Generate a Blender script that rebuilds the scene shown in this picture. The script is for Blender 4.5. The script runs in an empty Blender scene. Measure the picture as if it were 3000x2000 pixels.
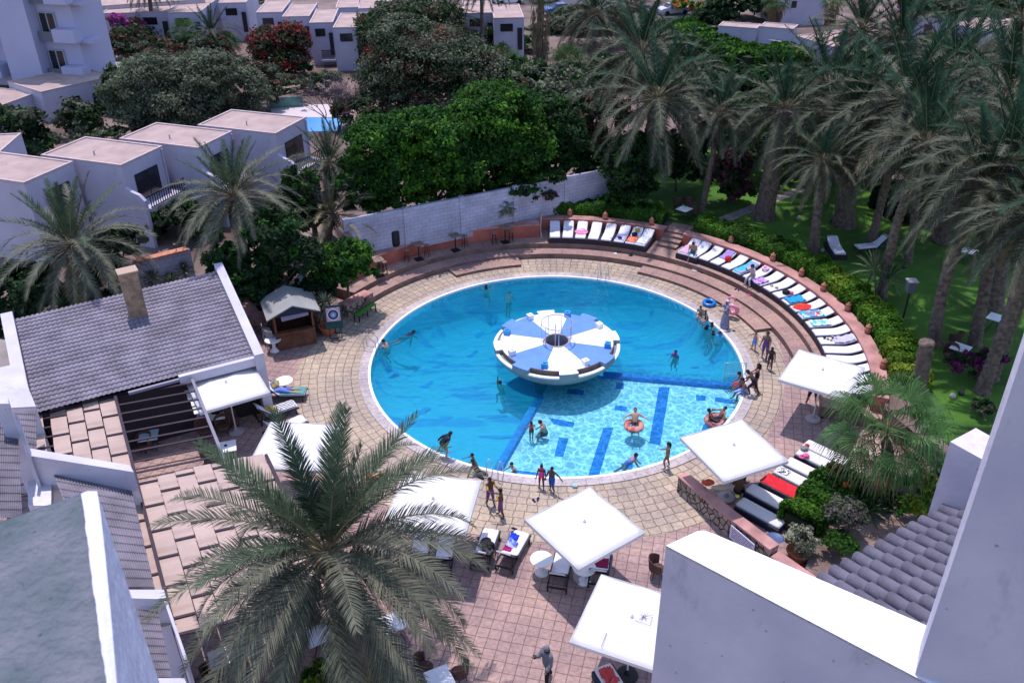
import bpy, bmesh, math, random
import numpy as np
from mathutils import Vector, Matrix
from mathutils.geometry import tessellate_polygon
random.seed(7)
rng=np.random.default_rng(7)
S=bpy.context.scene; COL=S.collection
pi=math.pi
def rad(a): return math.radians(a)
# ---- camera model: pixel (3000x2000) of a known height -> ground position
FPX,TH,RO,CH=2569.,.536933,.011965,24.
PCX,PCY,PR=2.229,38.45,9.465      # pool centre and radius
def W(x,y,h=0.):
    u=x-1500; v=y-1000; c,s=math.cos(RO),math.sin(RO); u,v=c*u-s*v,s*u+c*v
    dy=FPX*math.cos(TH)-v*math.sin(TH); dz=FPX*math.sin(TH)+v*math.cos(TH); t=(CH-h)/dz
    return Vector((u*t,dy*t,h))
def PX(p):
    z=p[1]*math.cos(TH)+(CH-p[2])*math.sin(TH); u=FPX*p[0]/z; v=FPX*((CH-p[2])*math.cos(TH)-p[1]*math.sin(TH))/z
    c,s=math.cos(RO),math.sin(RO); return 1500+c*u+s*v,1000-s*u+c*v,z
def pol(r,a,z=0.): return Vector((PCX+r*math.cos(rad(a)),PCY+r*math.sin(rad(a)),z))
def up_to(base,px,py):
    """height and x-shift so that a thing standing at base reaches pixel px,py"""
    lo,hi=base.z,base.z+22
    for _ in range(40):
        m=(lo+hi)/2
        if PX((base.x,base.y,m))[1]>py: lo=m
        else: hi=m
    z=PX((base.x,base.y,lo)); dx=(px-z[0])*z[2]/FPX
    return lo,dx,z[2]
# ---- materials
MT={}
def mat(name,col,rough=.7,var=.0,scale=3.,bump=0.,bscale=None,spec=.3,metal=0.,island=0.,col2=None,trans=0.,emit=None,detail=4,specks=0):
    if name in MT: return MT[name]
    m=bpy.data.materials.new(name); m.use_nodes=True; nt=m.node_tree; N=nt.nodes; L=nt.links
    b=N['Principled BSDF']; b.inputs['Roughness'].default_value=rough
    b.inputs['Specular IOR Level'].default_value=spec; b.inputs['Metallic'].default_value=metal
    c4=(*col,1); out=None
    tc=N.new('ShaderNodeTexCoord')
    if var>0 or col2 is not None:
        nz=N.new('ShaderNodeTexNoise'); nz.inputs['Scale'].default_value=scale; nz.inputs['Detail'].default_value=detail
        L.new(tc.outputs['Object'],nz.inputs['Vector'])
        r=N.new('ShaderNodeValToRGB'); L.new(nz.outputs['Fac'],r.inputs['Fac'])
        lo=tuple(max(0,x*(1-var)) for x in col); hi=tuple(x*(1+var) for x in col) if col2 is None else col2
        r.color_ramp.elements[0].color=(*lo,1); r.color_ramp.elements[1].color=(*hi,1)
        r.color_ramp.elements[0].position=.32; r.color_ramp.elements[1].position=.68
        out=r.outputs['Color']
    if specks:
        ns=N.new('ShaderNodeTexNoise'); ns.inputs['Scale'].default_value=specks; ns.inputs['Detail'].default_value=6; ns.inputs['Roughness'].default_value=.75; mq=N.new('ShaderNodeMapping'); mq.inputs['Scale'].default_value=(1,1,.45); L.new(tc.outputs['Object'],mq.inputs[0]); L.new(mq.outputs[0],ns.inputs[0])
        rs_=N.new('ShaderNodeValToRGB'); L.new(ns.outputs[0],rs_.inputs[0]); rs_.color_ramp.elements[0].position=.3; rs_.color_ramp.elements[0].color=(.8,.79,.79,1); rs_.color_ramp.elements[1].position=.42; rs_.color_ramp.elements[1].color=(1,1,1,1)
        vo=N.new('ShaderNodeTexVoronoi'); vo.inputs['Scale'].default_value=specks*2.2; L.new(tc.outputs['Object'],vo.inputs['Vector']); rv=N.new('ShaderNodeValToRGB'); L.new(vo.outputs['Distance'],rv.inputs[0]); rv.color_ramp.elements[0].position=.05; rv.color_ramp.elements[0].color=(.6,.58,.57,1); rv.color_ramp.elements[1].position=.09; rv.color_ramp.elements[1].color=(1,1,1,1)
        for q_ in(rs_,rv):
            x=N.new('ShaderNodeMix'); x.data_type='RGBA'; x.blend_type='MULTIPLY'; x.inputs[0].default_value=1
            if out: L.new(out,x.inputs[6])
            else: x.inputs[6].default_value=c4
            L.new(q_.outputs[0],x.inputs[7]); out=x.outputs[2]
    if island>0:
        g=N.new('ShaderNodeNewGeometry'); mr=N.new('ShaderNodeMapRange')
        L.new(g.outputs['Random Per Island'],mr.inputs['Value']); mr.inputs['To Min'].default_value=1-island; mr.inputs['To Max'].default_value=1+island
        h=N.new('ShaderNodeHueSaturation'); L.new(mr.outputs[0],h.inputs['Value'])
        if out: L.new(out,h.inputs['Color'])
        else: h.inputs['Color'].default_value=c4
        out=h.outputs['Color']
    if out: L.new(out,b.inputs['Base Color'])
    else: b.inputs['Base Color'].default_value=c4
    if bump>0:
        nb=N.new('ShaderNodeTexNoise'); nb.inputs['Scale'].default_value=bscale or scale*4; nb.inputs['Detail'].default_value=5
        L.new(tc.outputs['Object'],nb.inputs['Vector'])
        bp=N.new('ShaderNodeBump'); bp.inputs['Strength'].default_value=bump; bp.inputs['Distance'].default_value=.05
        L.new(nb.outputs['Fac'],bp.inputs['Height']); L.new(bp.outputs[0],b.inputs['Normal'])
    if trans>0:
        tr=N.new('ShaderNodeBsdfTranslucent'); mx=N.new('ShaderNodeMixShader'); mx.inputs[0].default_value=trans
        if out: L.new(out,tr.inputs[0])
        else: tr.inputs[0].default_value=c4
        L.new(b.outputs[0],mx.inputs[1]); L.new(tr.outputs[0],mx.inputs[2]); L.new(mx.outputs[0],N['Material Output'].inputs[0])
    if emit: b.inputs['Emission Color'].default_value=(*emit,1); b.inputs['Emission Strength'].default_value=1
    MT[name]=m; return m
def nodes_of(m): return m.node_tree.nodes,m.node_tree.links
# ---- mesh builder
class MB:
    def __init__(s): s.v=[]; s.f=[]; s.m=[]
    def add(s,vs,fs,mi=0):
        o=len(s.v); s.v+= [tuple(v) for v in vs]; s.f+=[tuple(i+o for i in f) for f in fs]; s.m+=[mi]*len(fs); return s
    def box(s,c,d,rz=0,mi=0,M=None,taper=1.):
        x,y,z=d[0]/2,d[1]/2,d[2]/2; R=Matrix.Rotation(rz,3,'Z') if M is None else M; c=Vector(c)
        P=[(-x,-y,-z),(x,-y,-z),(x,y,-z),(-x,y,-z)]+[(a*taper,b*taper,z) for a,b in((-x,-y),(x,-y),(x,y),(-x,y))]
        return s.add([R@Vector(p)+c for p in P],[(3,2,1,0),(4,5,6,7),(0,1,5,4),(1,2,6,5),(2,3,7,6),(3,0,4,7)],mi)
    def bar(s,a,b,w,h,mi=0):
        a,b=Vector(a),Vector(b); d=b-a; L=d.length; d.normalize()
        up=Vector((0,0,1)) if abs(d.z)<.95 else Vector((0,1,0)); sd=d.cross(up).normalized(); u=sd.cross(d)
        return s.box((a+b)/2,(L,w,h),mi=mi,M=Matrix((d,-sd,u)).transposed())
    def tube(s,pts,r,n=8,mi=0,cap=True):
        pts=[Vector(p) for p in pts]; rr=r if isinstance(r,(list,tuple)) else [r]*len(pts); V=[];F=[]
        ref=None
        for i,p in enumerate(pts):
            t=(pts[min(i+1,len(pts)-1)]-pts[max(i-1,0)]).normalized()
            if ref is None: ref=Vector((0,0,1)) if abs(t.z)<.9 else Vector((1,0,0))
            a=t.cross(ref).normalized(); b=t.cross(a); ref=-b if False else ref
            for k in range(n):
                q=2*pi*k/n; V.append(p+(a*math.cos(q)+b*math.sin(q))*rr[i])
        for i in range(len(pts)-1):
            for k in range(n):
                k2=(k+1)%n; F.append((i*n+k,i*n+k2,(i+1)*n+k2,(i+1)*n+k))
        if cap: F.append(tuple(range(n))[::-1]); F.append(tuple((len(pts)-1)*n+k for k in range(n)))
        return s.add(V,F,mi)
    def lathe(s,c,prof,n=16,mi=0,cap=True,a0=0,a1=2*pi):
        c=Vector(c);V=[];F=[];full=abs(a1-a0-2*pi)<1e-6; m=n if full else n+1
        for (r,z) in prof:
            for k in range(m):
                q=a0+(a1-a0)*k/n; V.append(c+Vector((r*math.cos(q),r*math.sin(q),z)))
        for i in range(len(prof)-1):
            for k in range(n):
                k2=(k+1)%m; F.append((i*m+k,i*m+k2,(i+1)*m+k2,(i+1)*m+k))
        if cap and full:
            F.append(tuple(range(m))[::-1]); F.append(tuple((len(prof)-1)*m+k for k in range(m)))
        return s.add(V,F,mi)
    def torus(s,c,R,r,n=28,k=10,mi=0,M=None,sq=1.):
        V=[];F=[];c=Vector(c);M=M or Matrix.Identity(3)
        for i in range(n):
            a=2*pi*i/n
            for j in range(k):
                b=2*pi*j/k; V.append(c+M@Vector(((R+r*math.cos(b))*math.cos(a),(R+r*math.cos(b))*math.sin(a),r*sq*math.sin(b))))
        for i in range(n):
            for j in range(k): F.append((i*k+j,((i+1)%n)*k+j,((i+1)%n)*k+(j+1)%k,i*k+(j+1)%k))
        return s.add(V,F,mi)
    def ball(s,c,r,mi=0,n=10,sc=(1,1,1)):
        pr=[(math.sin(pi*i/n)*r+1e-4,-math.cos(pi*i/n)*r*sc[2]) for i in range(n+1)]
        o=len(s.v); s.lathe((0,0,0),pr,n*2,mi,cap=False); c=Vector(c)
        for i in range(o,len(s.v)): v=s.v[i]; s.v[i]=(v[0]*sc[0]+c.x,v[1]*sc[1]+c.y,v[2]+c.z)
        return s
    def prism(s,poly,z0,z1,mi=0):
        """vertical prism over a 2d outline (concave allowed)"""
        n=len(poly); area=sum(poly[i][0]*poly[(i+1)%n][1]-poly[(i+1)%n][0]*poly[i][1] for i in range(n))
        if area<0: poly=poly[::-1]
        T=tessellate_polygon([[Vector((p[0],p[1],0)) for p in poly]])
        V=[(p[0],p[1],z0) for p in poly]+[(p[0],p[1],z1) for p in poly]; F=[]
        for t in T:
            a,b,c=t; x=(Vector(poly[b][:2])-Vector(poly[a][:2])); y=(Vector(poly[c][:2])-Vector(poly[a][:2]))
            if x.x*y.y-x.y*y.x<0: a,c=c,a
            F.append((a+n,b+n,c+n)); F.append((c,b,a))
        for i in range(n): j=(i+1)%n; F.append((i,j,j+n,i+n))
        return s.add(V,F,mi)
    def sector(s,r0,r1,a0,a1,z0,z1,n=48,mi=0,c=(PCX,PCY)):
        """solid ring sector, angles in degrees"""
        V=[];F=[]
        for k in range(n+1):
            a=rad(a0+(a1-a0)*k/n); ca,sa=math.cos(a),math.sin(a)
            V+=[(c[0]+r*ca,c[1]+r*sa,z) for r,z in((r0,z0),(r1,z0),(r1,z1),(r0,z1))]
        for k in range(n):
            o=k*4
            for j in range(4): j2=(j+1)%4; F.append((o+j2,o+j,o+4+j,o+4+j2))
        if abs(a1-a0)<359.9: F.append((0,1,2,3)); o=n*4; F.append((o+3,o+2,o+1,o))
        return s.add(V,F,mi)
    def xf(s,M,o=0):
        for i in range(o,len(s.v)): s.v[i]=tuple(M@Vector(s.v[i]))
        return s
    def mesh(s,name,mats,smooth=False):
        me=bpy.data.meshes.new(name); me.from_pydata(s.v,[],s.f)
        for m in (mats if isinstance(mats,(list,tuple)) else [mats]): me.materials.append(m)
        me.polygons.foreach_set('material_index',s.m)
        if smooth: me.polygons.foreach_set('use_smooth',[True]*len(s.f))
        me.update(); return me
    def build(s,name,mats,parent=None,smooth=False,recalc=True):
        me=s.mesh(name,mats,smooth)
        if recalc:
            bm=bmesh.new(); bm.from_mesh(me); bmesh.ops.recalc_face_normals(bm,faces=bm.faces); bm.to_mesh(me); bm.free()
        return link(name,me,parent)
def link(name,me,parent=None):
    o=bpy.data.objects.new(name,me); COL.objects.link(o)
    if parent: o.parent=parent
    return o
def tag(o,label,cat,group=None,kind=None):
    if label: o['label']=label
    if cat: o['category']=cat
    if group: o['group']=group
    if kind: o['kind']=kind
    return o
def thing(name,label,cat,loc=(0,0,0),rz=0,group=None):
    o=bpy.data.objects.new(name,None); COL.objects.link(o); o.location=loc; o.rotation_euler=(0,0,rz); o.empty_display_size=.2
    return tag(o,label,cat,group)
def struct(o,label=None): o['kind']='structure'; return o
def dup(r,loc=None,rz=None,label=None,group=None,scale=None):
    def cp(o,par):
        c=o.copy(); COL.objects.link(c)
        if par: c.parent=par
        for ch in list(o.children): cp(ch,c)
        return c
    c=cp(r,None)
    if loc is not None: c.location=loc
    if rz is not None: c.rotation_euler=(0,0,rz)
    if scale: c.scale=(scale,)*3 if not isinstance(scale,tuple) else scale
    if label: c['label']=label
    if group: c['group']=group
    return c
def mesh_np(name,V,F,mats,mi=None,smooth=False):
    """V (n,3), F (m,k) with equal face size, or a list of two such arrays"""
    Fs=[f for f in (F if isinstance(F,list) else [F]) if len(f)]
    me=bpy.data.meshes.new(name); me.vertices.add(len(V)); me.vertices.foreach_set('co',np.asarray(V,np.float32).ravel())
    tot=sum(f.size for f in Fs); nf=sum(len(f) for f in Fs)
    me.loops.add(tot); me.polygons.add(nf)
    me.loops.foreach_set('vertex_index',np.concatenate([f.ravel() for f in Fs]).astype(np.int32))
    ls=[];st=0
    for f in Fs: ls.append(st+np.arange(len(f))*f.shape[1]); st+=f.size
    me.polygons.foreach_set('loop_start',np.concatenate(ls).astype(np.int32))
    for m in (mats if isinstance(mats,(list,tuple)) else [mats]): me.materials.append(m)
    if mi is not None: me.polygons.foreach_set('material_index',np.asarray(mi,np.int32))
    if smooth: me.polygons.foreach_set('use_smooth',np.ones(nf,bool))
    me.update(calc_edges=True); me.validate(); return me
# ---- foliage
def unit(a): return a/np.maximum(np.linalg.norm(a,axis=1,keepdims=True),1e-9)
def leaves(C,out,size,r,asp=.55,up=.35,jit=.7):
    n=len(C); N=unit(out+r.normal(size=(n,3))*jit+np.array([0,0,up])); T=unit(np.cross(N,r.normal(size=(n,3)))); B=np.cross(N,T)
    s=(size*r.uniform(.6,1.4,n))[:,None]
    return np.stack([C-T*s,C-B*s*asp,C+T*s,C+B*s*asp],1).reshape(-1,3)
def crown(name,lobes,n,size,mats,seed=1,clump=.3,nc=None,core=.55,mw=None,up=.35,asp=.55):
    """leaf cloud: lobes (x,y,z,rx,ry,rz); leaves gather in clumps near each lobe's surface"""
    r=np.random.default_rng(seed); lob=np.array(lobes,float); vol=lob[:,3]*lob[:,5]; p=vol/vol.sum(); V=[];MI=[]
    for L,q in zip(lob,p):
        k=max(30,int(n*q)); c0=L[:3]; R=L[3:6]; m=nc or max(8,int(k/70))
        D=unit(r.normal(size=(m,3))); D[:,2]=np.where(D[:,2]<-.35,-D[:,2],D[:,2])
        rr=core+(1.05-core)*r.random(m)**.6; CC=D*rr[:,None]
        w=r.integers(0,m,k); off=r.normal(size=(k,3))*clump*.5*r.uniform(.6,1.3,m)[w][:,None]
        P=(CC[w]+off)*R+c0; out=unit(CC[w]*.5+unit(off))
        V.append(leaves(P,out,size,r,asp,up)); 
        pm=r.choice(len(mats),m,p=mw) if mw else r.integers(0,len(mats),m)
        MI.append(pm[w])
    V=np.concatenate(V); MI=np.concatenate(MI); F=np.arange(len(V)).reshape(-1,4)
    return mesh_np(name,V,F,mats,MI)
def trunkmb(pts,rr,n=8): return MB().tube(pts,rr,n)
BARK=mat('bark',(.13,.1,.08),.9,.4,6,.6,20)
def tree(name,label,cat,base,lobes,n,size,mats,trunkr=.18,seed=1,group=None,limbs=4,bark=None,**kw):
    """lobes are relative to base"""
    t=thing(name,label,cat,base,0,group); b=MB(); top=np.mean([l[:3] for l in lobes],0)
    f=Vector((top[0]*.3,top[1]*.3,top[2]*.45)); b.tube([(0,0,-.1),(f.x*.4,f.y*.4,f.z*.5),f],[trunkr*1.3,trunkr,trunkr*.8],8)
    for L in lobes[:limbs+2]:
        e=Vector(L[:3]); m=f.lerp(e,.5)+Vector((0,0,-.1)); b.tube([f,m,e],[trunkr*.6,trunkr*.4,trunkr*.12],6)
    b.build('trunk',bark or BARK,t,True)
    link('crown',crown('crown',lobes,n,size,mats,seed,**kw),t)
    return t
# ---- palms
def palm_crown(name,nf,L,mats,seed=1,pairs=44,lw=.035,ll=.5,e_hi=82,e_lo=-38,droop=62,seg=14,bend=True,dead=0,lean=(0,0)):
    r=np.random.default_rng(seed); V=[];T4=[];T3=[];m4=[];m3=[];o=0
    for i in range(nf):
        q=i/(nf-1); az=i*2.39996+r.normal()*.15; e0=math.radians(e_hi+(e_lo-e_hi)*q**.85+r.normal()*5); dr=math.radians(droop*(.3+.9*math.sin(pi*min(1,q*1.15))**.8)+r.normal()*6)
        if q<.15: dr*=.35
        l=L*(.75+.25*min(1,q*4))*r.uniform(.88,1.1)*(1 if q<.85 else .85); t=np.linspace(0,1,seg+1); e=e0-dr*t**1.25
        side=math.radians(r.normal()*12); azs=az+side*t
        d=np.stack([np.cos(e)*np.cos(azs),np.cos(e)*np.sin(azs),np.sin(e)],1); P=np.zeros((seg+1,3)); P[1:]=np.cumsum((d[:-1]+d[1:])/2*l/seg,0); P+=d[0]*.12
        mi=0 if q<.2 else (1 if q<1-dead else 2)
        sd=unit(np.cross(d,np.array([[0,0,1.]])+np.stack([-np.sin(azs),np.cos(azs),0*azs],1)*1e-3)); nn=np.cross(sd,d)
        # rachis, triangular section
        wr=(.03*(1-t)+.006)*(L/4)
        ring=np.stack([P+sd*wr[:,None],P-sd*wr[:,None],P-nn*wr[:,None]*1.2],1).reshape(-1,3); V.append(ring)
        for k in range(seg):
            for a in range(3): b=(a+1)%3; T4.append((o+k*3+a,o+k*3+b,o+k*3+3+b,o+k*3+3+a)); m4.append(mi if mi==2 else 3)
        o+=len(ring)
        tt=np.linspace(.16,.995,pairs)+r.normal(size=pairs)*.003; tt=np.clip(tt,.1,1)
        for sgn in (1,-1):
            pp=np.stack([np.interp(tt,t,P[:,j]) for j in range(3)],1); dd=unit(np.stack([np.interp(tt,t,d[:,j]) for j in range(3)],1)); ss=unit(np.stack([np.interp(tt,t,sd[:,j]) for j in range(3)],1))*sgn; nv=np.cross(ss*sgn,dd)
            fl=ll*(L/4)*np.clip(np.sin(pi*np.clip(tt*.86+.1,0,1))**.55,.12,1)*r.uniform(.85,1.12,pairs)
            ax=unit(dd*(.8+.5*tt[:,None]**3)+ss*.78+nv*(.28+r.normal(size=(pairs,1))*.16))
            w=dd*(lw*(L/4)); root=pp; mid=pp+ax*fl[:,None]*.55; dn=np.array([[0,0,-1.]])*(fl*.16*(.4+q))[:,None]; tip=pp+ax*fl[:,None]+dn
            if bend:
                vs=np.stack([root-w*.5,root+w*.5,mid+w*.5,mid-w*.5,tip],1).reshape(-1,3); b=o+np.arange(pairs)*5
                T4+=list(zip(b,b+1,b+2,b+3)); m4+=[mi]*pairs; T3+=list(zip(b+3,b+2,b+4)); m3+=[mi]*pairs
            else:
                vs=np.stack([root-w*.5,root+w*.5,tip],1).reshape(-1,3); b=o+np.arange(pairs)*3; T3+=list(zip(b,b+1,b+2)); m3+=[mi]*pairs
            V.append(vs); o+=len(vs)
    return mesh_np(name,np.concatenate(V),[np.array(T4),np.array(T3)],mats,m4+m3)
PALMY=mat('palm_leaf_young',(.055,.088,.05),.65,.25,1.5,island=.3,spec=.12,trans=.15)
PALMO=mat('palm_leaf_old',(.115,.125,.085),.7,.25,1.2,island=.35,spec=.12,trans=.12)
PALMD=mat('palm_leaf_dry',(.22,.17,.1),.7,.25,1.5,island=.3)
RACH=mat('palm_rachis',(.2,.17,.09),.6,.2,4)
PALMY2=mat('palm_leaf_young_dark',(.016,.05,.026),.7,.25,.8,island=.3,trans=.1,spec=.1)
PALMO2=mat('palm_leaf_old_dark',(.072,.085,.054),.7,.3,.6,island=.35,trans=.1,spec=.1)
PTR=mat('palm_trunk',(.14,.105,.085),.95,.45,5,.9,14)
def palm_trunk(mb,base,top,r0,r1,boots=True,sag=0.,rs=1,rings=True):
    base,top=Vector(base),Vector(top); H=(top-base).length; n=max(8,int(H/(.16 if rings else .5)));pts=[];rr=[]; r=random.Random(rs)
    for i in range(n+1):
        t=i/n; p=base.lerp(top,t); p.x+=sag*math.sin(pi*t); pts.append(p)
        w=r0+(r1-r0)*t+ (r0*.35*math.exp(-t*H*1.6)); 
        if boots and t*H>H-.9: w+=.14*math.sin(pi*min(1,(t*H-(H-.9))/.9*.9))
        rr.append(w*(1+(.07 if i%2 else -.07))*(1+r.uniform(-.05,.05)))
    mb.tube(pts,rr,12)
    if boots:  # cut leaf bases sticking out below the crown
        for k in range(46):
            a=k*2.4; zz=-.15-.75*(k/46.); d=Vector((math.cos(a),math.sin(a),0)); o=top+Vector((0,0,zz))+d*(r1+.06); mb.bar(o,o+d*.16+Vector((0,0,.2)),.09,.035)
    return mb
CROWNS={}
def palm_mesh(kind):
    if kind in CROWNS: return CROWNS[kind]
    K={'hero':dict(nf=72,L=4.5,pairs=92,lw=.032,ll=.56,seg=20,e_hi=78,e_lo=-46,droop=60,dead=.04,mats=[PALMY,PALMO,PALMD,RACH],seed=5),
       'mid':dict(nf=66,L=4.,pairs=50,lw=.07,ll=.5,seg=12,e_hi=74,e_lo=-42,droop=60,dead=.05,mats=[PALMY,PALMO,PALMD,RACH],seed=11,bend=False),
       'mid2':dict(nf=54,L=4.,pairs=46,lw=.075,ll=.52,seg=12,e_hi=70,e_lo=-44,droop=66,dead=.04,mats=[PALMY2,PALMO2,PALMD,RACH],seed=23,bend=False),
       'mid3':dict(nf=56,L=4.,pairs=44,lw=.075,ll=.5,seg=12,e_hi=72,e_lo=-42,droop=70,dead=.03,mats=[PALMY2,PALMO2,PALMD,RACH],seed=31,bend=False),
       'small':dict(nf=34,L=4.,pairs=46,lw=.06,ll=.62,seg=12,e_hi=78,e_lo=-20,droop=48,dead=.1,mats=[PALMO,mat('palm_leaf_yellow',(.2,.19,.1),.5,.25,1.5,island=.3,trans=.12),PALMD,RACH],seed=41,bend=False)}[kind]
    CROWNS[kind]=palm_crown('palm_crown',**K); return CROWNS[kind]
def palm(label,base_px,crown_px,kind,span_px,g=1.2,r0=.22,r1=.2,group=None,base=None,boots=True,sag=0.,cat='palm tree',rot=None):
    b=base or W(*base_px,g); h,dx,dist=up_to(b,*crown_px)
    t=thing('palm_tree',label,cat,b,0,group); top=Vector((dx,0,h-b.z))
    palm_trunk(MB(),(0,0,-.1),top,r0,r1,boots,sag,rs=int(base_px[0]) if base_px else 3).build('trunk',PTR,t,True)
    c=link('crown',palm_mesh(kind),t); c.location=top; L=span_px*dist/FPX/7.3*1.0; L*=1.08 if kind in('mid2','mid3') else 1; c.scale=(L,L,L); c.rotation_euler=(0,0,rot if rot is not None else random.uniform(0,6.28)); return t
# ================= world, sun, camera
w=bpy.data.worlds.new('World'); S.world=w; w.use_nodes=True; N,L=w.node_tree.nodes,w.node_tree.links
sky=N.new('ShaderNodeTexSky'); sky.sky_type='NISHITA'; sky.sun_disc=False
SUN=Vector((-.10,.27,.957)).normalized(); el=math.asin(SUN.z)
sky.sun_elevation=el; sky.sun_rotation=math.atan2(SUN.x,SUN.y); sky.air_density=1.; sky.dust_density=.6
L.new(sky.outputs[0],N['Background'].inputs[0]); N['Background'].inputs[1].default_value=.15
sl=bpy.data.lights.new('sun','SUN'); sl.energy=2.45; sl.angle=rad(.6); sl.color=(1.,.95,.9)
so=bpy.data.objects.new('sun',sl); COL.objects.link(so); so.rotation_euler=SUN.to_track_quat('Z','Y').to_euler()
cam=bpy.data.cameras.new('camera'); cam.sensor_width=36; cam.lens=36*FPX/3000; cam.clip_end=2000; cam.clip_start=.05; cam.dof.use_dof=True; cam.dof.focus_distance=40; cam.dof.aperture_fstop=7
co=bpy.data.objects.new('camera',cam); COL.objects.link(co); co.location=(0,0,CH)
co.rotation_euler=(Matrix.Rotation(pi/2-TH,3,'X')@Matrix.Rotation(-RO,3,'Z')).to_euler(); S.camera=co
S.view_settings.view_transform='Standard'; S.view_settings.look='None'; S.view_settings.exposure=.72; S.view_settings.gamma=1
try:
    S.view_settings.use_white_balance=True; S.view_settings.white_balance_temperature=6300; S.view_settings.white_balance_tint=23
except Exception as e: print(e)
S.cycles.max_bounces=6; S.cycles.diffuse_bounces=3; S.cycles.transparent_max_bounces=12; S.cycles.volume_bounces=0
# ================= paving materials
def paving(name,polar,size,mort,c1,c2,cm,rot=0.,dist=.03,stain=None):
    m=bpy.data.materials.new(name); m.use_nodes=True; N,L=nodes_of(m); b=N['Principled BSDF']; b.inputs['Roughness'].default_value=.85; b.inputs['Specular IOR Level'].default_value=.2
    tc=N.new('ShaderNodeTexCoord'); mp=N.new('ShaderNodeMapping'); L.new(tc.outputs['Object'],mp.inputs[0])
    if polar: mp.inputs['Location'].default_value=(-PCX,-PCY,0)
    else: mp.inputs['Rotation'].default_value=(0,0,rot)
    vec=mp.outputs[0]
    def M(op,a,b_=None):
        n=N.new('ShaderNodeMath'); n.operation=op
        for i,x in enumerate((a,b_)):
            if x is None: continue
            if isinstance(x,(int,float)): n.inputs[i].default_value=x
            else: L.new(x,n.inputs[i])
        return n.outputs[0]
    if polar:
        sp=N.new('ShaderNodeSeparateXYZ'); L.new(vec,sp.inputs[0])
        an=M('ARCTAN2',sp.outputs[1],sp.outputs[0]); r=M('SQRT',M('ADD',M('MULTIPLY',sp.outputs[0],sp.outputs[0]),M('MULTIPLY',sp.outputs[1],sp.outputs[1])))
        cb=N.new('ShaderNodeCombineXYZ'); L.new(M('MULTIPLY',an,size*round(2*pi*11/size)/(2*pi)),cb.inputs[0]); L.new(r,cb.inputs[1]); vec=cb.outputs[0]
    nz=N.new('ShaderNodeTexNoise'); nz.inputs['Scale'].default_value=2.2; L.new(tc.outputs['Object'],nz.inputs[0])
    vm=N.new('ShaderNodeVectorMath'); vm.operation='MULTIPLY_ADD'; L.new(nz.outputs['Color'],vm.inputs[0]); vm.inputs[1].default_value=(dist*4,)*3; L.new(vec,vm.inputs[2])
    br=N.new('ShaderNodeTexBrick'); L.new(vm.outputs[0],br.inputs['Vector']); br.offset=.0 if not polar else .12; br.offset_frequency=2
    br.inputs['Scale'].default_value=1; br.inputs['Brick Width'].default_value=size; br.inputs['Row Height'].default_value=size; br.inputs['Mortar Size'].default_value=mort; br.inputs['Mortar Smooth'].default_value=.3; br.inputs['Bias'].default_value=0
    br.inputs['Color1'].default_value=(*c1,1); br.inputs['Color2'].default_value=(*c2,1); br.inputs['Mortar'].default_value=(*cm,1)
    # weathering
    n2=N.new('ShaderNodeTexNoise'); n2.inputs['Scale'].default_value=.35; n2.inputs['Detail'].default_value=6; n2.inputs['Roughness'].default_value=.65; L.new(tc.outputs['Object'],n2.inputs[0])
    rp=N.new('ShaderNodeValToRGB'); L.new(n2.outputs['Fac'],rp.inputs[0]); rp.color_ramp.elements[0].position=.35; rp.color_ramp.elements[1].position=.68
    rp.color_ramp.elements[0].color=(.72,.7,.72,1); rp.color_ramp.elements[1].color=(1.15,1.08,.95,1) if stain is None else stain
    n3=N.new('ShaderNodeTexNoise'); n3.inputs['Scale'].default_value=7; n3.inputs['Detail'].default_value=6; L.new(tc.outputs['Object'],n3.inputs[0])
    r3=N.new('ShaderNodeValToRGB'); L.new(n3.outputs['Fac'],r3.inputs[0]); r3.color_ramp.elements[0].position=.3; r3.color_ramp.elements[1].position=.7; r3.color_ramp.elements[0].color=(.74,.74,.76,1); r3.color_ramp.elements[1].color=(1.1,1.1,1.08,1)
    x=N.new('ShaderNodeMix'); x.data_type='RGBA'; x.blend_type='MULTIPLY'; x.inputs[0].default_value=1; L.new(br.outputs['Color'],x.inputs[6]); L.new(rp.outputs[0],x.inputs[7])
    y=N.new('ShaderNodeMix'); y.data_type='RGBA'; y.blend_type='MULTIPLY'; y.inputs[0].default_value=1; L.new(x.outputs[2],y.inputs[6]); L.new(r3.outputs[0],y.inputs[7])
    L.new(y.outputs[2],b.inputs['Base Color'])
    bp=N.new('ShaderNodeBump'); bp.inputs['Strength'].default_value=.6; bp.inputs['Distance'].default_value=.02; bp.invert=True; L.new(br.outputs['Fac'],bp.inputs['Height']); L.new(bp.outputs[0],b.inputs['Normal'])
    return m
PINK=paving('pink_tiles',False,.42,.016,(.42,.305,.285),(.36,.265,.25),(.2,.14,.13),rad(14),.012)
YEL=paving('ring_stones',True,.42,.022,(.50,.425,.335),(.42,.355,.285),(.23,.18,.145),0,.035,(1.1,1.05,.92,1))
STEPM=paving('terrace_concrete',True,1.1,.012,(.40,.275,.24),(.36,.25,.22),(.2,.14,.12),0,.05)
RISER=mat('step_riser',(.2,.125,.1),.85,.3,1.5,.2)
REDW=mat('red_wall',(.42,.12,.085),.8,.28,.9,.3,14)
REDCAP=mat('red_cap',(.42,.22,.19),.85,.3,1.2,.3,14)
EARTH=mat('earth',(.16,.105,.085),.95,.5,.25,.5,3,col2=(.24,.18,.15),detail=8)
GRASS=mat('lawn_grass',(.03,.105,.01),.9,.4,.3,1.,30,col2=(.08,.22,.02),detail=9)
WHITE=mat('white_plaster',(.52,.50,.57),.85,.1,.7,.25,9,specks=1.2)
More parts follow.
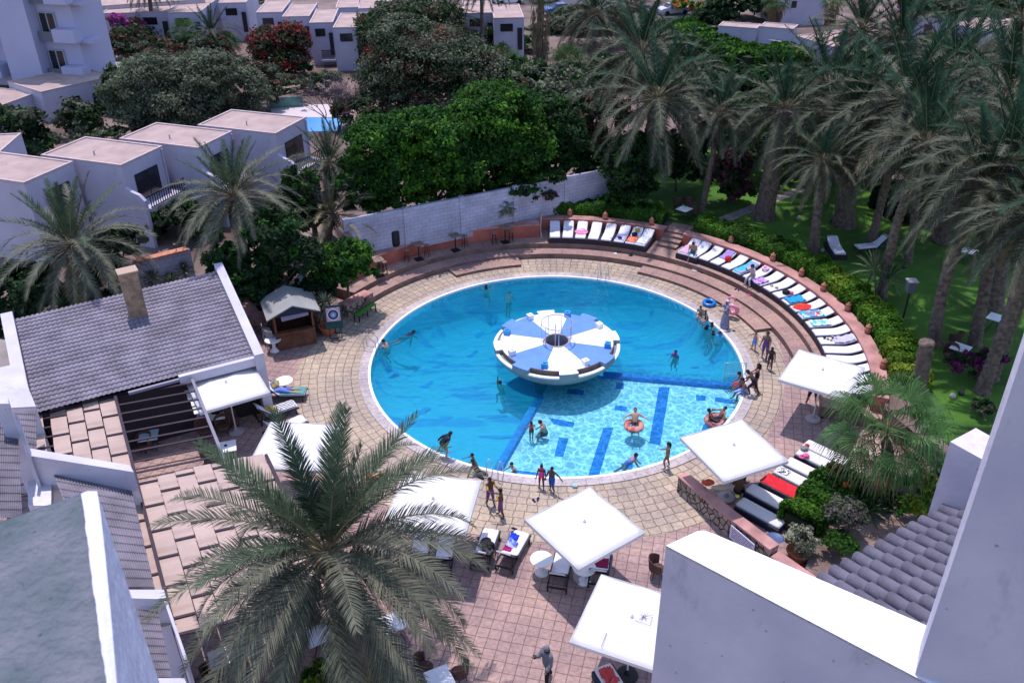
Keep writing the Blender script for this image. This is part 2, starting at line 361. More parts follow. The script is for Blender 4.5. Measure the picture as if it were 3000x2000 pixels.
# ================= ground sheets
def ring_sheet(rs,z,mt,name,a0=0,a1=360,n=180):
    V=[];F=[]
    for k in range(n+1):
        a=a0+(a1-a0)*k/n
        for r in rs:
            r=r(a) if callable(r) else r; p=pol(r,a,z); V.append(p)
    m=len(rs)
    for k in range(n):
        for j in range(m-1): F.append((k*m+j,k*m+j+1,(k+1)*m+j+1,(k+1)*m+j))
    b=MB(); b.add(V,F); return b.build(name,mt,recalc=False)
struct(ring_sheet([9.75,14,25,60],0,PINK,'paving'))
ra=[(-180,13.15),(-164,13.3),(-97,13.45),(-67,13.4),(-50,12.2),(-33,11.3),(-14,11.4),(12,12.1),(150,12.1),(165,12.7),(180,13.05)]
def r_out(a):
    a=(a+180)%360-180
    for (p,q),(r,s) in zip(ra,ra[1:]):
        if p<=a<=r: return q+(s-q)*(a-p)/(r-p)
    return 13
struct(ring_sheet([9.8,10.8,r_out],.006,YEL,'pool_surround'))
bd=[tuple(pol(15.75,a)[:2]) for a in range(-24,93,4)]+[tuple(pol(14.7,a)[:2]) for a in range(93,151,4)]
bd+=[(-12.6,43.2),(-16.4,44.),(-25.2,38.2),(-60,24),(-60,-40),(-700,-40),(-700,1400),(700,1400),(700,-40),(19,-40),(19,20),(18,28)]
struct(MB().prism(bd,-.3,1.2).build('ground',EARTH))
lawn=[tuple(pol(17,a)[:2]) for a in range(-24,80,4)]+[(4,57),(6,63),(14,72),(60,74),(70,-30),(20,-30),(20,22),(18.6,28)]
struct(MB().prism(lawn,1.15,1.23).build('lawn',GRASS))
pa=[W(x,y,1.2) for x,y in((2105,640),(2125,655),(2360,560),(2345,548))]
struct(MB().prism([p[:2] for p in pa],1.22,1.26).build('garden_path',mat('path_stone',(.3,.26,.24),.9,.2,3)))
# ================= pool basin
CO=paving('coping_stone',True,.6,.012,(.52,.48,.46),(.46,.42,.40),(.32,.27,.25),0,.03,(1.2,1.15,1.1,1))
struct(MB().sector(PR+.13,10.05,0,360,-.2,.05,180).build('pool_coping',CO))
struct(MB().sector(PR,PR+.13,0,360,-.3,.056,180).build('pool_edge',mat('edge_white',(.8,.82,.85),.5,.05)))
def pool_floor():
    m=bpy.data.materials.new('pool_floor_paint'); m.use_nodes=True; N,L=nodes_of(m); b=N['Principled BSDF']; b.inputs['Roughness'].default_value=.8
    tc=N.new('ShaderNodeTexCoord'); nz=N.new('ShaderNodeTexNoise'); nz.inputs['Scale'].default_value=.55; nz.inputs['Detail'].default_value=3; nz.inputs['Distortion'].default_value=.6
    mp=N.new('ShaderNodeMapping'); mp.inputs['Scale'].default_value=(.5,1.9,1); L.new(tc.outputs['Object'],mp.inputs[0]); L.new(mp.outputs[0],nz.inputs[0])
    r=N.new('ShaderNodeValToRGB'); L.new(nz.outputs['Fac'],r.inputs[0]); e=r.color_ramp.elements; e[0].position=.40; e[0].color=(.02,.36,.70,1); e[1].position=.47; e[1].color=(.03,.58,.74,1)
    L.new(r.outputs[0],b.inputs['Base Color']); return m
FL=pool_floor(); FS=mat('pool_shallow_paint',(.62,.93,.96),.8,.08,1.5); DB=mat('pool_dark_tile',(.015,.27,.72),.7,.1,2)
def floorz(a,r):
    """deep part falls away towards the far side"""
    x,y=r*math.cos(rad(a)),r*math.sin(rad(a)); d=min(1.3+max(0,y+5)*.1,2.7); e=max(0.,(9.48-r)); return -.35-(d-.35)*(1-math.exp(-e*1.9))
V=[];F=[];nn=120;rs=[0.01,2,4,6,7,8,8.5,8.8,9.1,9.3,9.48]
b=MB()
for k in range(nn+1):
    a=-10.5+(360-99.5)*k/nn
    for r in rs: V.append(pol(r,a,floorz(a,r)))
for k in range(nn):
    for j in range(10): F.append((k*11+j,k*11+j+1,(k+1)*11+j+1,(k+1)*11+j))
b.add(V,F); struct(b.build('pool_floor',FL,None,True,recalc=False))
struct(MB().sector(.01,9.48,-110,-10.5,-3,-.8,60).build('shallow_floor',FS))
struct(MB().sector(9.465,9.7,0,360,-3.9,-.1,160).build('pool_wall',mat('pool_wall_paint',(.03,.42,.8),.6,.05)))
b=MB()
for a in(-110,-10.5): b.bar(pol(2.5,a,-.72),pol(9.46,a,-.72),.34,.3)
struct(b.build('pool_divider',DB))
b=MB()
def stripe(P,z=-.79):
    q=[W(1500+x/3.136,1000+y/3.136,-.8) for x,y in P]; b.add([(v.x,v.y,z) for v in q],[(0,1,2,3)])
for P in ([(1350,420),(1450,420),(1360,955),(1260,930)],[(840,790),(930,790),(800,1230),(700,1230)],[(430,880),(520,890),(470,1060),(390,1050)],[(510,435),(665,450),(650,495),(500,480)],[(1690,490),(1780,500),(1775,545),(1690,540)],[(1870,510),(2030,540),(2040,575),(1860,550)],[(950,585),(1060,600),(1050,640),(940,630)],[(960,380),(1030,380),(1025,440),(950,430)],[(340,700),(575,745),(560,790),(380,760)],[(1760,760),(1900,740),(1890,800),(1740,820)],[(1000,1120),(1110,1120),(1105,1190),(1010,1195)],[(20,1180),(330,1215),(330,1235),(20,1205)]): stripe(P)
struct(b.build('pool_markings',DB,recalc=False))
b=MB(); q_=random.Random(4)
for x,y,l,w_,an in((430,215,1.5,.35,1.2),(480,205,1.,.3,.9),(150,385,1.4,.35,.8),(260,400,1.2,.35,.9),(245,495,1.3,.45,.7),(395,432,1.9,.25,0),(530,452,.9,.25,0),(325,512,.7,.35,0),(465,508,1.6,.25,0),(480,580,1.8,.25,0),(400,290,1.3,.3,1.),(330,190,1.,.3,.5),(600,300,.8,.2,0),(180,270,1.1,.3,.9),(300,330,1.,.25,.4),(900,330,.9,.2,.1),(1020,290,.9,.2,.2),(880,245,.8,.2,0),(960,200,.9,.22,.1),(1100,340,1.,.2,0)):
    c=W(996+x*.959,732+y*.959,-1.5); r_=math.hypot(c.x-PCX,c.y-PCY); z=floorz(math.degrees(math.atan2(c.y-PCY,c.x-PCX)),r_)+.03; n=16; P=[]
    for k in range(n): t_=2*pi*k/n; u_=l/2*math.cos(t_); v_=w_/2*math.sin(t_)*(1+.35*math.sin(3*t_+an)); P.append((c.x+u_*math.cos(an)-v_*math.sin(an),c.y+u_*math.sin(an)+v_*math.cos(an),z))
    b.add(P,[tuple(range(n))])
struct(b.build('deep_markings',mat('pool_mosaic_blue',(.015,.33,.72),.7,.1,2),recalc=False))
# water: one closed body; clear absorbing volume, rippled surface
def water():
    m=bpy.data.materials.new('pool_water'); m.use_nodes=True; N,L=nodes_of(m); N.remove(N['Principled BSDF']); o=N['Material Output']
    tc=N.new('ShaderNodeTexCoord'); gl=N.new('ShaderNodeBsdfGlossy'); gl.inputs['Roughness'].default_value=.12; tr=N.new('ShaderNodeBsdfTransparent'); mx=N.new('ShaderNodeMixShader')
    n=N.new('ShaderNodeTexNoise'); n.inputs['Scale'].default_value=2.6; n.inputs['Detail'].default_value=4; L.new(tc.outputs['Object'],n.inputs[0])
    bp=N.new('ShaderNodeBump'); bp.inputs['Strength'].default_value=.5; bp.inputs['Distance'].default_value=.12; L.new(n.outputs['Fac'],bp.inputs['Height']); L.new(bp.outputs[0],gl.inputs['Normal'])
    fr=N.new('ShaderNodeFresnel'); fr.inputs['IOR'].default_value=1.33; L.new(bp.outputs[0],fr.inputs['Normal']); L.new(fr.outputs[0],mx.inputs[0]); L.new(tr.outputs[0],mx.inputs[1]); L.new(gl.outputs[0],mx.inputs[2])
    # caustic light net painted into the surface tint, strongest over the shallow part
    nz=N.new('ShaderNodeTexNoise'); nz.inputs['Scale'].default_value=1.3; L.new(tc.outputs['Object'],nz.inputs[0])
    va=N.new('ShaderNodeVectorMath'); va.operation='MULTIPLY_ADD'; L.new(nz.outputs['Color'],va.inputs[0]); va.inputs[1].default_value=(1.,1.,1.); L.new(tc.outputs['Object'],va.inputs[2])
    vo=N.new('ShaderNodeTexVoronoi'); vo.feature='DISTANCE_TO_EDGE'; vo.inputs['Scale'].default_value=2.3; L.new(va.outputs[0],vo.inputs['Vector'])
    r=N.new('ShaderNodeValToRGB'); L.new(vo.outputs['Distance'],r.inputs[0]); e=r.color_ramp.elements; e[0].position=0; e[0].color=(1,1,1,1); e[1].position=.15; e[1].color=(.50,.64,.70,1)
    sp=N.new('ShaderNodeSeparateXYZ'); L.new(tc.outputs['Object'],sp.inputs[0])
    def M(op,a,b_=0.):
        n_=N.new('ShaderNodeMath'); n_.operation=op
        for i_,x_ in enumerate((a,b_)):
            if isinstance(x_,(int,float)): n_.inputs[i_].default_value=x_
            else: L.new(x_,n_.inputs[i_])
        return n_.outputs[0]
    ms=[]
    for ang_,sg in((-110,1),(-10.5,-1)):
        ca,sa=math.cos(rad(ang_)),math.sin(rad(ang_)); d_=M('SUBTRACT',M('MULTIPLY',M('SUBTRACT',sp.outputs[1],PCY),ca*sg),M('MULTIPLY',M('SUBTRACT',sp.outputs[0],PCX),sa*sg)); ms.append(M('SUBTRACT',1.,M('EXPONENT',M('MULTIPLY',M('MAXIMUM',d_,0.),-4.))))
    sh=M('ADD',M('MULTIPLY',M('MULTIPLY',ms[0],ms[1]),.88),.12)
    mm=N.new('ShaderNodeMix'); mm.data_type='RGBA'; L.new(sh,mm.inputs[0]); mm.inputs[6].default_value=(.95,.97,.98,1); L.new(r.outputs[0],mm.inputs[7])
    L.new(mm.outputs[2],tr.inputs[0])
    # scattered light of the water painted as a diffuse blue layer with noise streaks
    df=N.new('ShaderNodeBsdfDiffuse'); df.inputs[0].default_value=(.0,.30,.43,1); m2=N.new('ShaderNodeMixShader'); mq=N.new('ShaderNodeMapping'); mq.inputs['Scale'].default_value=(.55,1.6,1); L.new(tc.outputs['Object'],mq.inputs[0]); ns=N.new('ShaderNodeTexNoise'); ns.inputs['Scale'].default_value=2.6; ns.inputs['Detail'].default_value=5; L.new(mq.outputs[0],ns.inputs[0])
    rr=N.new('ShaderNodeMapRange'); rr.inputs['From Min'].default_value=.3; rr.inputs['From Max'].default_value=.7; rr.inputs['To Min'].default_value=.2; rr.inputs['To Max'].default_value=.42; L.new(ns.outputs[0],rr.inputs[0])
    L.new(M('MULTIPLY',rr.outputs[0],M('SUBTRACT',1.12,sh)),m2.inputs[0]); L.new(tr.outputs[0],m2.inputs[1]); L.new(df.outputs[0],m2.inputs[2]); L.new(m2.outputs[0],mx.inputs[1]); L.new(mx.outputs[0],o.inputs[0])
    va=N.new('ShaderNodeVolumeAbsorption'); va.inputs['Color'].default_value=(0.01,.79,.89,1); va.inputs['Density'].default_value=.36; L.new(va.outputs[0],o.inputs['Volume']); return m
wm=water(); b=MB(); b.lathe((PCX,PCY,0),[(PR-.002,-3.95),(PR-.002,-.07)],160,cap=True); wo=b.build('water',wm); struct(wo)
# ================= island
il=thing('pool_island','round mushroom platform with blue and white wedges standing in the pool','pool island',(2.27,38.35,0))
RI=3.2; WP=mat('island_white',(.82,.81,.8),.6,.07,1.5); BP=mat('island_blue',(.11,.25,.6),.6,.08,2); TEAL=mat('island_rim',(.22,.29,.29),.7,.15,1.2,.2); MET=mat('metal_pale',(.45,.47,.5),.35,metal=.6); BRN=mat('island_seat_back',(.16,.12,.11),.8,.15)
b=MB(); b.lathe((0,0,0),[(1.1,-2.6),(1.1,-.35),(1.7,-.2),(2.6,.2),(3.05,.6),(RI,.86),(RI,.93),(2.8,.93)],72,cap=False); b.build('bowl',TEAL,il,True)
A0=-15.5
for k in range(8):
    a=A0+45*k; m=WP if k%2==0 else BP
    b=MB(); b.sector(.62,2.86,a,a+45,1.0,1.2,16,c=(0,0)); b.build('deck_wedge',m,il)
    b=MB(); b.sector(2.85,RI,a+15,a+32,.9,1.17,10,c=(0,0)); b.build('rim_block',TEAL,il)
    b=MB(); b.sector(2.85,RI+.01,a+15,a+32,1.17,1.205,10,c=(0,0)); b.build('rim_block_top',m,il)
    b=MB(); b.sector(2.855,2.9,a+32,a+60,.93,1.19,10,c=(0,0)); b.build('seat_back',BRN,il)
    b=MB(); b.sector(RI-.14,RI+.02,a+32,a+60,.92,1.0,10,c=(0,0)); b.build('rim_ledge',WP,il)
    q=rad(a); bx=MB().box((2.62*math.cos(q),2.62*math.sin(q),1.33),(.3,.3,.26),q); bx.box((2.62*math.cos(q),2.62*math.sin(q),1.49),(.14,.14,.06),q)
    bx.build('post',mat('post_blue',(.03,.3,.62),.6) if k%2==0 else WP,il)
b=MB(); b.sector(.6,.7,0,360,.2,1.22,40,c=(0,0)); b.build('well_wall',mat('well_grey',(.3,.28,.33),.8,.2),il)
b=MB(); b.lathe((0,0,0),[(.6,.3)],24) if False else b.sector(.01,.62,0,360,.25,.3,24,c=(0,0)); b.build('well_floor',mat('black',(.012,.011,.012),.8),il)
b=MB(); b.torus((0,0,2.25),.8,.025,40,6)
for k in range(7): q=2*pi*k/7+.3; b.tube([(.8*math.cos(q),.8*math.sin(q),1.18),(.8*math.cos(q),.8*math.sin(q),2.25)],.022,6)
b.tube([(-.1,-.6,.5),(-.05,.45,1.9)],.025,6); b.build('guard_rail',MET,il)
# ================= terrace steps round the pool
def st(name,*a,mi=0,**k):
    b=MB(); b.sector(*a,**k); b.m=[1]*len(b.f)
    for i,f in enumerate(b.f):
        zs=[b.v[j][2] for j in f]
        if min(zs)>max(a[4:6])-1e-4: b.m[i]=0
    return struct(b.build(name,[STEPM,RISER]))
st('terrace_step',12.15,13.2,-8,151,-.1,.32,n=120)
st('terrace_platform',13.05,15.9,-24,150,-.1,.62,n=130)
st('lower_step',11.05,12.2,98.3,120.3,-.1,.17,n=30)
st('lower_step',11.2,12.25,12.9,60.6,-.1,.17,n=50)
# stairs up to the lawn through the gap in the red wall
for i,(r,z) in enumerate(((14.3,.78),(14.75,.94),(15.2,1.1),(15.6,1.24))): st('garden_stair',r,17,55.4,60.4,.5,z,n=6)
def rwall(label,a0,a1,r0,r1,z1,cap=.0):
    t=thing('garden_wall',label,'wall',(0,0,0)); b=MB(); b.sector(r0,r1,a0,a1,.2,z1-.06,60); b.build('wall_body',REDW,t)
    b=MB(); b.sector(r0-.03,r1+.03,a0-.05,a1+.05,z1-.06,z1,60); b.build('wall_cap',REDCAP,t); return t
rwall('low curved red wall behind the white top row of sunbeds',60.3,91.5,15.2,15.8,1.42)
rwall('long curved red wall behind the sunbeds on the right side',-22,55.3,15.2,15.85,1.42)
rwall('terracotta red wall behind the bar tables, white block wall above it',91.5,147,14.05,14.8,1.5)
t=thing('drain_pipe','pale pipe running down the red wall left of the sunbeds','pipe',(0,0,0)); P=W(1585,640,1.5)
MB().tube([P+Vector((.1,.6,.4)),P+Vector((0,0,0)),W(1583,665,1.1),W(1586,697,.64)],.05,8).build('pipe',mat('pipe_pale',(.6,.42,.36),.6),t)
# terracotta lamps on the walls
TC=mat('terracotta',(.42,.17,.1),.8,.2,8,.3); 
def lamp(a,r,z,label):
    o=MB().lathe((0,0,0),[(.11,0),(.17,.08),(.17,.26),(.12,.3),(.15,.34),(.15,.38),(.06,.42),(.05,.5)],12).build('wall_lamp',TC,None,True); o.location=pol(r,a,z); tag(o,label,'wall lamp','terracotta lamps on the red walls'); return o
L0=None
names=['first','second','third','fourth','fifth','sixth','seventh','eighth','ninth','tenth','eleventh']
lp=[(1669,627,1.5,'row behind the top sunbeds'),(1773,636,1.5,'top'),(1909,652,1.5,'top'),(2142,704,1.5,'r'),(2264,757,1.5,'r'),(2348,802,1.5,'r'),(2412,845,1.5,'r'),(2484,903,1.5,'r'),(2543,968,1.5,'r'),(2588,1070,1.5,'r')]
for i,(x,y,z,_) in enumerate(lp):
    p=W(x,y,1.55); lb=('terracotta wall lamp behind the top sunbeds, %s from the left'%names[i]) if i<3 else ('terracotta wall lamp beside the hedge, %s down from the garden stairs'%names[i-3])
    if L0 is None: L0=lamp(0,0,0,lb); c=L0
    else: c=dup(L0,label=lb)
    c.location=(p.x,p.y,1.42)
# white block wall behind the terrace
def blockwall():
    m=bpy.data.materials.new('white_block'); m.use_nodes=True; N,L=nodes_of(m); b=N['Principled BSDF']; b.inputs['Roughness'].default_value=.9
    tc=N.new('ShaderNodeTexCoord'); sp=N.new('ShaderNodeSeparateXYZ'); L.new(tc.outputs['Object'],sp.inputs[0]); cb=N.new('ShaderNodeCombineXYZ'); L.new(sp.outputs[0],cb.inputs[0]); L.new(sp.outputs[2],cb.inputs[1])
    br=N.new('ShaderNodeTexBrick'); L.new(cb.outputs[0],br.inputs[0]); br.inputs['Scale'].default_value=1; br.inputs['Brick Width'].default_value=.5; br.inputs['Row Height'].default_value=.24; br.inputs['Mortar Size'].default_value=.016; br.inputs['Color1'].default_value=(.50,.49,.58,1); br.inputs['Color2'].default_value=(.45,.44,.54,1); br.inputs['Mortar'].default_value=(.34,.33,.42,1)
    nz=N.new('ShaderNodeTexNoise'); nz.inputs['Scale'].default_value=.8; nz.inputs['Detail'].default_value=6; L.new(tc.outputs['Object'],nz.inputs[0]); r=N.new('ShaderNodeValToRGB'); L.new(nz.outputs[0],r.inputs[0]); r.color_ramp.elements[0].position=.3; r.color_ramp.elements[0].color=(.78,.76,.76,1); r.color_ramp.elements[1].position=.65; r.color_ramp.elements[1].color=(1.1,1.1,1.1,1)
    x=N.new('ShaderNodeMix'); x.data_type='RGBA'; x.blend_type='MULTIPLY'; x.inputs[0].default_value=1; L.new(br.outputs[0],x.inputs[6]); L.new(r.outputs[0],x.inputs[7]); L.new(x.outputs[2],b.inputs['Base Color'])
    bp=N.new('ShaderNodeBump'); bp.inputs['Strength'].default_value=.5; bp.inputs['Distance'].default_value=.02; bp.invert=True; L.new(br.outputs['Fac'],bp.inputs['Height']); L.new(bp.outputs[0],b.inputs['Normal']); return m
BW=blockwall()
def bwall(label,a,b_,h,cap=None,piers=4):
    a=Vector(a[:2]+(0,)) if isinstance(a,tuple) else Vector((a[0],a[1],0)); b_=Vector((b_[0],b_[1],0)); d=b_-a; Ln=d.length; t=thing('block_wall',label,'wall',(a.x,a.y,1.2),math.atan2(d.y,d.x))
    MB().box((Ln/2,0,h/2-.1),(Ln,.2,h)).build('wall_body',BW,t)
    for k in range(piers+1): MB().box((Ln*k/piers,-.03,h/2-.08),(.32,.3,h+.06)).build('pier',BW,t)
    if cap: MB().box((Ln/2,0,h-.02),(Ln+.1,.5,.1)).build('tile_cap',cap,t)
    return t
wa=W(1010,640,3.9);wb=W(1800,488,3.9)
bwall('long white painted block wall behind the red terrace wall',wa,wb,2.75,piers=5)
bwall('short white block wall with orange tile cap behind the restaurant chimney',W(395,765,3.4),W(545,728,3.4),2.2,mat('orange_tile',(.5,.2,.12),.8,.3,6,.6,20),piers=1)
# ================= sunbeds
FAB=mat('mattress_white',(.72,.72,.78),.85,.06,3,.15,12); RAT=mat('dark_rattan',(.035,.028,.035),.8,.4,20,.4,60); DFR=mat('dark_frame',(.02,.022,.028),.5,.2,10); CUR=mat('canvas_white',(.86,.86,.84),.9,.03,1.5,.08,6,trans=.32)
GRF=mat('sling_green_grey',(.05,.06,.06),.8,.2,10)
def bedprof(L=1.95,lift=.34,brk=.62,z=.32):
    return [(0,z),(L*brk,z),(L,z+lift)]
def mattress(Wd=.66,L=1.95,lift=.3,z=.34,th=.09,brk=.6):
    """x = length from foot to head"""
    b=MB(); n=16; V=[]; 
    for i in range(n+1):
        x=L*i/n; u=max(0,(x/L-brk)/(1-brk)); zz=z+lift*(u*u*.35+u*.65); e=.02*math.sin(x*9)
        s=Wd/2-(.02 if i in(0,n) else 0)
        for (y,h) in((-s,zz),(-s,zz+th*.75),(-s+.04,zz+th),(0,zz+th+.012+.006*math.sin(x*21)),(s-.04,zz+th),(s,zz+th*.75),(s,zz)): V.append((x,y,h))
    F=[]
    for i in range(n):
        for j in range(7): j2=(j+1)%7; F.append((i*7+j,i*7+j2,(i+1)*7+j2,(i+1)*7+j))
    F.append(tuple(range(7))[::-1]); F.append(tuple(n*7+j for j in range(7))); b.add(V,F); return b
def make_bed_a():
    t=thing('sun_lounger','','sun lounger'); b=MB(); b.box((.98,0,.16),(2.02,.84,.30)); b.build('frame',RAT,t)
    b=MB(); b.bar((1.2,0,.3),(1.95,0,.56),.72,.05); b.box((1.9,0,.4),(.05,.6,.3)); b.build('backrest',RAT,t)
    mattress().build('mattress',FAB,t,True); return t
def make_bed_b():
    t=thing('sun_lounger','','sun lounger'); b=MB()
    for s in(-1,1): b.box((.95,s*.34,.3),(2.0,.05,.07))
    for x in(0.02,.6,1.3,1.9): b.box((x,0,.3),(.06,.66,.05))
    b.build('frame',DFR,t)
    for x in(.12,1.8):
        for s in(-1,1): MB().box((x,s*.34,.14),(.06,.06,.28)).build('leg',DFR,t)
    b=MB()
    for s in(-1,1): b.bar((1.2,s*.31,.33),(1.8,s*.31,.92),.05,.05)
    b.bar((1.8,-.33,.92),(1.8,.33,.92),.05,.05); b.bar((1.75,-.3,.3),(1.62,-.3,.72),.03,.03); b.bar((1.75,.3,.3),(1.62,.3,.72),.03,.03); b.build('backrest',DFR,t)
    mattress(.62,1.84,.58,.33,.08,.64).build('mattress',FAB,t,True); return t
def make_bed_flat():
    t=thing('sun_lounger','','sun lounger'); MB().box((.98,0,.14),(1.98,.78,.26)).build('frame',mat('navy_frame',(.02,.025,.05),.7,.2,8),t); mattress(.62,1.95,.02,.27,.1).build('mattress',CUR,t,True); return t
BA=make_bed_a(); BB=make_bed_b(); BF=make_bed_flat(); used=set()
def bed(P,loc,rz,label,group):
    if id(P) not in used: used.add(id(P)); c=P; c.location=loc; c.rotation_euler=(0,0,rz)
    else: c=dup(P,loc,rz)
    return tag(c,label,'sun lounger',group)
def cloth(name,label,cat,at_,rz,pts,mt,z,drape=0.,group=None,wr=.02,cut=(12,8)):
    """towel lying on a bed: at_ = bed foot, local x,y rectangle pts=(x0,x1,y0,y1)"""
    x0,x1,y0,y1=pts; nx,ny=cut; V=[];F=[]; r=random.Random(int(x0*100+at_[0]*77))
    for i in range(nx+1):
        for j in range(ny+1):
            x=x0+(x1-x0)*i/nx; y=y0+(y1-y0)*j/ny; zz=z+(bedz(x) if z<1.5 else 0); e=max(0,abs(y)-.33); zz-=min(e*2.2,.22)*(1 if drape else 0)
            V.append((x+r.uniform(-.012,.012)*(2 if i in(0,nx) else 1),y+r.uniform(-.012,.012),zz+wr*math.sin(x*17+y*9)*.5+r.uniform(0,wr)))
    for i in range(nx):
        for j in range(ny): a=i*(ny+1)+j; F.append((a,a+1,a+ny+2,a+ny+1))
    b=MB().add(V,F); o=b.build(name,mt,None,True,recalc=False); o.location=at_; o.rotation_euler=(0,0,rz); so_=o.modifiers.new('thickness','SOLIDIFY'); so_.thickness=.012
    return tag(o,label,cat,group)
BZ=[.44,.3,.6]
def bedz(x): u=max(0,(x/1.95-BZ[2])/(1-BZ[2])); return BZ[0]+BZ[1]*(u*u*.35+u*.65)
def stripes(name,c1,c2,s,rot=0,kind='BANDS'):
    if name in MT: return MT[name]
    m=bpy.data.materials.new(name); m.use_nodes=True; N,L=nodes_of(m); tc=N.new('ShaderNodeTexCoord'); mp=N.new('ShaderNodeMapping'); mp.inputs['Rotation'].default_value=(0,0,rot); L.new(tc.outputs['Object'],mp.inputs[0])
    if kind=='BANDS':
        wv=N.new('ShaderNodeTexWave'); wv.inputs['Scale'].default_value=s; L.new(mp.outputs[0],wv.inputs[0]); o=wv.outputs['Fac']
    elif kind=='RING':
        wv=N.new('ShaderNodeTexWave'); wv.wave_type='RINGS'; wv.inputs['Scale'].default_value=s; wv.inputs['Distortion'].default_value=2.5; L.new(mp.outputs[0],wv.inputs[0]); o=wv.outputs['Fac']
    else:
        vo=N.new('ShaderNodeTexNoise'); vo.inputs['Scale'].default_value=s; vo.inputs['Detail'].default_value=2; L.new(mp.outputs[0],vo.inputs[0]); o=vo.outputs['Fac']
    r=N.new('ShaderNodeValToRGB'); r.color_ramp.interpolation='CONSTANT'; e=r.color_ramp.elements; e[0].color=(*c1,1); e[1].color=(*c2,1); e[1].position=.5; L.new(o,r.inputs[0]); L.new(r.outputs[0],N['Principled BSDF'].inputs['Base Color']); N['Principled BSDF'].inputs['Roughness'].default_value=.9; MT[name]=m; return m
PLAT=.62
topd={0:'leftmost white sunbed of the top row under the red wall',1:'bare white sunbed, second from the left in the top row',2:'white sunbed carrying the round pink towel in the top row',3:'white sunbed right of the pink towel in the top row, dark sandals at its foot',4:'bare white sunbed between the sandals bed and the navy cap bed in the top row',5:'white sunbed in the top row with a navy cap on it',6:'white sunbed under the red and orange towel in the top row',7:'last sunbed of the top row next to the stairs, blue print towel on it'}
topa=[87.4,83.9,80.4,76.8,73.2,69.6,66.4,63.6]; beds={}
for i,a in enumerate(topa):
    p=pol(13.12,a,PLAT); beds['t%d'%i]=(p,rad(a)); bed(BA,p,rad(a),topd[i],'white sunbeds in the top row')
ra_=[51.6,48.9,45.6,42.2,38.7,35.2,31.7,28.1,24.6,21.1,17.5,14.0,10.5,6.6,3.0,-.6,-4.2,-7.8,-11.3,-14.8,-18.4]
rd=['first sunbed right of the stairs, half covered by a striped towel','second sunbed right of the stairs, with the man in green shorts sitting on it','bare white sunbed just right of the man in green shorts','sunbed with a lavender towel on its back and a red bag','bare white sunbed between the red bag and the cyan towel','sunbed covered by a long cyan towel with pink print','sunbed with a pink swim ring on its headrest','sunbed with a purple cloth hanging off its foot','white sunbed with two small hats on its foot end','white sunbed with the dark hair and pink bag at mid length','sunbed covered by a plain blue towel','sunbed with an oval red towel with a yellow curl','sunbed with a red and blue towel, just below the oval red towel','sunbed under a pale aqua patterned towel','bare white sunbed directly below the aqua patterned towel','white sunbed strewn with clothes and small bags','bare white sunbed above the right parasol corner','white sunbed half hidden by the top corner of the right parasol','white sunbed mostly hidden behind the right parasol','sunbed at the lower right edge of the right parasol with a blue cloth','last sunbed of the curved row, a person in black beside it']
for i,a in enumerate(ra_):
    p=pol(13.42 if i>1 else 13.3,a,PLAT if a>-24 else 0); beds['r%d'%i]=(p,rad(a)); bed(BA,p,rad(a),rd[i],'white sunbeds along the curved right wall')
def C(k,name,label,cat,pts,mt,**kw): p,a=beds[k]; return cloth(name,label,cat,p,a,pts,mt,.0,**kw)
BZ[0]=.455
# ring-like pink towel, oval shapes
def oval(k,name,label,cat,x0,x1,hw,mt):
    p,a=beds[k]; V=[(0,0,0)];F=[];n=28;cx=(x0+x1)/2
    V=[(cx,0,bedz(cx)+.02)]+[(cx+(x1-x0)/2*math.cos(2*pi*i/n)*(1+.05*math.sin(5*i)),hw*math.sin(2*pi*i/n)*(1+.06*math.sin(3*i)),0) for i in range(n)]
    V=[V[0]]+[(x,y,bedz(x)+.02+.008*math.sin(x*30)) for x,y,_ in V[1:]]; F=[(0,1+i,1+(i+1)%n) for i in range(n)]
    o=MB().add(V,F).build(name,mt,None,recalc=False); o.location=p; o.rotation_euler=(0,0,a); m=o.modifiers.new('thickness','SOLIDIFY'); m.thickness=.012; return tag(o,label,cat)
oval('t2','towel','round pink fringed towel on a top row sunbed','towel',.45,1.3,.42,stripes('pink_prt',(.75,.2,.38),(.85,.42,.55),3,0,'N'))
C('t6','towel','red and orange printed towel on the top row near the stairs','towel',(.1,1.0,-.3,.3),stripes('redorange',(.6,.08,.06),(.7,.25,.12),5,0,'N'))
C('t7','towel','white and pale blue print towel on the last top row sunbed','towel',(.1,1.3,-.3,.3),stripes('bluewhite',(.7,.72,.85),(.4,.5,.8),4,0,'N'))
C('t5','towel','pale lilac towel on the sunbed with the navy cap','towel',(.15,1.1,-.28,.28),mat('lilac_cloth',(.5,.48,.75),.9,.1,4))
C('r0','towel','magenta, purple and white striped towel at the foot of a sunbed','towel',(.05,1.25,-.33,.33),stripes('pstripe',(.75,.72,.8),(.35,.03,.2),3.2,.25))
C('r3','towel','lavender towel over the back of a sunbed, beside a red bag','towel',(.8,1.75,-.27,.27),mat('lavender',(.3,.24,.55),.9,.1,4))
C('r5','towel','long cyan towel with pink print on a sunbed','towel',(.02,1.6,-.32,.32),stripes('cyanpink',(.02,.45,.6),(.35,.3,.6),2.2,.3,'N'))
C('r7','towel','crumpled purple and lilac cloth at the foot of a sunbed','towel',(-.12,.7,-.25,.35),stripes('purplecl',(.3,.12,.5),(.55,.35,.7),7,0,'N'),wr=.08)
C('r10','towel','plain blue towel bunched over a sunbed','towel',(.1,1.15,-.36,.3),mat('bluetowel',(.01,.3,.55),.9,.15,4),wr=.07)
oval('r11','towel','oval red towel with yellow curl on a sunbed','towel',.05,1.1,.33,stripes('redyel',(.72,.02,.015),(.75,.03,.02),2,0,'N'))
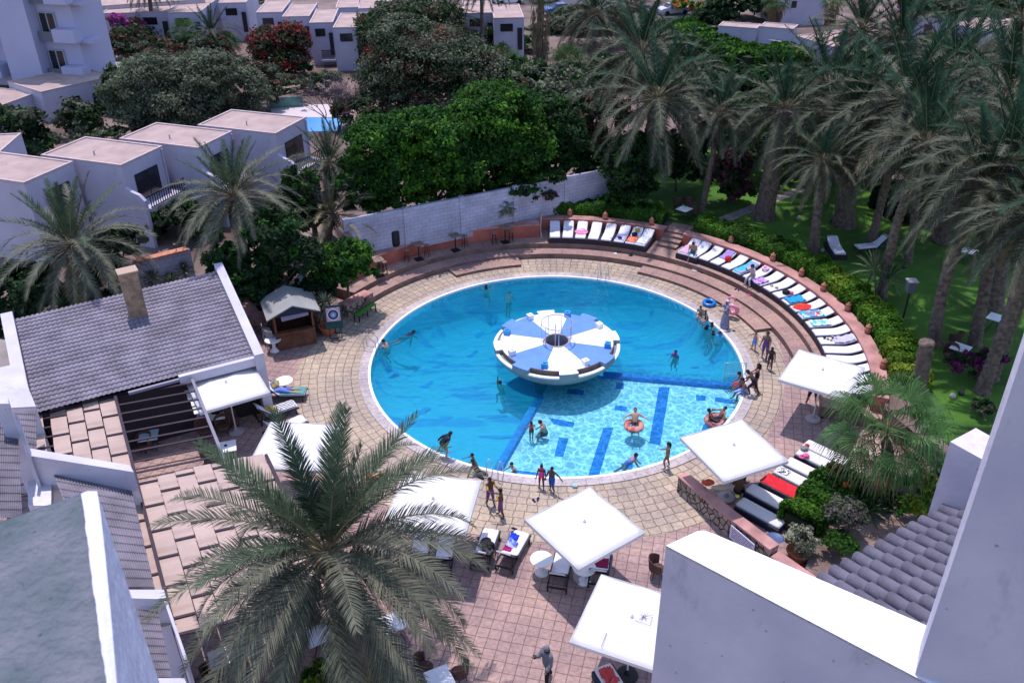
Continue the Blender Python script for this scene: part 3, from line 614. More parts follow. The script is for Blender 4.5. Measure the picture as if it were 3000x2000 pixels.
b=MB().tube([(.35+.35*math.sin(q),.05+.17*math.cos(q),bedz(.4)+.045) for q in np.linspace(-1.3,1.3,10)],.018,5); o=b.build('towel_print',mat('yellow_print',(.8,.5,.05),.8)); o.location=beds['r11'][0]; o.rotation_euler=(0,0,beds['r11'][1]); o.parent=[x for x in COL.objects if x.get('label','').startswith('oval red')][0]; o.matrix_parent_inverse.identity(); o.location=(0,0,0); o.rotation_euler=(0,0,0)
C('r12','towel','bright blue towel below the oval red towel','towel',(.05,1.25,-.34,.34),stripes('bluewave',(.02,.35,.62),(.35,.7,.75),2.2,.4,'N'))
oval('r12','towel','red kite-shaped cloth lying on the blue towel','towel',.3,1.15,.3,stripes('redyel',0,0,0))
C('r13','towel','pale aqua patterned towel over a sunbed','towel',(.15,1.2,-.3,.3),stripes('aquaprt',(.65,.75,.78),(.08,.5,.6),5,0,'N'))
C('r15','towel','white and lilac cloth with small things on a sunbed','towel',(.7,1.7,-.3,.3),mat('lilac_cloth',0),wr=.04)
C('r19','towel','blue and orange towel on a sunbed by the parasol pole','towel',(.1,1.2,-.3,.3),stripes('blueor',(.03,.3,.6),(.6,.2,.15),2,0,'N'))
# small items
def blob(name,label,cat,p,r,mt,sc=(1,1,.6),seed=1,group=None):
    b=MB().ball((0,0,0),r,n=8,sc=sc); q=random.Random(seed); b.v=[(x*(1+q.uniform(-.2,.2)),y*(1+q.uniform(-.2,.2)),z*(1+q.uniform(-.15,.15))+r*sc[2]*.8) for x,y,z in b.v]
    o=b.build(name,mt,None,True); o.location=p; return tag(o,label,cat,group)
def onbed(k,x,y): p,a=beds[k]; return Vector((p.x+x*math.cos(a)-y*math.sin(a),p.y+x*math.sin(a)+y*math.cos(a),p.z+bedz(x)+.0))
NAVY=mat('navy_cloth',(.01,.015,.06),.8); BLK=mat('black_cloth',(.012,.012,.014),.8); RED=mat('red_cloth',(.6,.02,.02),.8,.1,5); PKC=mat('pink_cloth',(.75,.12,.3),.8); WHC=mat('white_cloth',(.7,.7,.68),.8); BGE=mat('beige_cloth',(.4,.32,.24),.8)
blob('cap','navy cap on a lilac towel in the top row','cap',onbed('t5',.35,0),.13,NAVY,seed=2)
blob('bag','dark blue and yellow bag on the red towel in the top row','bag',onbed('t6',1.15,.05),.2,NAVY,seed=3); blob('beach_bag','yellow and green beach bag on the headrest in the top row','bag',onbed('t6',1.6,0),.17,mat('yellowbag',(.5,.4,.05),.8),seed=4)
blob('bag','small red bag standing between two right sunbeds','bag',onbed('r3',.75,-.42),.19,RED,(1,1,1),5); blob('sun_hat','left of two small straw hats on a sunbed','hat',onbed('r8',.45,.12),.1,BGE,(1,1,.4),6); blob('sun_hat','right of two small straw hats on a sunbed','hat',onbed('r8',.55,-.18),.1,BGE,(1,1,.4),7)
blob('bag','bright pink bag beside the blue towel sunbed','bag',onbed('r9',.85,-.22),.13,PKC,seed=8); blob('bag','black and green bag at mid length of a sunbed','bag',onbed('r9',.6,-.1),.2,BLK,seed=9)
for i in range(5): blob('folded_clothing',['black top','grey scarf','small yellow tube','dark sandal pair','green pouch'][i]+' scattered on the littered sunbed','clothing',onbed('r15',.3+.14*i,.15-.1*(i%3)),.07,[BLK,mat('grey_cloth',(.2,.2,.22),.8),mat('yellowbag',0),BLK,mat('greenpch',(.05,.25,.1),.8)][i],seed=i+20)
def ringfloat(name,label,p,R,r,mt,tilt=0,cat='swim ring',sq=1.,rz=0):
    o=MB().torus((0,0,0),R,r,36,12,sq=sq).build(name,mt,None,True); o.location=p; o.rotation_euler=(tilt,0,rz); return tag(o,label,cat)
ringfloat('swim_ring','small pink swim ring on a sunbed headrest',onbed('r6',1.5,0)+Vector((0,0,.06)),.17,.06,stripes('pinkring',(.8,.3,.45),(.8,.6,.65),4,0,'BANDS'),0)
ringfloat('swim_ring','large glossy blue swim ring lying on the poolside stones',W(2078,888,.1)+Vector((0,0,.02)),.29,.11,mat('blue_vinyl',(.005,.17,.5),.25,spec=.6),.08)
# ---- sandals and litter on the steps
def sandals(p,rz,label,mt):
    t=thing('sandals',label,'sandals',p,rz)
    for s in(-1,1):
        b=MB().prism([(-.12,-.035),(-.06,-.045),(.08,-.05),(.13,0),(.08,.05),(-.06,.045),(-.12,.035)],0,.025); b.tube([(.03,-.05,.02),(.04,0,.06),(.03,.05,.02)],.012,5); o=b.build('sandal',mt,t); o.location=(random.uniform(-.05,.05),s*.09,0); o.rotation_euler=(0,0,s*.3)
TAN=mat('tan_leather',(.35,.2,.12),.7)
for i,(x,y,h,l,m) in enumerate([(1805,744,.33,'pale sandals on the step below the navy cap sunbed',WHC),(1813,739,.33,'dark sandals on the step below the top row',BLK),(1848,748,.33,'black and white sandals under the red towel sunbed',BLK),(1855,746,.33,'brown sandals under the last top row sunbeds',TAN),(1990,777,.33,'tan sandals by the seated man in green shorts',TAN),(2036,792,.33,'white sandals with pink straps on the right steps',WHC),(2059,799,.33,'black sandals right of the white pair',BLK),(2082,806,.33,'red sandals on the right steps',RED),(2160,848,.33,'dark purple sandals on the right steps',mat('purple',(.08,.02,.12),.7)),(2196,863,.33,'pale pink sandals on the right steps',PKC),(2143,968,0,'black and white sandals by the patterned dress',BLK),(1570,1465,0,'blue sandals on the stones below the girl in pink',NAVY),(1503,1553,0,'dark sandals by the front sunbed foot',BLK),(2385,1230,0,'black shoes on the tiles under the right parasol',BLK),(2403,1226,0,'small dark sandals under the right parasol',BLK),(2273,905,.33,'lilac flip flops on the right steps',mat('lilac_cloth',0))]): sandals(W(x,y,h)+Vector((0,0,.008)),i*1.3,l,m)
# ================= parasols
def parasol(label,c,rz,h=2.55,size=3.,kind='full',tilt=0):
    t=thing('parasol',label,'parasol',(c[0],c[1],0),rz,'square white parasols'); s=size/2; b=MB(); n=10; V=[];F=[]
    for i in range(n+1):
        for j in range(n+1):
            x=-s+size*i/n; y=-s+size*j/n; q=max(abs(x),abs(y))/s; z=h+.2*(1-q)+ .03*math.sin(pi*min(1,abs(abs(x)-abs(y))/s))*-1; V.append((x,y,z))
    for i in range(n):
        for j in range(n): a=i*(n+1)+j; F.append((a,a+n+1,a+n+2,a+1))
    b.add(V,F); o=b.build('canopy',CUR,t,True); m=o.modifiers.new('thickness','SOLIDIFY'); m.thickness=.015
    b=MB()
    for i in range(4):
        q=rad(90*i); b.box((math.cos(q)*s,math.sin(q)*s,h-.06),(.012,size,.14),q)
    b.build('valance',CUR,t)
    MB().tube([(0,0,.05),(0,0,h+.2)],.03,8).build('pole',mat('pole_white',(.6,.6,.6),.5),t)
    b=MB(); 
    for i in range(8): q=rad(45*i); e=s*(1.36 if i%2 else .97); b.tube([(0,0,h+.12),(e*math.cos(q),e*math.sin(q),h-.03)],.012,5)
    b.build('ribs',mat('pole_white',0),t)
    MB().lathe((0,0,h+.2),[(.05,0),(.06,.03),(.03,.07),(.005,.12)],10).build('finial',mat('pole_white',0),t)
    MB().lathe((0,0,0),[(.34,0),(.36,.04),(.34,.1),(.12,.14),(.06,.3),(.05,.3)],18).build('base',mat('base_'+kind,(.35,.3,.3) if kind=='full' else (.02,.02,.022),.6),t)
    return t
def psq(P,h=2.55):
    q=[W(x,y,h) for x,y in P]; c=sum(q,Vector())/4; d=q[1]-q[0]; return c,math.atan2(d.y,d.x)
for lab,P,k in (('white square parasol in the front centre, over two dark loungers',[(1550,1518),(1737,1424),(1879,1563),(1681,1669)],'full'),
  ('white square parasol at the stone wall, pointing into the shallow water',[(2009,1280),(2177,1231),(2306,1352),(2104,1405)],'full'),
  ('white square parasol at the right end of the curved sunbed row',[(2291,1108),(2353,1018),(2529,1082),(2464,1175)],'full'),
  ('white square parasol partly hidden by the big white parapet at the front',[(1711,1880),(1796,1693),(1990,1765),(1905,1955)],'black'),
  ('white square parasol against the grey tiled roof over the dining table',[(565,1110),(725,1066),(768,1150),(597,1200)],'full'),
  ('white square parasol in front of the pool edge, behind palm fronds',[(1412,1424),(1381,1533),(1120,1525),(1165,1412)],'full'),
  ('white square parasol left of the big palm crown, almost hidden by fronds',[(735,1345),(800,1222),(980,1262),(950,1400)],'full')):
    c,a=psq(P); parasol(lab,c,a,kind=k)
# ================= loungers at the front, left and lower right
fr=[(1407,1640,1440,1552,'dark lounger with white mattress left of the towel lounger, person in black on it'),(1478,1650,1530,1560,'dark lounger piled with blue and pink towels'),(1637,1690,1655,1610,'dark lounger with grey mattress under the left of the front parasol'),(1756,1672,1766,1600,'dark lounger with raised back under the right of the front parasol'),(1299,1640,1312,1565,'dark empty lounger at the tips of the palm fronds'),(1228,1630,1240,1555,'dark lounger mostly hidden behind the palm fronds')]
def bedpx(P,hx,hy,fx,fy,label,group,h=.35):
    a=W(hx,hy,h);f=W(fx,fy,h); d=(a-f); return bed(P,(f.x,f.y,0),math.atan2(d.y,d.x),label,group),Vector((f.x,f.y,0)),math.atan2(d.y,d.x)
BZ[:]=[.42,.5,.64]
ff={}
for hx,hy,fx,fy,l in fr: ff[l[:12]+str(hx)]=bedpx(BB,hx,hy,fx,fy,l,'dark framed loungers on the front tiles')
k=list(ff.values())
def C2(v,name,label,pts,mt,**kw): return cloth(name,label,'towel',v[1],v[2],pts,mt,.0,**kw)
C2(k[1],'towel','bright blue towel at the foot of the towel lounger',(.25,.65,-.34,-.0),mat('royal',(.01,.05,.6),.9),wr=.08); C2(k[1],'towel','crumpled pale blue patterned cloth on the towel lounger',(.6,1.0,-.3,.1),stripes('bluepat',(.1,.2,.6),(.45,.5,.75),9,0,'N'),wr=.1); C2(k[1],'towel','magenta and pink cloth on the towel lounger',(1.0,1.25,-.3,.0),mat('magenta',(.35,.01,.15),.9),wr=.06)
C2(k[3],'towel','dark red towel under the right edge of the front parasol',(.7,1.2,-.3,.3),mat('wine',(.25,.01,.05),.9))
lf=[(785,1148,895,1145,'lounger with the woman in the blue shirt, nearest the round table'),(762,1215,865,1180,'lounger with black and white striped towel and yellow bag'),(800,1262,890,1222,'bare white lounger below the striped towel lounger')]
ll=[bedpx(BB,hx,hy,fx,fy,l,'loungers left of the pool',.4) for hx,hy,fx,fy,l in lf]
C2(ll[1],'towel','black and white striped towel on a left lounger',(.05,1.0,-.33,.33),stripes('bwst',(.75,.75,.75),(.01,.01,.02),2.4,pi/2)); C2(ll[0],'towel','green towel under the woman in the blue shirt',(.0,1.2,-.33,.33),mat('seagreen',(.08,.3,.25),.9))
def onb(v,x,y,z=0): p,a=v[1],v[2]; return Vector((p.x+x*math.cos(a)-y*math.sin(a),p.y+x*math.sin(a)+y*math.cos(a),bedz(x)+z))
blob('beach_bag','orange and yellow bag on the striped towel lounger','bag',onb(ll[1],1.25,0),.24,mat('orangeyel',(.7,.35,.03),.8,col2=(.6,.6,.2),scale=3,var=.1),(1.4,.8,.6),31)
blob('backpack','blue and yellow backpack at the head of the blue shirt woman','bag',onb(ll[0],1.5,-.2),.25,mat('bluepack',(.02,.1,.25),.8,col2=(.6,.4,.02),scale=4,var=.1),(1,1.2,.7),32)
BZ[:]=[.385,.02,.6]
lr=[(9.1,27.0),(9.68,27.85),(10.42,28.42),(11.12,29.0),(11.72,29.55),(12.41,30.22),(12.86,30.76)]
ld=['lowest white lounger behind the stone wall, half in the parasol shade','grey shaded lounger where the dark haired man sits','lounger covered by a large red cloth','white lounger with an open book of prints on it','bare white lounger between the print and the pink ring','lounger of the parallel row with a pink ring and bag on it','last white lounger of the parallel row, nearest the fan palm']
lv=[]
for i,(x,y) in enumerate(lr):
    a=rad(-46); p=Vector((x,y,0)); bed(BF,p,a,ld[i],'white loungers behind the stone wall'); lv.append((None,p,a))
C2(lv[2],'towel','large bright red cloth with dark print on a lounger',(.0,1.75,-.36,.36),stripes('redbig',(.55,.01,.02),(.62,.015,.025),3,0,'N'))
C2(lv[3],'towel','white cloth with small black print',(.1,.55,-.2,.2),stripes('bwprt',(.8,.8,.8),(.05,.07,.09),14,0,'N'))
blob('bag','pink and lilac bag on the last parallel lounger','bag',onb(lv[5],.45,-.25),.14,PKC,seed=41); ringfloat('swim_ring','small pink swim ring beside a pink bag on the last parallel lounger',onb(lv[5],.35,-.4,.03),.1,.035,PKC)
blob('bag','grey and black clothes bundle at the foot of the last parallel lounger','bag',onb(lv[5],.15,.15),.16,mat('grey_cloth',0),seed=43); blob('bag','small red purse at the head corner above the parallel loungers','bag',onb(lv[5],.1,.45),.1,RED,seed=44)
x=bedpx(BF,1790,1990,1765,1950,'grey lounger with a red shirt at the bottom edge by the parasol base','loungers on the front tiles'); o=cloth('shirt','red shirt dropped on the bottom edge lounger','shirt',x[1],x[2],(.15,.8,-.25,.2),mat('coral',(.6,.08,.08),.9),0,wr=.1)
# lawn sunbeds
p=W(2463,745,1.6); bed(BA,(p.x,p.y,1.23),rad(88),'single white sunbed standing alone on the lawn','sunbeds on the lawn'); p=W(2508,727,1.5)
t=bed(BB,(p.x,p.y,1.23),rad(10),'folded navy striped lounger on the lawn beside the white one','sunbeds on the lawn')
# ================= tables, stools, chairs
WOD=mat('table_wood',(.2,.14,.11),.7,.3,6); WHP=mat('white_plastic',(.8,.8,.8),.4,.03); BLKM=mat('black_metal',(.015,.014,.016),.5); WIC=mat('wicker_brown',(.1,.055,.045),.8,.4,18,.5,60)
def bartable():
    t=thing('bar_table','','bar table'); MB().box((0,0,1.06),(.62,.62,.05)).build('table_top',WOD,t); b=MB(); b.tube([(0,0,.03),(0,0,1.04)],.04,8); b.build('pedestal',BLKM,t); MB().box((0,0,.025),(.5,.5,.05)).build('base',BLKM,t); return t
def stool():
    t=thing('bar_stool','','bar stool'); MB().lathe((0,0,.72),[(.17,0),(.18,.03),(.15,.06)],14).build('seat',WOD,t)
    for k in range(4): q=pi/4+k*pi/2; MB().tube([(.1*math.cos(q),.1*math.sin(q),.72),(.2*math.cos(q),.2*math.sin(q),0)],.016,6).build('leg',BLKM,t)
    MB().torus((0,0,.25),.165,.012,20,5).build('foot_ring',BLKM,t); return t
BT=bartable(); STL=stool(); fl=set()
def put(P,loc,rz,label,cat=None,group=None):
    if id(P) in fl: c=dup(P)
    else: fl.add(id(P)); c=P
    c.location=loc; c.rotation_euler=(0,0,rz); return tag(c,label,cat,group)
for i,(x,y,sx,l) in enumerate([(1112,808,((1128,800,'right of the table half behind the bush'),(1118,790,'behind the table half behind the bush')),'bar table half behind the round green bush'),(1228,760,((1193,765,'alone left of the second bar table'),(1252,750,'right behind the second bar table')),'second bar table from the left along the red wall'),(1335,734,((1362,722,'right of the third bar table'),),'third bar table from the left along the red wall'),(1480,710,((1448,714,'left of the fourth bar table'),(1497,707,'right of the fourth bar table')),'fourth bar table, nearest the pale pipe')]):
    p=W(x,y,.62); put(BT,p,.5,l,'bar table','bar tables along the red wall')
    for (a,b_,s) in sx: put(STL,W(a,b_,.62),.3+i,'bar stool '+s,'bar stool','bar stools along the red wall')
# wicker chair
def wchair():
    t=thing('wicker_chair','','chair'); b=MB(); b.lathe((0,0,.36),[(.27,0),(.29,.05),(.25,.09)],18); b.build('seat',WIC,t)
    V=[];F=[];n=20
    for i in range(n+1):
        a=rad(-110+220*i/n); hh=.34+.2*math.cos(a*.8)
        for r,z in((.28,.4),(.33,.4+hh),(.36,.4+hh),(.31,.4)): V.append((-r*math.cos(a)*1.,r*math.sin(a),z))
    for i in range(n):
        for j in range(4): F.append((i*4+j,i*4+(j+1)%4,(i+1)*4+(j+1)%4,(i+1)*4+j))
    F+=[(0,1,2,3),(n*4+3,n*4+2,n*4+1,n*4)]; MB().add(V,F).build('backrest',WIC,t)
    for k in range(4): q=pi/4+k*pi/2; MB().tube([(.2*math.cos(q),.2*math.sin(q),.38),(.24*math.cos(q),.24*math.sin(q),0)],.02,6).build('leg',WIC,t)
    return t
WC=wchair()
def sqtable(mt,s=.8):
    t=thing('dining_table','','table'); MB().box((0,0,.74),(s,s,.035)).build('table_top',mt,t)
    for k in range(4): q=pi/4+k*pi/2; MB().tube([(.0,0,.72),(.48*s*math.cos(q),.48*s*math.sin(q),0)],.02,6).build('leg',BLKM,t)
    return t
TW=sqtable(WHP); TG=sqtable(mat('glass_top',(.45,.6,.65),.1,spec=.8)); 
def T(P,x,y,rz,l,g=None,h=0): put(P,W(x,y,h+.74)-Vector((0,0,.74)),rz,l,'table',g)
gt='square white tables on the hotel terrace'
T(TW,664,1308,rad(17),'white square table beside the open pergola, dark ashtray on it',gt); T(TW,930,1860,rad(30),'white square table seen through the palm fronds at the lower left',gt); T(TW,1153,1822,rad(25),'white square table seen through the fronds right of the trunk',gt); T(TW,1287,1985,rad(25),'white square table at the bottom edge beside a wicker chair',gt); T(TW,650,1925,rad(25),'white square table behind the low white walls at the lower left',gt); T(TW,632,1215,rad(17),'pale square dining table with cups under the parasol',gt)
T(TG,435,1275,rad(14),'pale blue striped table under the open pergola beams'); 
blob('ashtray','dark ashtray on the white table beside the pergola','ashtray',W(661,1305,.76),.07,BLK,(1,1,.4),3)
gc='brown wicker chairs'
for x,y,rz,l in ((1345,1975,2.4,'brown wicker chair at the bottom edge right of the white table'),(1245,1960,.4,'brown wicker chair under the frond tips at the bottom edge'),(1925,1670,0,'wicker chair peeking out from behind the big white parapet'),(955,1830,1,'wicker chair by the left table under the fronds'),(625,1985,1,'wicker chair at the lower left corner table'),(700,1960,2.6,'wicker chair right of the lower left corner table'),(425,1305,-2,'wicker chair in front of the pale blue table'),(465,1245,1.7,'wicker chair behind the pale blue table'),(598,1265,-1.4,'wicker chair in front of the diners under the pergola beams'),(655,1255,-1.2,'wicker chair on the near side of the dining table'),(687,1235,.3,'wicker chair right of the dining table'),(610,1340,.6,'wicker chair by the edge of the woven shade cloth')): put(WC,W(x,y,.3)-Vector((0,0,.3)),rz,l,'chair',gc)
def roundtable():
    t=thing('round_table','','table'); MB().lathe((0,0,.68),[(.02,0),(.42,0),(.43,.02),(.42,.04),(.02,.045)],28).build('table_top',WHP,t); MB().lathe((0,0,0),[(.25,0),(.26,.05),(.1,.2),(.08,.45),(.2,.68)],20).build('pedestal',WHP,t); return t
RT=roundtable(); 
for x,y,l in((832,1115,'round white table between kiosk and the blue shirt lounger'),(1587,1637,'round white table with pedestal between the front loungers'),(1712,1662,'round white table under the tip of the front parasol')): put(RT,W(x,y,.7)-Vector((0,0,.7)),0,l,'table','round white plastic tables')
# lawn furniture
for x,y,l in ((2005,612,'pale square table on the lawn beyond the hedge'),(2815,1018,'pale square table on the lawn between the right palm trunks'),(2920,930,'pale table on the lawn behind the leaning right trunks'),(2840,735,'small pale table deep in the shaded lawn')): T(TG if False else TW,x,y,.8,l,'pale tables on the lawn',1.23)
for x,y,rz,l in((1985,600,1.6,'wicker chair left behind the lawn table beyond the hedge'),(2015,598,1.2,'wicker chair behind the lawn table beyond the hedge'),(2033,620,0,'wicker chair right of the lawn table beyond the hedge'),(2795,1000,2,'wicker chair left of the lawn table between the right trunks'),(2780,1045,-2.2,'wicker chair in front of the lawn table between the right trunks'),(2880,725,0,'wicker chair deep in the shaded lawn')): put(WC,W(x,y,1.5)-Vector((0,0,.27)),rz,l,'chair',gc)
# lamp post on the lawn
b0=W(2640,955,1.23); t=thing('lamp_post','lantern lamp post standing on the shaded lawn','lamp post',b0); MB().tube([(0,0,0),(0,0,2.)],.05,8).build('pole',BLKM,t); MB().box((0,0,2.3),(.34,.34,.6),taper=1.25).build('lantern',mat('lantern_grey',(.12,.12,.15),.4),t); MB().box((0,0,2.63),(.5,.5,.05)).build('lantern_cap',mat('cap_pale',(.4,.4,.38),.6),t)
for i,(x,y) in enumerate([(2408,738),(2372,735),(2560,725),(2648,785),(2745,968),(2800,1015),(2790,1165),(2815,1155),(2340,642),(2435,650),(2375,930) if False else (2870,905)]): 
    o=MB().lathe((0,0,0),[(.12,0),(.14,.12),(.1,.2),(.02,.24)],10).build('garden_spotlight',mat('spot_dark',(.05,.05,.06),.5) if i%2 else mat('spot_pale',(.45,.42,.4),.6),None,True); o.location=W(x,y,1.23); tag(o,'garden spotlight in the grass, number %s along the lawn from the far side'%names[min(i,10)] if False else ['dark','pale'][i%2-1]+' low garden light in the lawn '+['by the slender left trunk','left of the slender trunk','below the medium trunk','by the short middle trunk','below the leaning trunk','beside the chair by the right trunks','in the dark grass by the fan palm','right of the dark grass light','between the thick trunks far back','beside the thick trunk','behind the long leaning trunk'][i],'garden light','low lights in the lawn')
# ================= small structures beside the pool
WD=mat('brown_wood',(.14,.06,.035),.75,.35,2,.3,20); FELT=mat('kiosk_roof',(.28,.29,.27),.85,.1,1.2,.1,5)
ka=W(818,1027,0);kb=W(926,1005,0); ang=math.atan2(kb.y-ka.y,kb.x-ka.x); Lk=(kb-ka).length
t=thing('kiosk','small brown wooden kiosk with grey pitched roof beside the pool','kiosk',ka,ang); D=1.75
for s in((0,0),(Lk,0),(0,D),(Lk,D)): MB().box((s[0],s[1],1.05),(.1,.1,2.1)).build('post',WD,t)
MB().box((Lk/2,0,.5),(Lk-.1,.06,1.)).build('front_counter',WD,t); MB().box((Lk/2,D,1.05),(Lk-.1,.05,2.1)).build('rear_wall',WD,t)
for x in(0,Lk): MB().box((x,D/2,1.05),(.05,D-.1,2.1)).build('side_wall',WD,t)
MB().box((Lk/2,-.02,1.03),(Lk+.1,.35,.05)).build('counter_top',WD,t)
MB().bar((.35,-.12,1.95),(Lk-.2,-.12,2.05),.04,.42).build('blind',mat('blind_grey',(.25,.25,.36),.8,.05),t)
b=MB(); y0,y1=-.45,D+.3; xm=Lk/2
for x0,x1,z0,z1 in((-.4,xm,2.12,2.72),(xm,Lk+.4,2.72,2.12)): b.add([(x0,y0,z0),(x1,y0,z1),(x1,y1,z1),(x0,y1,z0),(x0,y0,z0-.06),(x1,y0,z1-.06),(x1,y1,z1-.06),(x0,y1,z0-.06)],[(0,1,2,3),(7,6,5,4),(0,4,5,1),(2,6,7,3),(0,3,7,4),(1,5,6,2)])
b.build('roof',FELT,t); MB().add([(0,-.3,2.1),(Lk,-.3,2.1),(xm,-.3,2.6),(0,-.26,2.1),(Lk,-.26,2.1),(xm,-.26,2.6)],[(0,1,2),(3,5,4)]).build('gable',mat('gable_dark',(.02,.03,.06),.8),t)
for i,(x,y,l) in enumerate(((786,1000,'stack of white plastic chairs left of the kiosk'),(800,1018,'second stack of white plastic chairs touching the kiosk corner'))):
    t=thing('chair_stack',l,'stacked chairs',W(x,y,0),.4+i)
    for k in range(5):
        z=k*.07; b=MB(); b.box((0,0,.42+z),(.42,.4,.03)); b.box((-.21,0,.66+z),(.03,.4,.42))
        for s in(-1,1): b.bar((.18,s*.2,.4+z),(-.18,s*.2,.62+z),.03,.03)
        for q in((-.19,-.19),(.19,-.19),(.19,.19),(-.19,.19)): b.tube([(q[0],q[1],.42+z),(q[0]*1.15,q[1]*1.15,z)],.018,5)
        b.build('stacked_chair',mat('chair_plastic',(.5,.5,.52),.5),t)
put(RT,W(805,1028,0),0,'small white round stool table at the left foot of the kiosk','table'); COL.objects
o=None
# dartboard stand
p=W(985,990,0); t=thing('dartboard_stand','dark green board on a stand with a round target, beside the green bench','target stand',p,rad(12))
M=Matrix.Rotation(rad(-12),3,'X'); DG=mat('board_green',(.005,.06,.07),.6)
b=MB(); b.box((0,.1,1.25),(.92,.06,1.3),M=M); b.build('board',DG,t); MB().box((0,.055,1.42),(.74,.03,.74),M=M).build('target_panel',mat('panel_pink',(.55,.3,.3),.7),t)
for r,m in((.33,mat('ring_white',(.6,.6,.65),.7)),(.27,mat('ring_navy',(.03,.05,.16),.7)),(.16,mat('ring_mid',(.2,.3,.45),.7)),(.06,mat('ring_white',0))):
    b=MB().lathe((0,0,0),[(r,0),(r,.012)],28); b.xf(Matrix.Translation((0,.05-(.4-r)*.06,1.42))@Matrix.Rotation(pi/2-rad(12),4,'X')); b.build('target_ring',m,t)
b=MB()
for s in(-1,1): b.tube([(s*.28,.05,.62),(s*.32,-.05,.02)],.02,6)
b.tube([(-.32,-.05,.03),(.32,-.05,.03)],.02,6); b.tube([(-.32,-.05,.03),(-.3,.5,.03),(.3,.5,.03),(.32,-.05,.03)],.02,6); b.tube([(0,.15,1.5),(0,.5,.03)],.02,6); b.build('stand',BLKM,t)
o=MB().torus((0,0,.03),.2,.015,24,5).build('metal_hoop',BLKM); o.location=W(984,1000,0); tag(o,'thin black metal hoop lying in front of the dartboard stand','hoop')
# green bench
a=W(1040,925,.4);c=W(1093,890,.4); d=c-a; t=thing('green_bench','bright green slatted bench along the stone wall','bench',(a.x,a.y,0),math.atan2(d.y,d.x)); Lb=d.length; GB=mat('green_paint',(.06,.25,.03),.55,.1,4)
for k,y in enumerate((-.2,-.04,.12)): MB().box((Lb/2,y,.45),(Lb,.12,.035)).build('seat_slat',GB if k<2 else mat('green_dark',(.02,.12,.02),.6),t)
for x in(.08,Lb/2,Lb-.08):
    b=MB(); 
    for y in(-.22,.14): b.box((x,y,.21),(.05,.05,.42))
    b.box((x,-.04,.41),(.05,.42,.05)); b.build('leg',BLKM,t)
# stone retaining walls
def stonem():
    m=bpy.data.materials.new('rubble_stone'); m.use_nodes=True; N,L=nodes_of(m); b=N['Principled BSDF']; b.inputs['Roughness'].default_value=.9
    tc=N.new('ShaderNodeTexCoord'); v=N.new('ShaderNodeTexVoronoi'); v.feature='DISTANCE_TO_EDGE'; v.inputs['Scale'].default_value=3.4; L.new(tc.outputs['Object'],v.inputs['Vector']); v2=N.new('ShaderNodeTexVoronoi'); v2.inputs['Scale'].default_value=3.4; L.new(tc.outputs['Object'],v2.inputs['Vector'])
    r=N.new('ShaderNodeValToRGB'); L.new(v.outputs['Distance'],r.inputs[0]); e=r.color_ramp.elements; e[0].position=.03; e[0].color=(.11,.07,.06,1); e[1].position=.09; e[1].color=(1,1,1,1)
    r2=N.new('ShaderNodeValToRGB'); L.new(v2.outputs['Color'],r2.inputs[0]); e=r2.color_ramp.elements; e[0].color=(.2,.15,.12,1); e[1].color=(.42,.34,.27,1)
    x=N.new('ShaderNodeMix'); x.data_type='RGBA'; x.blend_type='MULTIPLY'; x.inputs[0].default_value=1; L.new(r.outputs[0],x.inputs[6]); L.new(r2.outputs[0],x.inputs[7]); L.new(x.outputs[2],b.inputs['Base Color'])
    bp=N.new('ShaderNodeBump'); bp.inputs['Strength'].default_value=.9; bp.inputs['Distance'].default_value=.05; L.new(r.outputs[0],bp.inputs['Height']); L.new(bp.outputs[0],b.inputs['Normal']); return m
STN=stonem()
def swall(label,pts,th,h0,h1,cap=True,off=0):
    t=thing('stone_wall',label,'wall',(0,0,0)); n=len(pts); P=[Vector((p[0],p[1],0)) for p in pts]; I=[]
    for i,p in enumerate(P):
        d=(P[min(i+1,n-1)]-P[max(i-1,0)]).normalized(); I.append(p+Vector((-d.y,d.x,0))*th)
    hs=[h0+(h1-h0)*i/(n-1) for i in range(n)]
    for nm,z0f,z1f,m,e in(('wall_body',lambda h:-.1,lambda h:h-.08,STN,0.),)+((('wall_cap',lambda h:h-.08,lambda h:h,REDCAP,.04),) if cap else ()):
        b=MB(); V=[];F=[]
        for p,q,h in zip(P,I,hs):
            d=(q-p).normalized()*e; a=p-d;c=q+d; V+=[(a.x,a.y,z0f(h)),(c.x,c.y,z0f(h)),(c.x,c.y,z1f(h)),(a.x,a.y,z1f(h))]
        for k in range(n-1):
            for j in range(4): j2=(j+1)%4; F.append((k*4+j,k*4+j2,k*4+4+j2,k*4+4+j))
        F+=[(0,1,2,3),((n-1)*4+3,(n-1)*4+2,(n-1)*4+1,(n-1)*4)]; b.add(V,F).build(nm,m,t)
    return t
swall('rubble stone wall with red cap in front of the parallel white loungers',[(6.75,28.0),(8.1,25.65),(8.75,24.6),(9.35,23.6)],.42,.85,1.0)
swall('lower stone wall with red cap behind the big potted plant',[(9.4,23.5),(10.3,22.3),(11.,21.4)],.4,.75,.75)
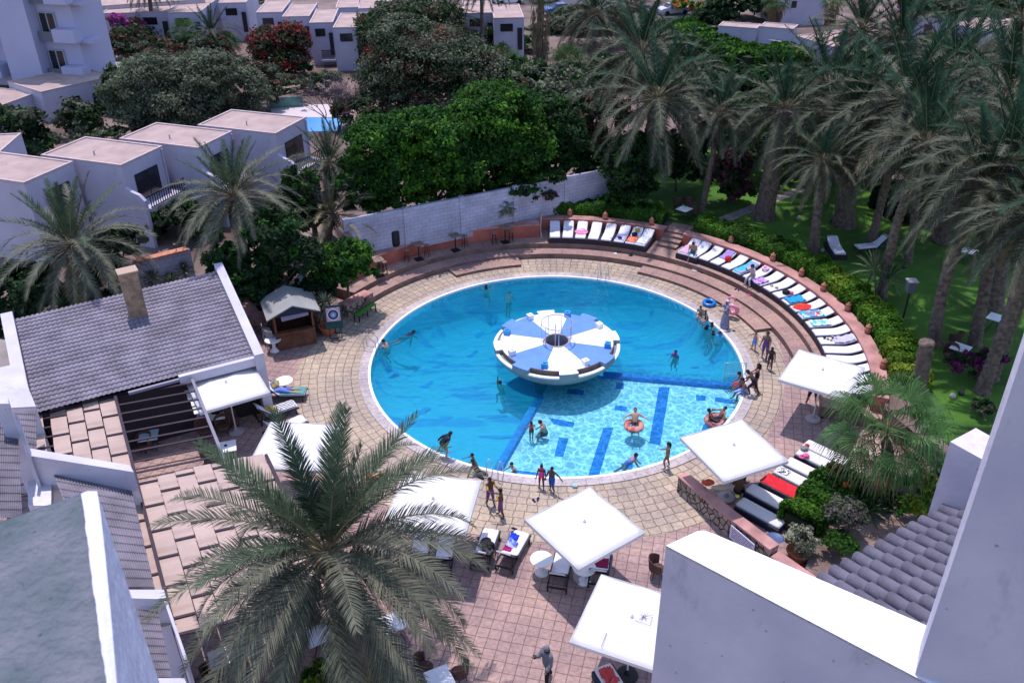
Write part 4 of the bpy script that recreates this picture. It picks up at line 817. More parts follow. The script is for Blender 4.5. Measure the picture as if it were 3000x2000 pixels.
# white notice on the stone wall
t=thing('notice_board','white notice plate with rows of writing on the rubble stone wall','sign',((8.45+9.0)/2-.1,(25.08+24.15)/2-.03,.0),math.atan2(-1.05,.62)); MB().box((0,-.04,.5),(1.25,.03,.62)).build('plate',mat('notice_white',(.6,.58,.7),.6),t)
INK=mat('notice_ink',(.1,.1,.16),.7); q=random.Random(3); b=MB()
for r in range(6):
    x=-.54
    while x<.5*(1 if r<4 else .6):
        l=q.uniform(.04,.12); b.box((x+l/2,-.058,.72-r*.085),(l,.004,.03)); x+=l+.03
b.build('writing',INK,t)
swall('curved rubble stone wall behind the dartboard stand',[tuple(W(x,y,0)[:2]) for x,y in((935,968),(965,955),(1000,950))],.4,.9,.9)
swall('tapering stone wall with red cap behind the green bench',[tuple(W(x,y,0)[:2]) for x,y in((1020,930),(1060,905),(1095,883))],.6,.75,.6)
swall('rubble stone wall in the shade left of the kiosk',[tuple(W(x,y,0)[:2]) for x,y in((715,925),(745,965),(765,985))],.5,.8,.8)
o=MB().box((0,0,.1),(1.3,.8,.08)).build('red_slab',REDCAP); o.location=W(755,925,.7)-Vector((0,0,.1)); o.rotation_euler=(0,0,.5); tag(o,'flat red slab top left of the kiosk roof','ledge')
# barrel
o=MB().lathe((0,0,0),[(.28,0),(.32,.1),(.33,.5),(.32,.95),(.3,1.0),(.26,1.02)],20).build('barrel',mat('barrel_black',(.02,.02,.024),.5),None,True); o.location=W(1158,718,1.5)-Vector((0,0,.0)); tag(o,'black plastic barrel against the white block wall','barrel')
# ================= tiled roofs
TILE=mat('grey_roof_tile',(.19,.175,.205),.8,.25,1.2,.3,12); TILE2=mat('violet_roof_tile',(.125,.118,.15),.8,.2,1.5,.35,10,specks=3)
def tileroof(name,mt,A,B_,C_,D_,ncol,nrow,parent,amp=.045,step=.03,sub=6):
    """A,B top edge, D,C bottom edge"""
    A,B_,C_,D_=[Vector(v) for v in(A,B_,C_,D_)]; nrm=(B_-A).cross(D_-A).normalized(); nrm*=1 if nrm.z>0 else -1
    V=[];F=[];nu=ncol*sub; rows=[]
    for r in range(nrow): rows+=[(r/nrow,0),((r+.999)/nrow,1)]
    for (v,e) in rows:
        for i in range(nu+1):
            u=i/nu; ph=(u*ncol)%1; hgt=amp*abs(math.sin(pi*ph)) if ph<.78 else -amp*.35*math.sin(pi*(ph-.78)/.22)
            p=A.lerp(B_,u).lerp(D_.lerp(C_,u),v); V.append(p+nrm*(hgt+step*e))
    m=nu+1
    for r in range(len(rows)-1):
        for i in range(nu): F.append((r*m+i,r*m+i+1,(r+1)*m+i+1,(r+1)*m+i))
    return MB().add(V,F).build(name,mt,parent,recalc=False)
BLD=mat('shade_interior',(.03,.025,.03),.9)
r=thing('restaurant_building','single storey restaurant with grey ribbed tile roof and stone chimney','building',(0,0,0))
FLc=W(45,935,4.1);FRc=W(632,795,4.1);NRc=W(742,1046,3.1);NLc=W(105,1212,3.1)
tileroof('roof',TILE,FLc,FRc,NRc,NLc,44,24,r,.04,.045)
body=[(p.x,p.y) for p in(FLc,FRc,NRc,NLc)]; cx=sum(p[0] for p in body)/4; cy=sum(p[1] for p in body)/4; body=[(cx+(x-cx)*.96,cy+(y-cy)*.96) for x,y in body]
b=MB(); V=[(x,y,0) for x,y in body]+[(body[0][0],body[0][1],3.95),(body[1][0],body[1][1],3.95),(body[2][0],body[2][1],2.95),(body[3][0],body[3][1],2.95)]
MB().add(V,[(0,1,5,4),(1,2,6,5),(3,0,4,7)]).build('wall',WHITE,r); MB().add([V[2],V[3],V[7],V[6]],[(0,1,2,3)]).build('dark_front',BLD,r)  # dark sheet across the front, painted in place of the shaded interior
def gable(P,Q,wd,nm='gable_wall',ex=.35,up=.28):
    P,Q=Vector(P),Vector(Q); d=(Q-P); d2=Vector((d.x,d.y,0)).normalized(); P=P-d2*ex; Q=Q+d2*ex; s=Vector((-d2.y,d2.x,0))*wd/2; V=[]
    for p in(P,Q): V+=[p-s+Vector((0,0,up)),p+s+Vector((0,0,up)),Vector((p.x+s.x,p.y+s.y,0)),Vector((p.x-s.x,p.y-s.y,0))]
    return MB().add(V,[(0,1,5,4),(1,2,6,5),(2,3,7,6),(3,0,4,7),(3,2,1,0),(4,5,6,7)]).build(nm,WHITE,r)
gable(FRc+Vector((.2,.1,0)),NRc+Vector((.2,.1,0)),.42); gable(FLc+Vector((-.25,-.15,0)),NLc+Vector((-.25,-.15,0)),.5)
mid=NLc.lerp(NRc,.64); b=MB(); b.bar(mid+Vector((0,-.12,-.12)),NRc+Vector((.1,-.12,-.12)),.22,.42); b.build('white_fascia',WHITE,r)
b=MB(); b.bar(NLc.lerp(NRc,.4)+Vector((.05,-.12,-.1)),mid+Vector((0,-.12,-.1)),.14,.12); b.build('gutter',mat('gutter_grey',(.25,.24,.3),.6),r)
cb=W(398,918,4.0); ct,dx,_=up_to(Vector((cb.x,cb.y,3.3)),385,800); u=(FRc-FLc).normalized()
CH_=mat('chimney_stone',(.3,.2,.13),.9,.35,4,.6,14); b=MB().box((cb.x,cb.y+.2,(3.2+ct)/2),(.8,.62,ct-3.2),math.atan2(u.y,u.x)); ch=b.build('chimney',CH_,r); MB().box((cb.x,cb.y+.2,ct+.03),(.9,.72,.08),math.atan2(u.y,u.x)).build('chimney_cap',mat('cap_stone',(.42,.3,.22),.9),ch)
# ================= pergola with woven shade cloth
O=W(335,1150,2.85); uu=Vector((math.cos(rad(24)),math.sin(rad(24)),0)); O2=W(395,1385,2.85); vv=Vector((O2.x-O.x,O2.y-O.y,0)).normalized(); uu=Vector((-vv.y,vv.x,0))
uu=(W(560,1110,2.85)-O).normalized() 
PB=mat('pergola_beam',(.035,.02,.03),.6,.2,5); PG=mat('pergola_steel',(.2,.19,.22),.5,.1); CL=mat('shade_cloth',(.44,.335,.275),.9,.08,1.2,.1,8)
pg=thing('pergola','long dark pergola with beige woven shade strips over the restaurant terrace','pergola',(0,0,0))
def PU(u,v,z=0): return O+uu*u+vv*v+Vector((0,0,z))
SP=.73
for k in range(0,21):
    v=.35+k*SP; u0=-4.6 if v<6.6 else (-.6 if v<13 else .0); u1=3.25 if v<7 else 4.7
    MB().bar(PU(u0,v),PU(u1,v),.10,.035).build('beam',PB,pg)
for u,v0,v1,m in((0,-.3,15,PB),(3.2,-.3,7.2,PG),(4.7,6.9,15,PB),(-4.6,0,6.8,PB)): MB().bar(PU(u,v0,.1),PU(u,v1,.1),.12,.12).build('rafter',m,pg)
for u,v in((0,7),(3.2,6.9),(0,14.5),(4.7,14.5),(4.7,7.2),(-4.5,6.5)): MB().bar(PU(u,v,0),PU(u,v,-2.85),.12,.12).build('post',PB,pg)
def strip(u0,u1,v0,v1,ph):
    """cloth passing over one beam and under the next"""
    V=[];F=[]; n=int((v1-v0)/.07)
    for i in range(n+1):
        v=v0+(v1-v0)*i/n; k=(v-.35)/SP; z=.05*math.cos(pi*(k+ph)); z=max(-.032,min(.032,z*1.6))
        for u in(u0,u1): V.append(PU(u,v,z))
    for i in range(n): F.append((2*i,2*i+1,2*i+3,2*i+2))
    o=MB().add(V,F).build('shade_strip',CL,pg,recalc=False); return o
for k in range(4): strip(-2.62+k*.65,-2.62+k*.65+.61,.05+.2*(k%2),6.8,k%2)
strip(-3.55,-2.9,.3,6.,1)
for k in range(7): strip(.06+k*.66,.06+k*.66+.63,6.75 if k<2 else 6.6,14.9,k%2)
strip(-.62,-.06,8.2,14.5,1)
# white chair back row seen through the beams
for i,(x,y) in enumerate(((554,1132),(565,1156),(578,1180),(584,1198))):
    o=MB().box((0,0,0),(.5,.62,.03)).build('menu_board',WHP); o.location=W(x,y,2.2); o.rotation_euler=(0,0,rad(25)); tag(o,['topmost','second','third','lowest and smallest'][i]+' of four white panels hanging beside the rafter','panel','white panels under the pergola rafter')
# ================= lower hotel roofs at the left
lw=thing('lower_hotel_wing','low hotel wing with grey tiled lean-to roofs and white sloping parapets','building',(0,0,0))
def quadroof(P,h,nc,nr,amp=.04):
    q=[W(x,y,hh) for (x,y),hh in zip(P,h)]; tileroof('tile_roof',TILE,*q,nc,nr,lw,amp)
quadroof([(148,1368),(380,1412),(452,1722),(285,1722)],[4.3,3.5,3.5,4.5],26,14); quadroof([(35,1198),(105,1200),(108,1345),(60,1330)],[4.6,4.2,4.2,4.6],12,8); quadroof([(-60,1215),(50,1220),(66,1520),(-60,1520)],[6.2,5.7,5.7,6.2],22,14); quadroof([(400,1785),(462,1790),(508,2010),(450,2010)],[3.6,3.4,3.4,3.6],10,10)
def parapet(P,h,th,drop,nm='parapet',par=None,mt=None):
    """top face outline P (4 px) at heights h, walls dropping below"""
    q=[W(x,y,hh) for (x,y),hh in zip(P,h)]; V=q+[Vector((p.x,p.y,p.z-drop)) for p in q]
    return MB().add(V,[(0,1,2,3),(7,6,5,4),(0,4,5,1),(1,5,6,2),(2,6,7,3),(3,7,4,0)]).build(nm,mt or WHITE,par)
parapet([(84,1312),(380,1362),(392,1382),(86,1334)],[5.2,4.4,4.4,5.2],.3,4.4,'parapet',lw)
parapet([(-20,1162),(22,1162),(26,1182),(-20,1182)],[7.3,7.2,7.2,7.3],.3,6,'parapet',lw)
parapet([(40,1205),(52,1215),(88,1335),(78,1338)],[6.9,6.8,5.3,5.3],.3,4,'parapet',lw)
parapet([(82,1340),(150,1372),(150,1480),(82,1480)],[3.9,3.9,3.9,3.9],.3,.3,'terrace_floor',lw,mat('terrace_white',(.6,.58,.62),.8,.1))
parapet([(372,1726),(480,1726),(488,1754),(378,1751)],[4.0,3.9,3.9,4.0],.3,4,'parapet',lw); parapet([(478,1752),(488,1754),(555,1945),(545,1945)],[3.9,3.9,3.7,3.7],.3,3.7,'parapet',lw)
parapet([(462,1985),(540,1985),(560,2030),(475,2030)],[3.8,3.8,3.8,3.8],.3,3.8,'parapet',lw)
parapet([(-60,985),(52,1000),(60,1082),(-60,1090)],[3.6,3.6,3.6,3.6],.3,3.4,'flat_roof',lw,mat('flat_roof_olive',(.24,.21,.19),.9,.2,1))
parapet([(-80,1092),(55,1064),(105,1190),(-80,1200)],[4.6,4.4,4.2,4.4],.3,4.3,'upper_block',lw)
# ================= foreground ledge and right-hand hotel walls
LT=mat('ledge_weathered',(.09,.14,.145),.85,.25,6,.6,40,col2=(.19,.19,.22),detail=12,specks=9); LW=mat('ledge_white',(.62,.63,.78),.8,.12,4,.3,20)
fg=thing('balcony_ledge','weathered grey green ledge with white edge close to the camera at the lower left','ledge',(0,0,0))
q=[W(-90,1560,22.6),W(238,1447,22.6),W(330,2100,22.6),W(-90,2100,22.6)]; V=q+[p+Vector((0,0,-.02)) for p in q]; MB().add(V,[(0,1,2,3),(7,6,5,4),(0,4,5,1),(1,5,6,2),(2,6,7,3),(3,7,4,0)]).build('ledge_top',LT,fg)
b=MB(); n=40; r_=random.Random(5); V=[];F=[]; wob=0
for i in range(n+1):
    t_=i/n; wob=wob*.5+r_.uniform(-2,2); Lf=W(238+(326-238)*t_+wob,1449+t_*651,22.6); Rf=W(284+(350-284)*t_**.8,1438+t_*662,22.6)
    V+=[Lf+Vector((0,0,.004)),Lf.lerp(Rf,.45)+Vector((0,0,.007)),Rf+Vector((0,0,.0)),(Rf.x,Rf.y,22.4),(Rf.x,Rf.y,10)]
for i in range(n):
    for j in range(4): F.append((i*5+j,i*5+j+1,(i+1)*5+j+1,(i+1)*5+j))
q_=[W(-90,1558,22.59),W(236,1447,22.59)]; o_=len(V); V+=[q_[0],Vector((q_[0].x,q_[0].y,10)),Vector((V[0][0],V[0][1],10))]; F.append((0,o_,o_+1,o_+2)); F.append((0,o_+2,4,2,1)); b.add(V,F).build('white_edge',LW,fg,False)
rw=thing('hotel_wall','tall plain white hotel wall filling the lower right corner, in shade','building',(0,0,0))
WH2=mat('hotel_plaster_shaded',(.47,.455,.54),.9,.08,.9,.35,7,col2=(.53,.51,.57),specks=1.6); q=W(2675,1975,15.5); q2=W(2717,1836,15.5)  # white plaster darkened and tinted lavender, the walls' shade put into its colour
Q=Vector((q.x+.02,q.y+.0,0)); dirw=Vector((math.cos(rad(-28)),math.sin(rad(-28)),0))
b=MB(); e=Q+dirw*9; bk=Vector((.25,.45,0)); V=[(Q.x,Q.y,0),(e.x,e.y,0),(e.x+bk.x,e.y+bk.y,0),(Q.x+bk.x,Q.y+bk.y,0)]; V+=[(x,y,30.) for x,y,_ in V]; b.add(V,[(0,1,5,4),(1,2,6,5),(2,3,7,6),(3,0,4,7),(4,5,6,7)]); b.build('wall_face',WH2,rw)
pp=thing('hotel_parapet','big white parapet with sunlit slanting top in front of the grey roof tiles','parapet',(0,0,0)); CAPW=mat('cap_white_sunlit',(.8,.8,.8),.85,.05,5,.2,20,specks=2.2)  # brighter copy of the white plaster, sunlight put into the top's colour
P4=[W(1951,1597,15.5),W(2058,1548,15.5),W(2724,1835,15.5),W(2674,1977,15.5)]; P4[2]=P4[1].lerp(P4[2],1.1); P4[3]=P4[0].lerp(P4[3],1.1)
# rounded outer corner
tp=[P4[0],P4[0].lerp(P4[1],.86),P4[0].lerp(P4[1],.97)+(P4[2]-P4[1])*.012,P4[1]+(P4[2]-P4[1])*.05,P4[2],P4[3]]
V=tp+[Vector((p.x,p.y,0)) for p in tp]; n=6; MB().prism([(p.x,p.y) for p in tp],15.46,15.5).build('sunlit_top',CAPW,pp); MB().add(V,[(i,i+n,(i+1)%n+n,(i+1)%n) for i in range(n)]).build('parapet_wall',WH2,pp)
fn=thing('hotel_fin_wall','white stepped fin wall with a pinkish worn top above the grey roof tiles','wall',(0,0,0)); P5=[W(x,y,15.2) for x,y in((2784,1293),(2859,1253),(2960,1310),(2900,1357))]; V=P5+[Vector((p.x,p.y,0)) for p in P5]; MB().add(V,[(0,1,2,3)]).build('worn_top',mat('worn_pink_white',(.6,.53,.56),.9,.12,6,.2,20,specks=3),fn); MB().add(V,[(i,i+4,(i+1)%4+4,(i+1)%4) for i in range(4)]).build('fin_body',WH2,fn)
tr=thing('grey_tile_roof','grey barrel tile lean-to roof between the white parapet and the fin wall','roof',(0,0,0))
# rows of barrel tiles running from the wall down to the eave
E0=W(2405,1700,13.9); E1=W(2900,1420,13.9); R0=W(2770,1890,15.1); ncol=16
ax=(E1-E0); rowd=(R0-E0); 
for k in range(ncol+4):
    o_=E0+ax*((k+.1)/ncol); L_=rowd.length; d=rowd.normalized(); sd=ax.normalized(); up=sd.cross(d); up=up if up.z>0 else -up; b=MB(); nseg=6; rr=ax.length/ncol*.47
    for s in range(nseg):
        a0=o_+d*(L_*s/nseg)-d*.0; l=L_/nseg*1.08; V=[];F=[]; m=9
        for jj,(tt,sc) in enumerate(((0,1.0),(l,.84))):
            for i in range(m): an=pi*i/(m-1); V.append(a0+d*tt+sd*math.cos(an)*rr*sc+up*(math.sin(an)*rr*sc*.9+ (.03 if jj==0 else 0.)))
        for i in range(m): V.append(V[i]-up*.03-(V[i]-a0-up*.03)*.12)
        for i in range(m-1): F.append((i,i+1,m+i+1,m+i)); F.append((i,2*m+i,2*m+i+1,i+1))
        b.add(V,F)
    b.build('tile_row',TILE2,tr,True)
b=MB(); V=[E0-ax*.05-Vector((0,0,.05)),E1+ax*.4-Vector((0,0,.05)),E1+ax*.4+rowd-Vector((0,0,.05)),E0-ax*.05+rowd-Vector((0,0,.05))]; b.add(V,[(0,1,2,3)]); b.build('roof_deck',TILE2,tr,recalc=False)
# hotel wall below the tile roof eave
V=[E0+Vector((.1,-.1,-.15)),E1+Vector((.1,-.1,-.15))]; V+=[Vector((p.x,p.y,0)) for p in V[::-1]]; MB().add(V,[(0,1,2,3)]).build('eave_wall',WH2,tr,recalc=False)
# ================= houses
ROOF=mat('flat_roof_pink',(.38,.285,.25),.95,.15,.8,.2,8,specks=.6); WH=mat('house_white',(.46,.44,.53),.9,.08,.5,.2,6,specks=.7); GLS=mat('dark_glass',(.012,.014,.02),.15,spec=.7); FRM=mat('frame_dark',(.02,.02,.03),.6); RAIL=mat('rail_dark',(.03,.02,.02),.6); DOORB=mat('door_blue',(.01,.06,.12),.6); TRIM=mat('roof_edge',(.48,.38,.37),.85,.1,3)
def house(label,A,B_,depth,z1,g=1.2,detail=0,group=None,skew=0):
    """front roof edge runs from A to B_ (world), body goes back by depth"""
    A=Vector((A[0],A[1],0));B_=Vector((B_[0],B_[1],0)); d=B_-A; Ln=d.length; t=thing('white_house',label,'house',(A.x,A.y,g),math.atan2(d.y,d.x),group); h=z1-g
    MB().box((Ln/2,depth/2,h/2-.15),(Ln,depth,h+.1)).build('wall',WH,t); rf=MB().box((Ln/2,depth/2,h-.08),(Ln-.2,depth-.2,.1)).build('roof',ROOF,t)
    b=MB()
    for c,s in(((Ln/2,.05,h-.02),(Ln+.04,.14,.13)),((Ln/2,depth-.05,h-.02),(Ln+.04,.14,.13)),((.05,depth/2,h-.02),(.14,depth-.26,.13)),((Ln-.05,depth/2,h-.02),(.14,depth-.26,.13))): b.box(c,s)
    b.build('roof_edge',TRIM,t); return t,Ln,h
def window(t,x,z,w_,h_,y=-.0,face='f',Ln=0,mull=1):
    f=MB()
    if face=='f': f.box((x,-.02,z),(w_,.06,h_)); 
    else: f.box((Ln+.02,x,z),(.06,w_,h_))
    fo=f.build('window',FRM,t); g=MB()
    for k in range(mull):
        ww=w_/mull-.08; cx_=x-w_/2+w_/mull*(k+.5)
        if face=='f': g.box((cx_,-.045,z),(ww,.03,h_-.12))
        else: g.box((Ln+.045,cx_,z),(.03,ww,h_-.12))
    g.build('pane',GLS,fo); return fo
# near row of white houses (stepped), pool side face = local front
RW=[((354,485),(478,429),'second'),((580,434),(695,387),'third'),((807,392),(893,344),'rightmost')]
ang=rad(70); axx=Vector((math.cos(ang),math.sin(ang),0))
us=[]
def rowhouse(cpx,z1,label,ln,depth,rail=True):
    c=W(*cpx,z1); A=Vector((c.x,c.y,0)); Bv=A+axx*ln
    # front edge (pool side) from near corner A to far corner
    t,Ln,h=house(label,A,Bv,depth,z1,group='stepped row of white houses at the left'); return t,Ln,h
for (cx_,cy_),(ex,ey),nm in RW:
    a=W(cx_,cy_,6.4); e=W(ex,ey,6.4); ln=(e-a).length
    t,Ln,h=rowhouse((cx_,cy_),6.4,nm+' white flat roofed house of the stepped row, palm in front',ln,6.1)
    # recessed balcony with door, railing and slab
    window(t,Ln*.5,h-1.75,Ln*.55,1.7,mull=2); window(t,Ln*.55,1.1,Ln*.4,2.0,mull=2)
    MB().box((Ln*.55,-.6,h-2.95),(Ln*.9,1.2,.35)).build('balcony_slab',WH,t); b=MB()
    b.box((Ln*.55,-1.17,h-1.95),(Ln*.88,.05,.06)); b.box((Ln*.55,-1.17,h-2.72),(Ln*.88,.05,.05))
    for k in range(16): b.box((Ln*.13+k*Ln*.84/15,-1.17,h-2.35),(.05,.04,.75))
    b.build('railing',RAIL,t)
    MB().tube([(Ln-.2,-.08,h-.1),(Ln-.2,-.08,.1)],.05,6).build('drain_pipe',WH,t); MB().tube([(Ln*.3,3.,h),(Ln*.3,3.,h+.22),(Ln*.33,3.,h+.24)],.05,6).build('vent_pipe',mat('ac_grey',(.35,.35,.36),.5),t); MB().box((Ln*.66,-.035,h-1.75),(Ln*.14,.03,1.5)).build('curtain',mat('curtain_pale',(.32,.3,.3),.9),t)
    V=[(.0,0,0),(.0,-1.25,0),(.0,-1.25,h-2.1),(.0,-.9,h-1.75),(.0,-.4,h-1.6),(0,0,h-1.35)]; MB().add([Vector(v)+Vector((-.12,0,0)) for v in V]+[Vector(v)+Vector((.12,0,0)) for v in V],[(0,1,2,3,4,5),(11,10,9,8,7,6)]+[(i,i+6,(i+1)%6+6,(i+1)%6) for i in range(6)]).build('side_wing',WH,t)
a=W(70,536,6.4); e=W(220,475,6.4); t,Ln,h=rowhouse((70,536),6.4,'first white house of the stepped row at the left picture edge',(e-a).length,7); window(t,Ln*.6,h-1.6,1.6,1.3,mull=2)
a=W(-30,470,5.6); t,Ln,h=house('small white house block at the left edge above the stepped row',W(-40,480,5.6),W(62,391,5.6),5,5.6); 
# tower block upper left
g=W(243,232,3.2); t=thing('apartment_tower','white apartment tower with stacked balconies in the upper left corner','building',(g.x,g.y,1.2),rad(-14)); TW_=mat('tower_white',(.42,.42,.56),.9,.04,.5)
MB().box((-7.4,2.2,9.5),(16.,4.4,17)).build('tower_body',TW_,t); MB().box((-4.9,-.7,9.8),(3.6,1.4,16)).build('stair_bay',TW_,t)
for k in range(5):
    z=2.2+k*3.35
    MB().box((-.05,-.55,z+.55),(2.3,1.1,1.15)).build('balcony',TW_,t); MB().box((1.2,.8,z-.06),(1.6,1.8,.3)).build('balcony_slab',TW_,t); MB().box((-9.2,-.8,z+.5),(3.2,1.6,1.2)).build('balcony',TW_,t)
    f=MB().box((-2.1,-.05,z+1.3),(1.7,.2,2.3)).build('window',mat('frame_pale',(.35,.35,.38),.6),t); gg=MB(); gg.box((-2.5,-.17,z+1.35),(.62,.06,2.0)); gg.box((-1.7,-.17,z+1.35),(.62,.06,2.0)); gg.build('pane',GLS,f); MB().box((-2.1,-.75,z+.4),(1.7,.05,.9)).build('glass_rail',mat('rail_glass',(.12,.14,.17),.3),t)
for P,z1,l in (([(120,270),(335,222)],3.9,'low white annex with terracotta coloured roof under the tower'),([(-20,318),(118,268)],3.4,'low white annex roof at the left edge under the tower')):
    t,Ln,h=house(l,W(*P[0],z1),W(*P[1],z1),6,z1); window(t,Ln*.35,h-1.6,1.6,1.2); window(t,Ln*.8,h-1.8,2.2,1.4)
t,Ln,h=house('white annex block beside the tower with sunlit wall',W(250,180,3.6),W(332,150,3.6),6,3.6)
o=MB().box((0,0,0),(6.5,4,.25)).build('green_canopy',mat('olive_canopy',(.25,.27,.2),.9)); o.location=W(318,200,3.2); o.rotation_euler=(0,0,.1); tag(o,'flat olive green canopy roof beside the tower','canopy')
# far terraces of white houses
fh=[(210,292,30,8),(292,395,38,9),(395,490,34,9),(490,585,36,9),(750,826,36,8),(826,906,48,8),(906,975,66,8),(975,1062,80,8),(983,1050,22,7),(1050,1110,24,7),(1356,1447,38,8),(1447,1535,52,8),(640,720,8,8),(1130,1250,8,8)]
fl_=['leftmost far white house by the pink bougainvillea','far white house with the pink bougainvillea against it','far white house with dark slot window left of the palm','far white house with the blue door behind the left palm','far white house just right of the cypress gap','far white house right above the red bougainvillea','far white house with balcony behind the red bougainvillea','nearest far white house with slot window and blank wall','second row white house with slot window, left one','second row white house with slot window, right one','white house behind the tall slender trunk','white house right of the tall slender trunk','far pale roof at the top edge left of centre','far pale roof at the top edge above the dark tree']
for i,(x0,x1,y,dp) in enumerate(fh):
    z1=5.6; A=W(x0,y+2,z1); Bq=W(x1,y,z1); t,Ln,h=house(fl_[i],A,Bq,dp,z1,group='far white terraced houses'); window(t,Ln*.42,h-1.,Ln*.42,.8); MB().box((Ln*.86,-.03,h-2.2),(Ln*.16,.08,2.3)).build('door',DOORB if i in(3,) else FRM,t)
    if i in(1,6,10): 
        b=MB(); b.box((Ln*.7,-1.2,h-2.6),(Ln*.55,.06,.06))
        for k in range(12): b.box((Ln*.45+k*Ln*.5/11,-1.2,h-3.1),(.06,.04,.95))
        b.build('railing',RAIL,t); MB().box((Ln*.7,-.6,h-3.7),(Ln*.6,1.2,.2)).build('balcony_slab',WH,t)
# top left far building, right far buildings
for P,z1,dp,l in (([(240,22),(600,-2)],6,9,'long blue shaded building at the top edge with a dark window strip'),([(2300,-20),(2425,-25)],5.2,10,'tall white building block behind the far palms at the top right'),([(2105,76),(2218,84)],3.8,2.5,'low white house with dark slit window behind the bright green hedge'),([(2226,78),(2325,86)],4.0,2.5,'low white house right of the slit window house'),([(2330,105),(2440,138)],3.6,7,'low white house with pale roof between two fan palms'),([(2680,40),(2880,92)],4.2,9,'far house with worn pinkish flat roof at the top right'),([(2590,520),(2690,545)],2.4,1.6,'white poolside wall glimpsed between the right palms'),([(2590,395),(2680,430)],3.6,3,'pinkish low building behind the drooping fronds')):
    t,Ln,h=house(l,W(*P[0],z1),W(*P[1],z1),dp,z1)
    if z1>4: window(t,Ln*.25,h-1.4,Ln*.12,1.2 if z1<5 else .8); 
for P,z1,h_,l in (([(1985,75),(2430,150)],2.6,1.6,'long low white garden wall at the top right'),): 
    a=W(*P[0],z1);c=W(*P[1],z1); d=c-a; o=MB().box((d.length/2,0,-h_/2),(d.length,.25,h_+.3)).build('garden_wall',WH); o.location=(a.x,a.y,z1); o.rotation_euler=(0,0,math.atan2(d.y,d.x)); tag(o,l,'wall')
# road with cars, small far pool
rd_=[W(x,y,1.2) for x,y in((1360,0),(1560,14),(2100,70),(2060,40),(1700,-20),(1360,-30))]; struct(MB().prism([p[:2] for p in rd_],1.2,1.215).build('road',mat('asphalt',(.07,.068,.075),.9,.2,1)))
def car(x,y,rz,mt,label):
    t=thing('parked_car',label,'car',W(x,y,1.22),rz,'cars parked on the far road'); pr=[(-2.1,.3),(-2.15,.75),(-1.9,.92),(-1.2,1.0),(-.7,1.42),(.6,1.45),(1.25,1.0),(1.95,.85),(2.15,.6),(2.1,.3)]
    V=[];n=len(pr)
    for s in(-.85,.85): V+=[(a,s*(.86 if z>1.1 else 1),z) for a,z in pr]
    MB().add(V,[tuple(range(n))[::-1],tuple(range(n,2*n))]+[(i,(i+1)%n,(i+1)%n+n,i+n) for i in range(n)]).build('body',mt,t,False)
    for s in(-1,1): MB().add([(-1.1,s*.84,1.02),(-.66,s*.745,1.38),(.56,s*.745,1.4),(1.1,s*.84,1.02)],[(0,1,2,3)]).build('side_window',GLS,t)
    MB().add([(1.27,-.72,1.02),(1.27,.72,1.02),(.66,.68,1.42),(.66,-.68,1.42)],[(0,1,2,3)]).build('windscreen',GLS,t); MB().add([(-1.24,-.72,1.02),(-1.24,.72,1.02),(-.76,.68,1.4),(-.76,-.68,1.4)],[(0,1,2,3)]).build('rear_window',GLS,t)
    for a in(-1.3,1.3):
        for s in(-1,1): wb=MB().lathe((0,0,-.1),[(.1,0),(.32,0),(.32,.2),(.1,.2)],14); wb.xf(Matrix.Translation((a,s*.8,.32))@Matrix.Rotation(pi/2,4,'X')); wb.build('wheel',BLKM,t)
CWH=mat('car_white',(.75,.75,.78),.3,spec=.6)
car(1492,12,.2,CWH,'white parked car at the top edge right of centre'); car(1445,8,.2,mat('car_grey',(.2,.2,.24),.3,spec=.6),'grey car at the top edge left of the white car'); car(1640,42,.35,mat('car_blue',(.02,.08,.25),.3,spec=.6),'dark blue car between the tall fan palm and the next palm'); car(1972,42,.3,mat('car_silver',(.5,.5,.55),.3,spec=.6),'silver van-like car behind the bright green hedge'); car(1600,8,.3,CWH,'white car half hidden beside the tall fan palm')
fp=[W(x,y,1.2) for x,y in((888,345),(1010,348),(1000,385),(905,388))]; struct(MB().prism([p[:2] for p in fp],1.2,1.26).build('neighbour_pool',mat('far_pool_blue',(.08,.3,.6),.2)))
fp=[W(x,y,1.2) for x,y in((790,310),(1060,305),(1020,345),(800,345))]; struct(MB().prism([p[:2] for p in fp],1.2,1.24).build('neighbour_terrace',mat('far_terrace',(.55,.48,.47),.9)))
a=W(787,288,2.2);c=W(885,281,2.2);d=c-a; o=MB().box((d.length/2,0,-.5),(d.length,.1,1.)).build('green_screen',mat('screen_green',(.14,.3,.27),.8,.15,3)); o.location=(a.x,a.y,2.2); o.rotation_euler=(0,0,math.atan2(d.y,d.x)); tag(o,'pale green screen fence by the small neighbouring pool','fence')
# ================= foliage materials
def leafm(n,c,isl=.4,var=.35,sc=.5,tr=.3): return mat(n,c,.7,var,sc,island=isl,spec=.15,trans=tr)
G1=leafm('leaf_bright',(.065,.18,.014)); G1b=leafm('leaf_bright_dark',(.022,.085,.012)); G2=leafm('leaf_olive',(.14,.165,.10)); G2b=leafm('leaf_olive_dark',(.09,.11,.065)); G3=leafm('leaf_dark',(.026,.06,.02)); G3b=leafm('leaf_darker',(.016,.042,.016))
GR=leafm('leaf_reddish',(.12,.07,.045)); RF=leafm('flower_red',(.22,.02,.025),.3); PF=leafm('flower_pink',(.32,.07,.25),.3); OF=leafm('flower_orange',(.6,.12,.04),.3); WF=leafm('flower_white',(.45,.55,.55),.2); GY=leafm('leaf_yellow_green',(.17,.24,.02)); GH=leafm('hedge_leaf',(.035,.10,.012)); GG=leafm('leaf_grey',(.16,.18,.12)); PRP=leafm('leaf_plum',(.09,.035,.05)); DRY=leafm('twig_grey_purple',(.20,.15,.18),.3); BR2=mat('bark_pale',(.22,.18,.17),.9,.3,6)
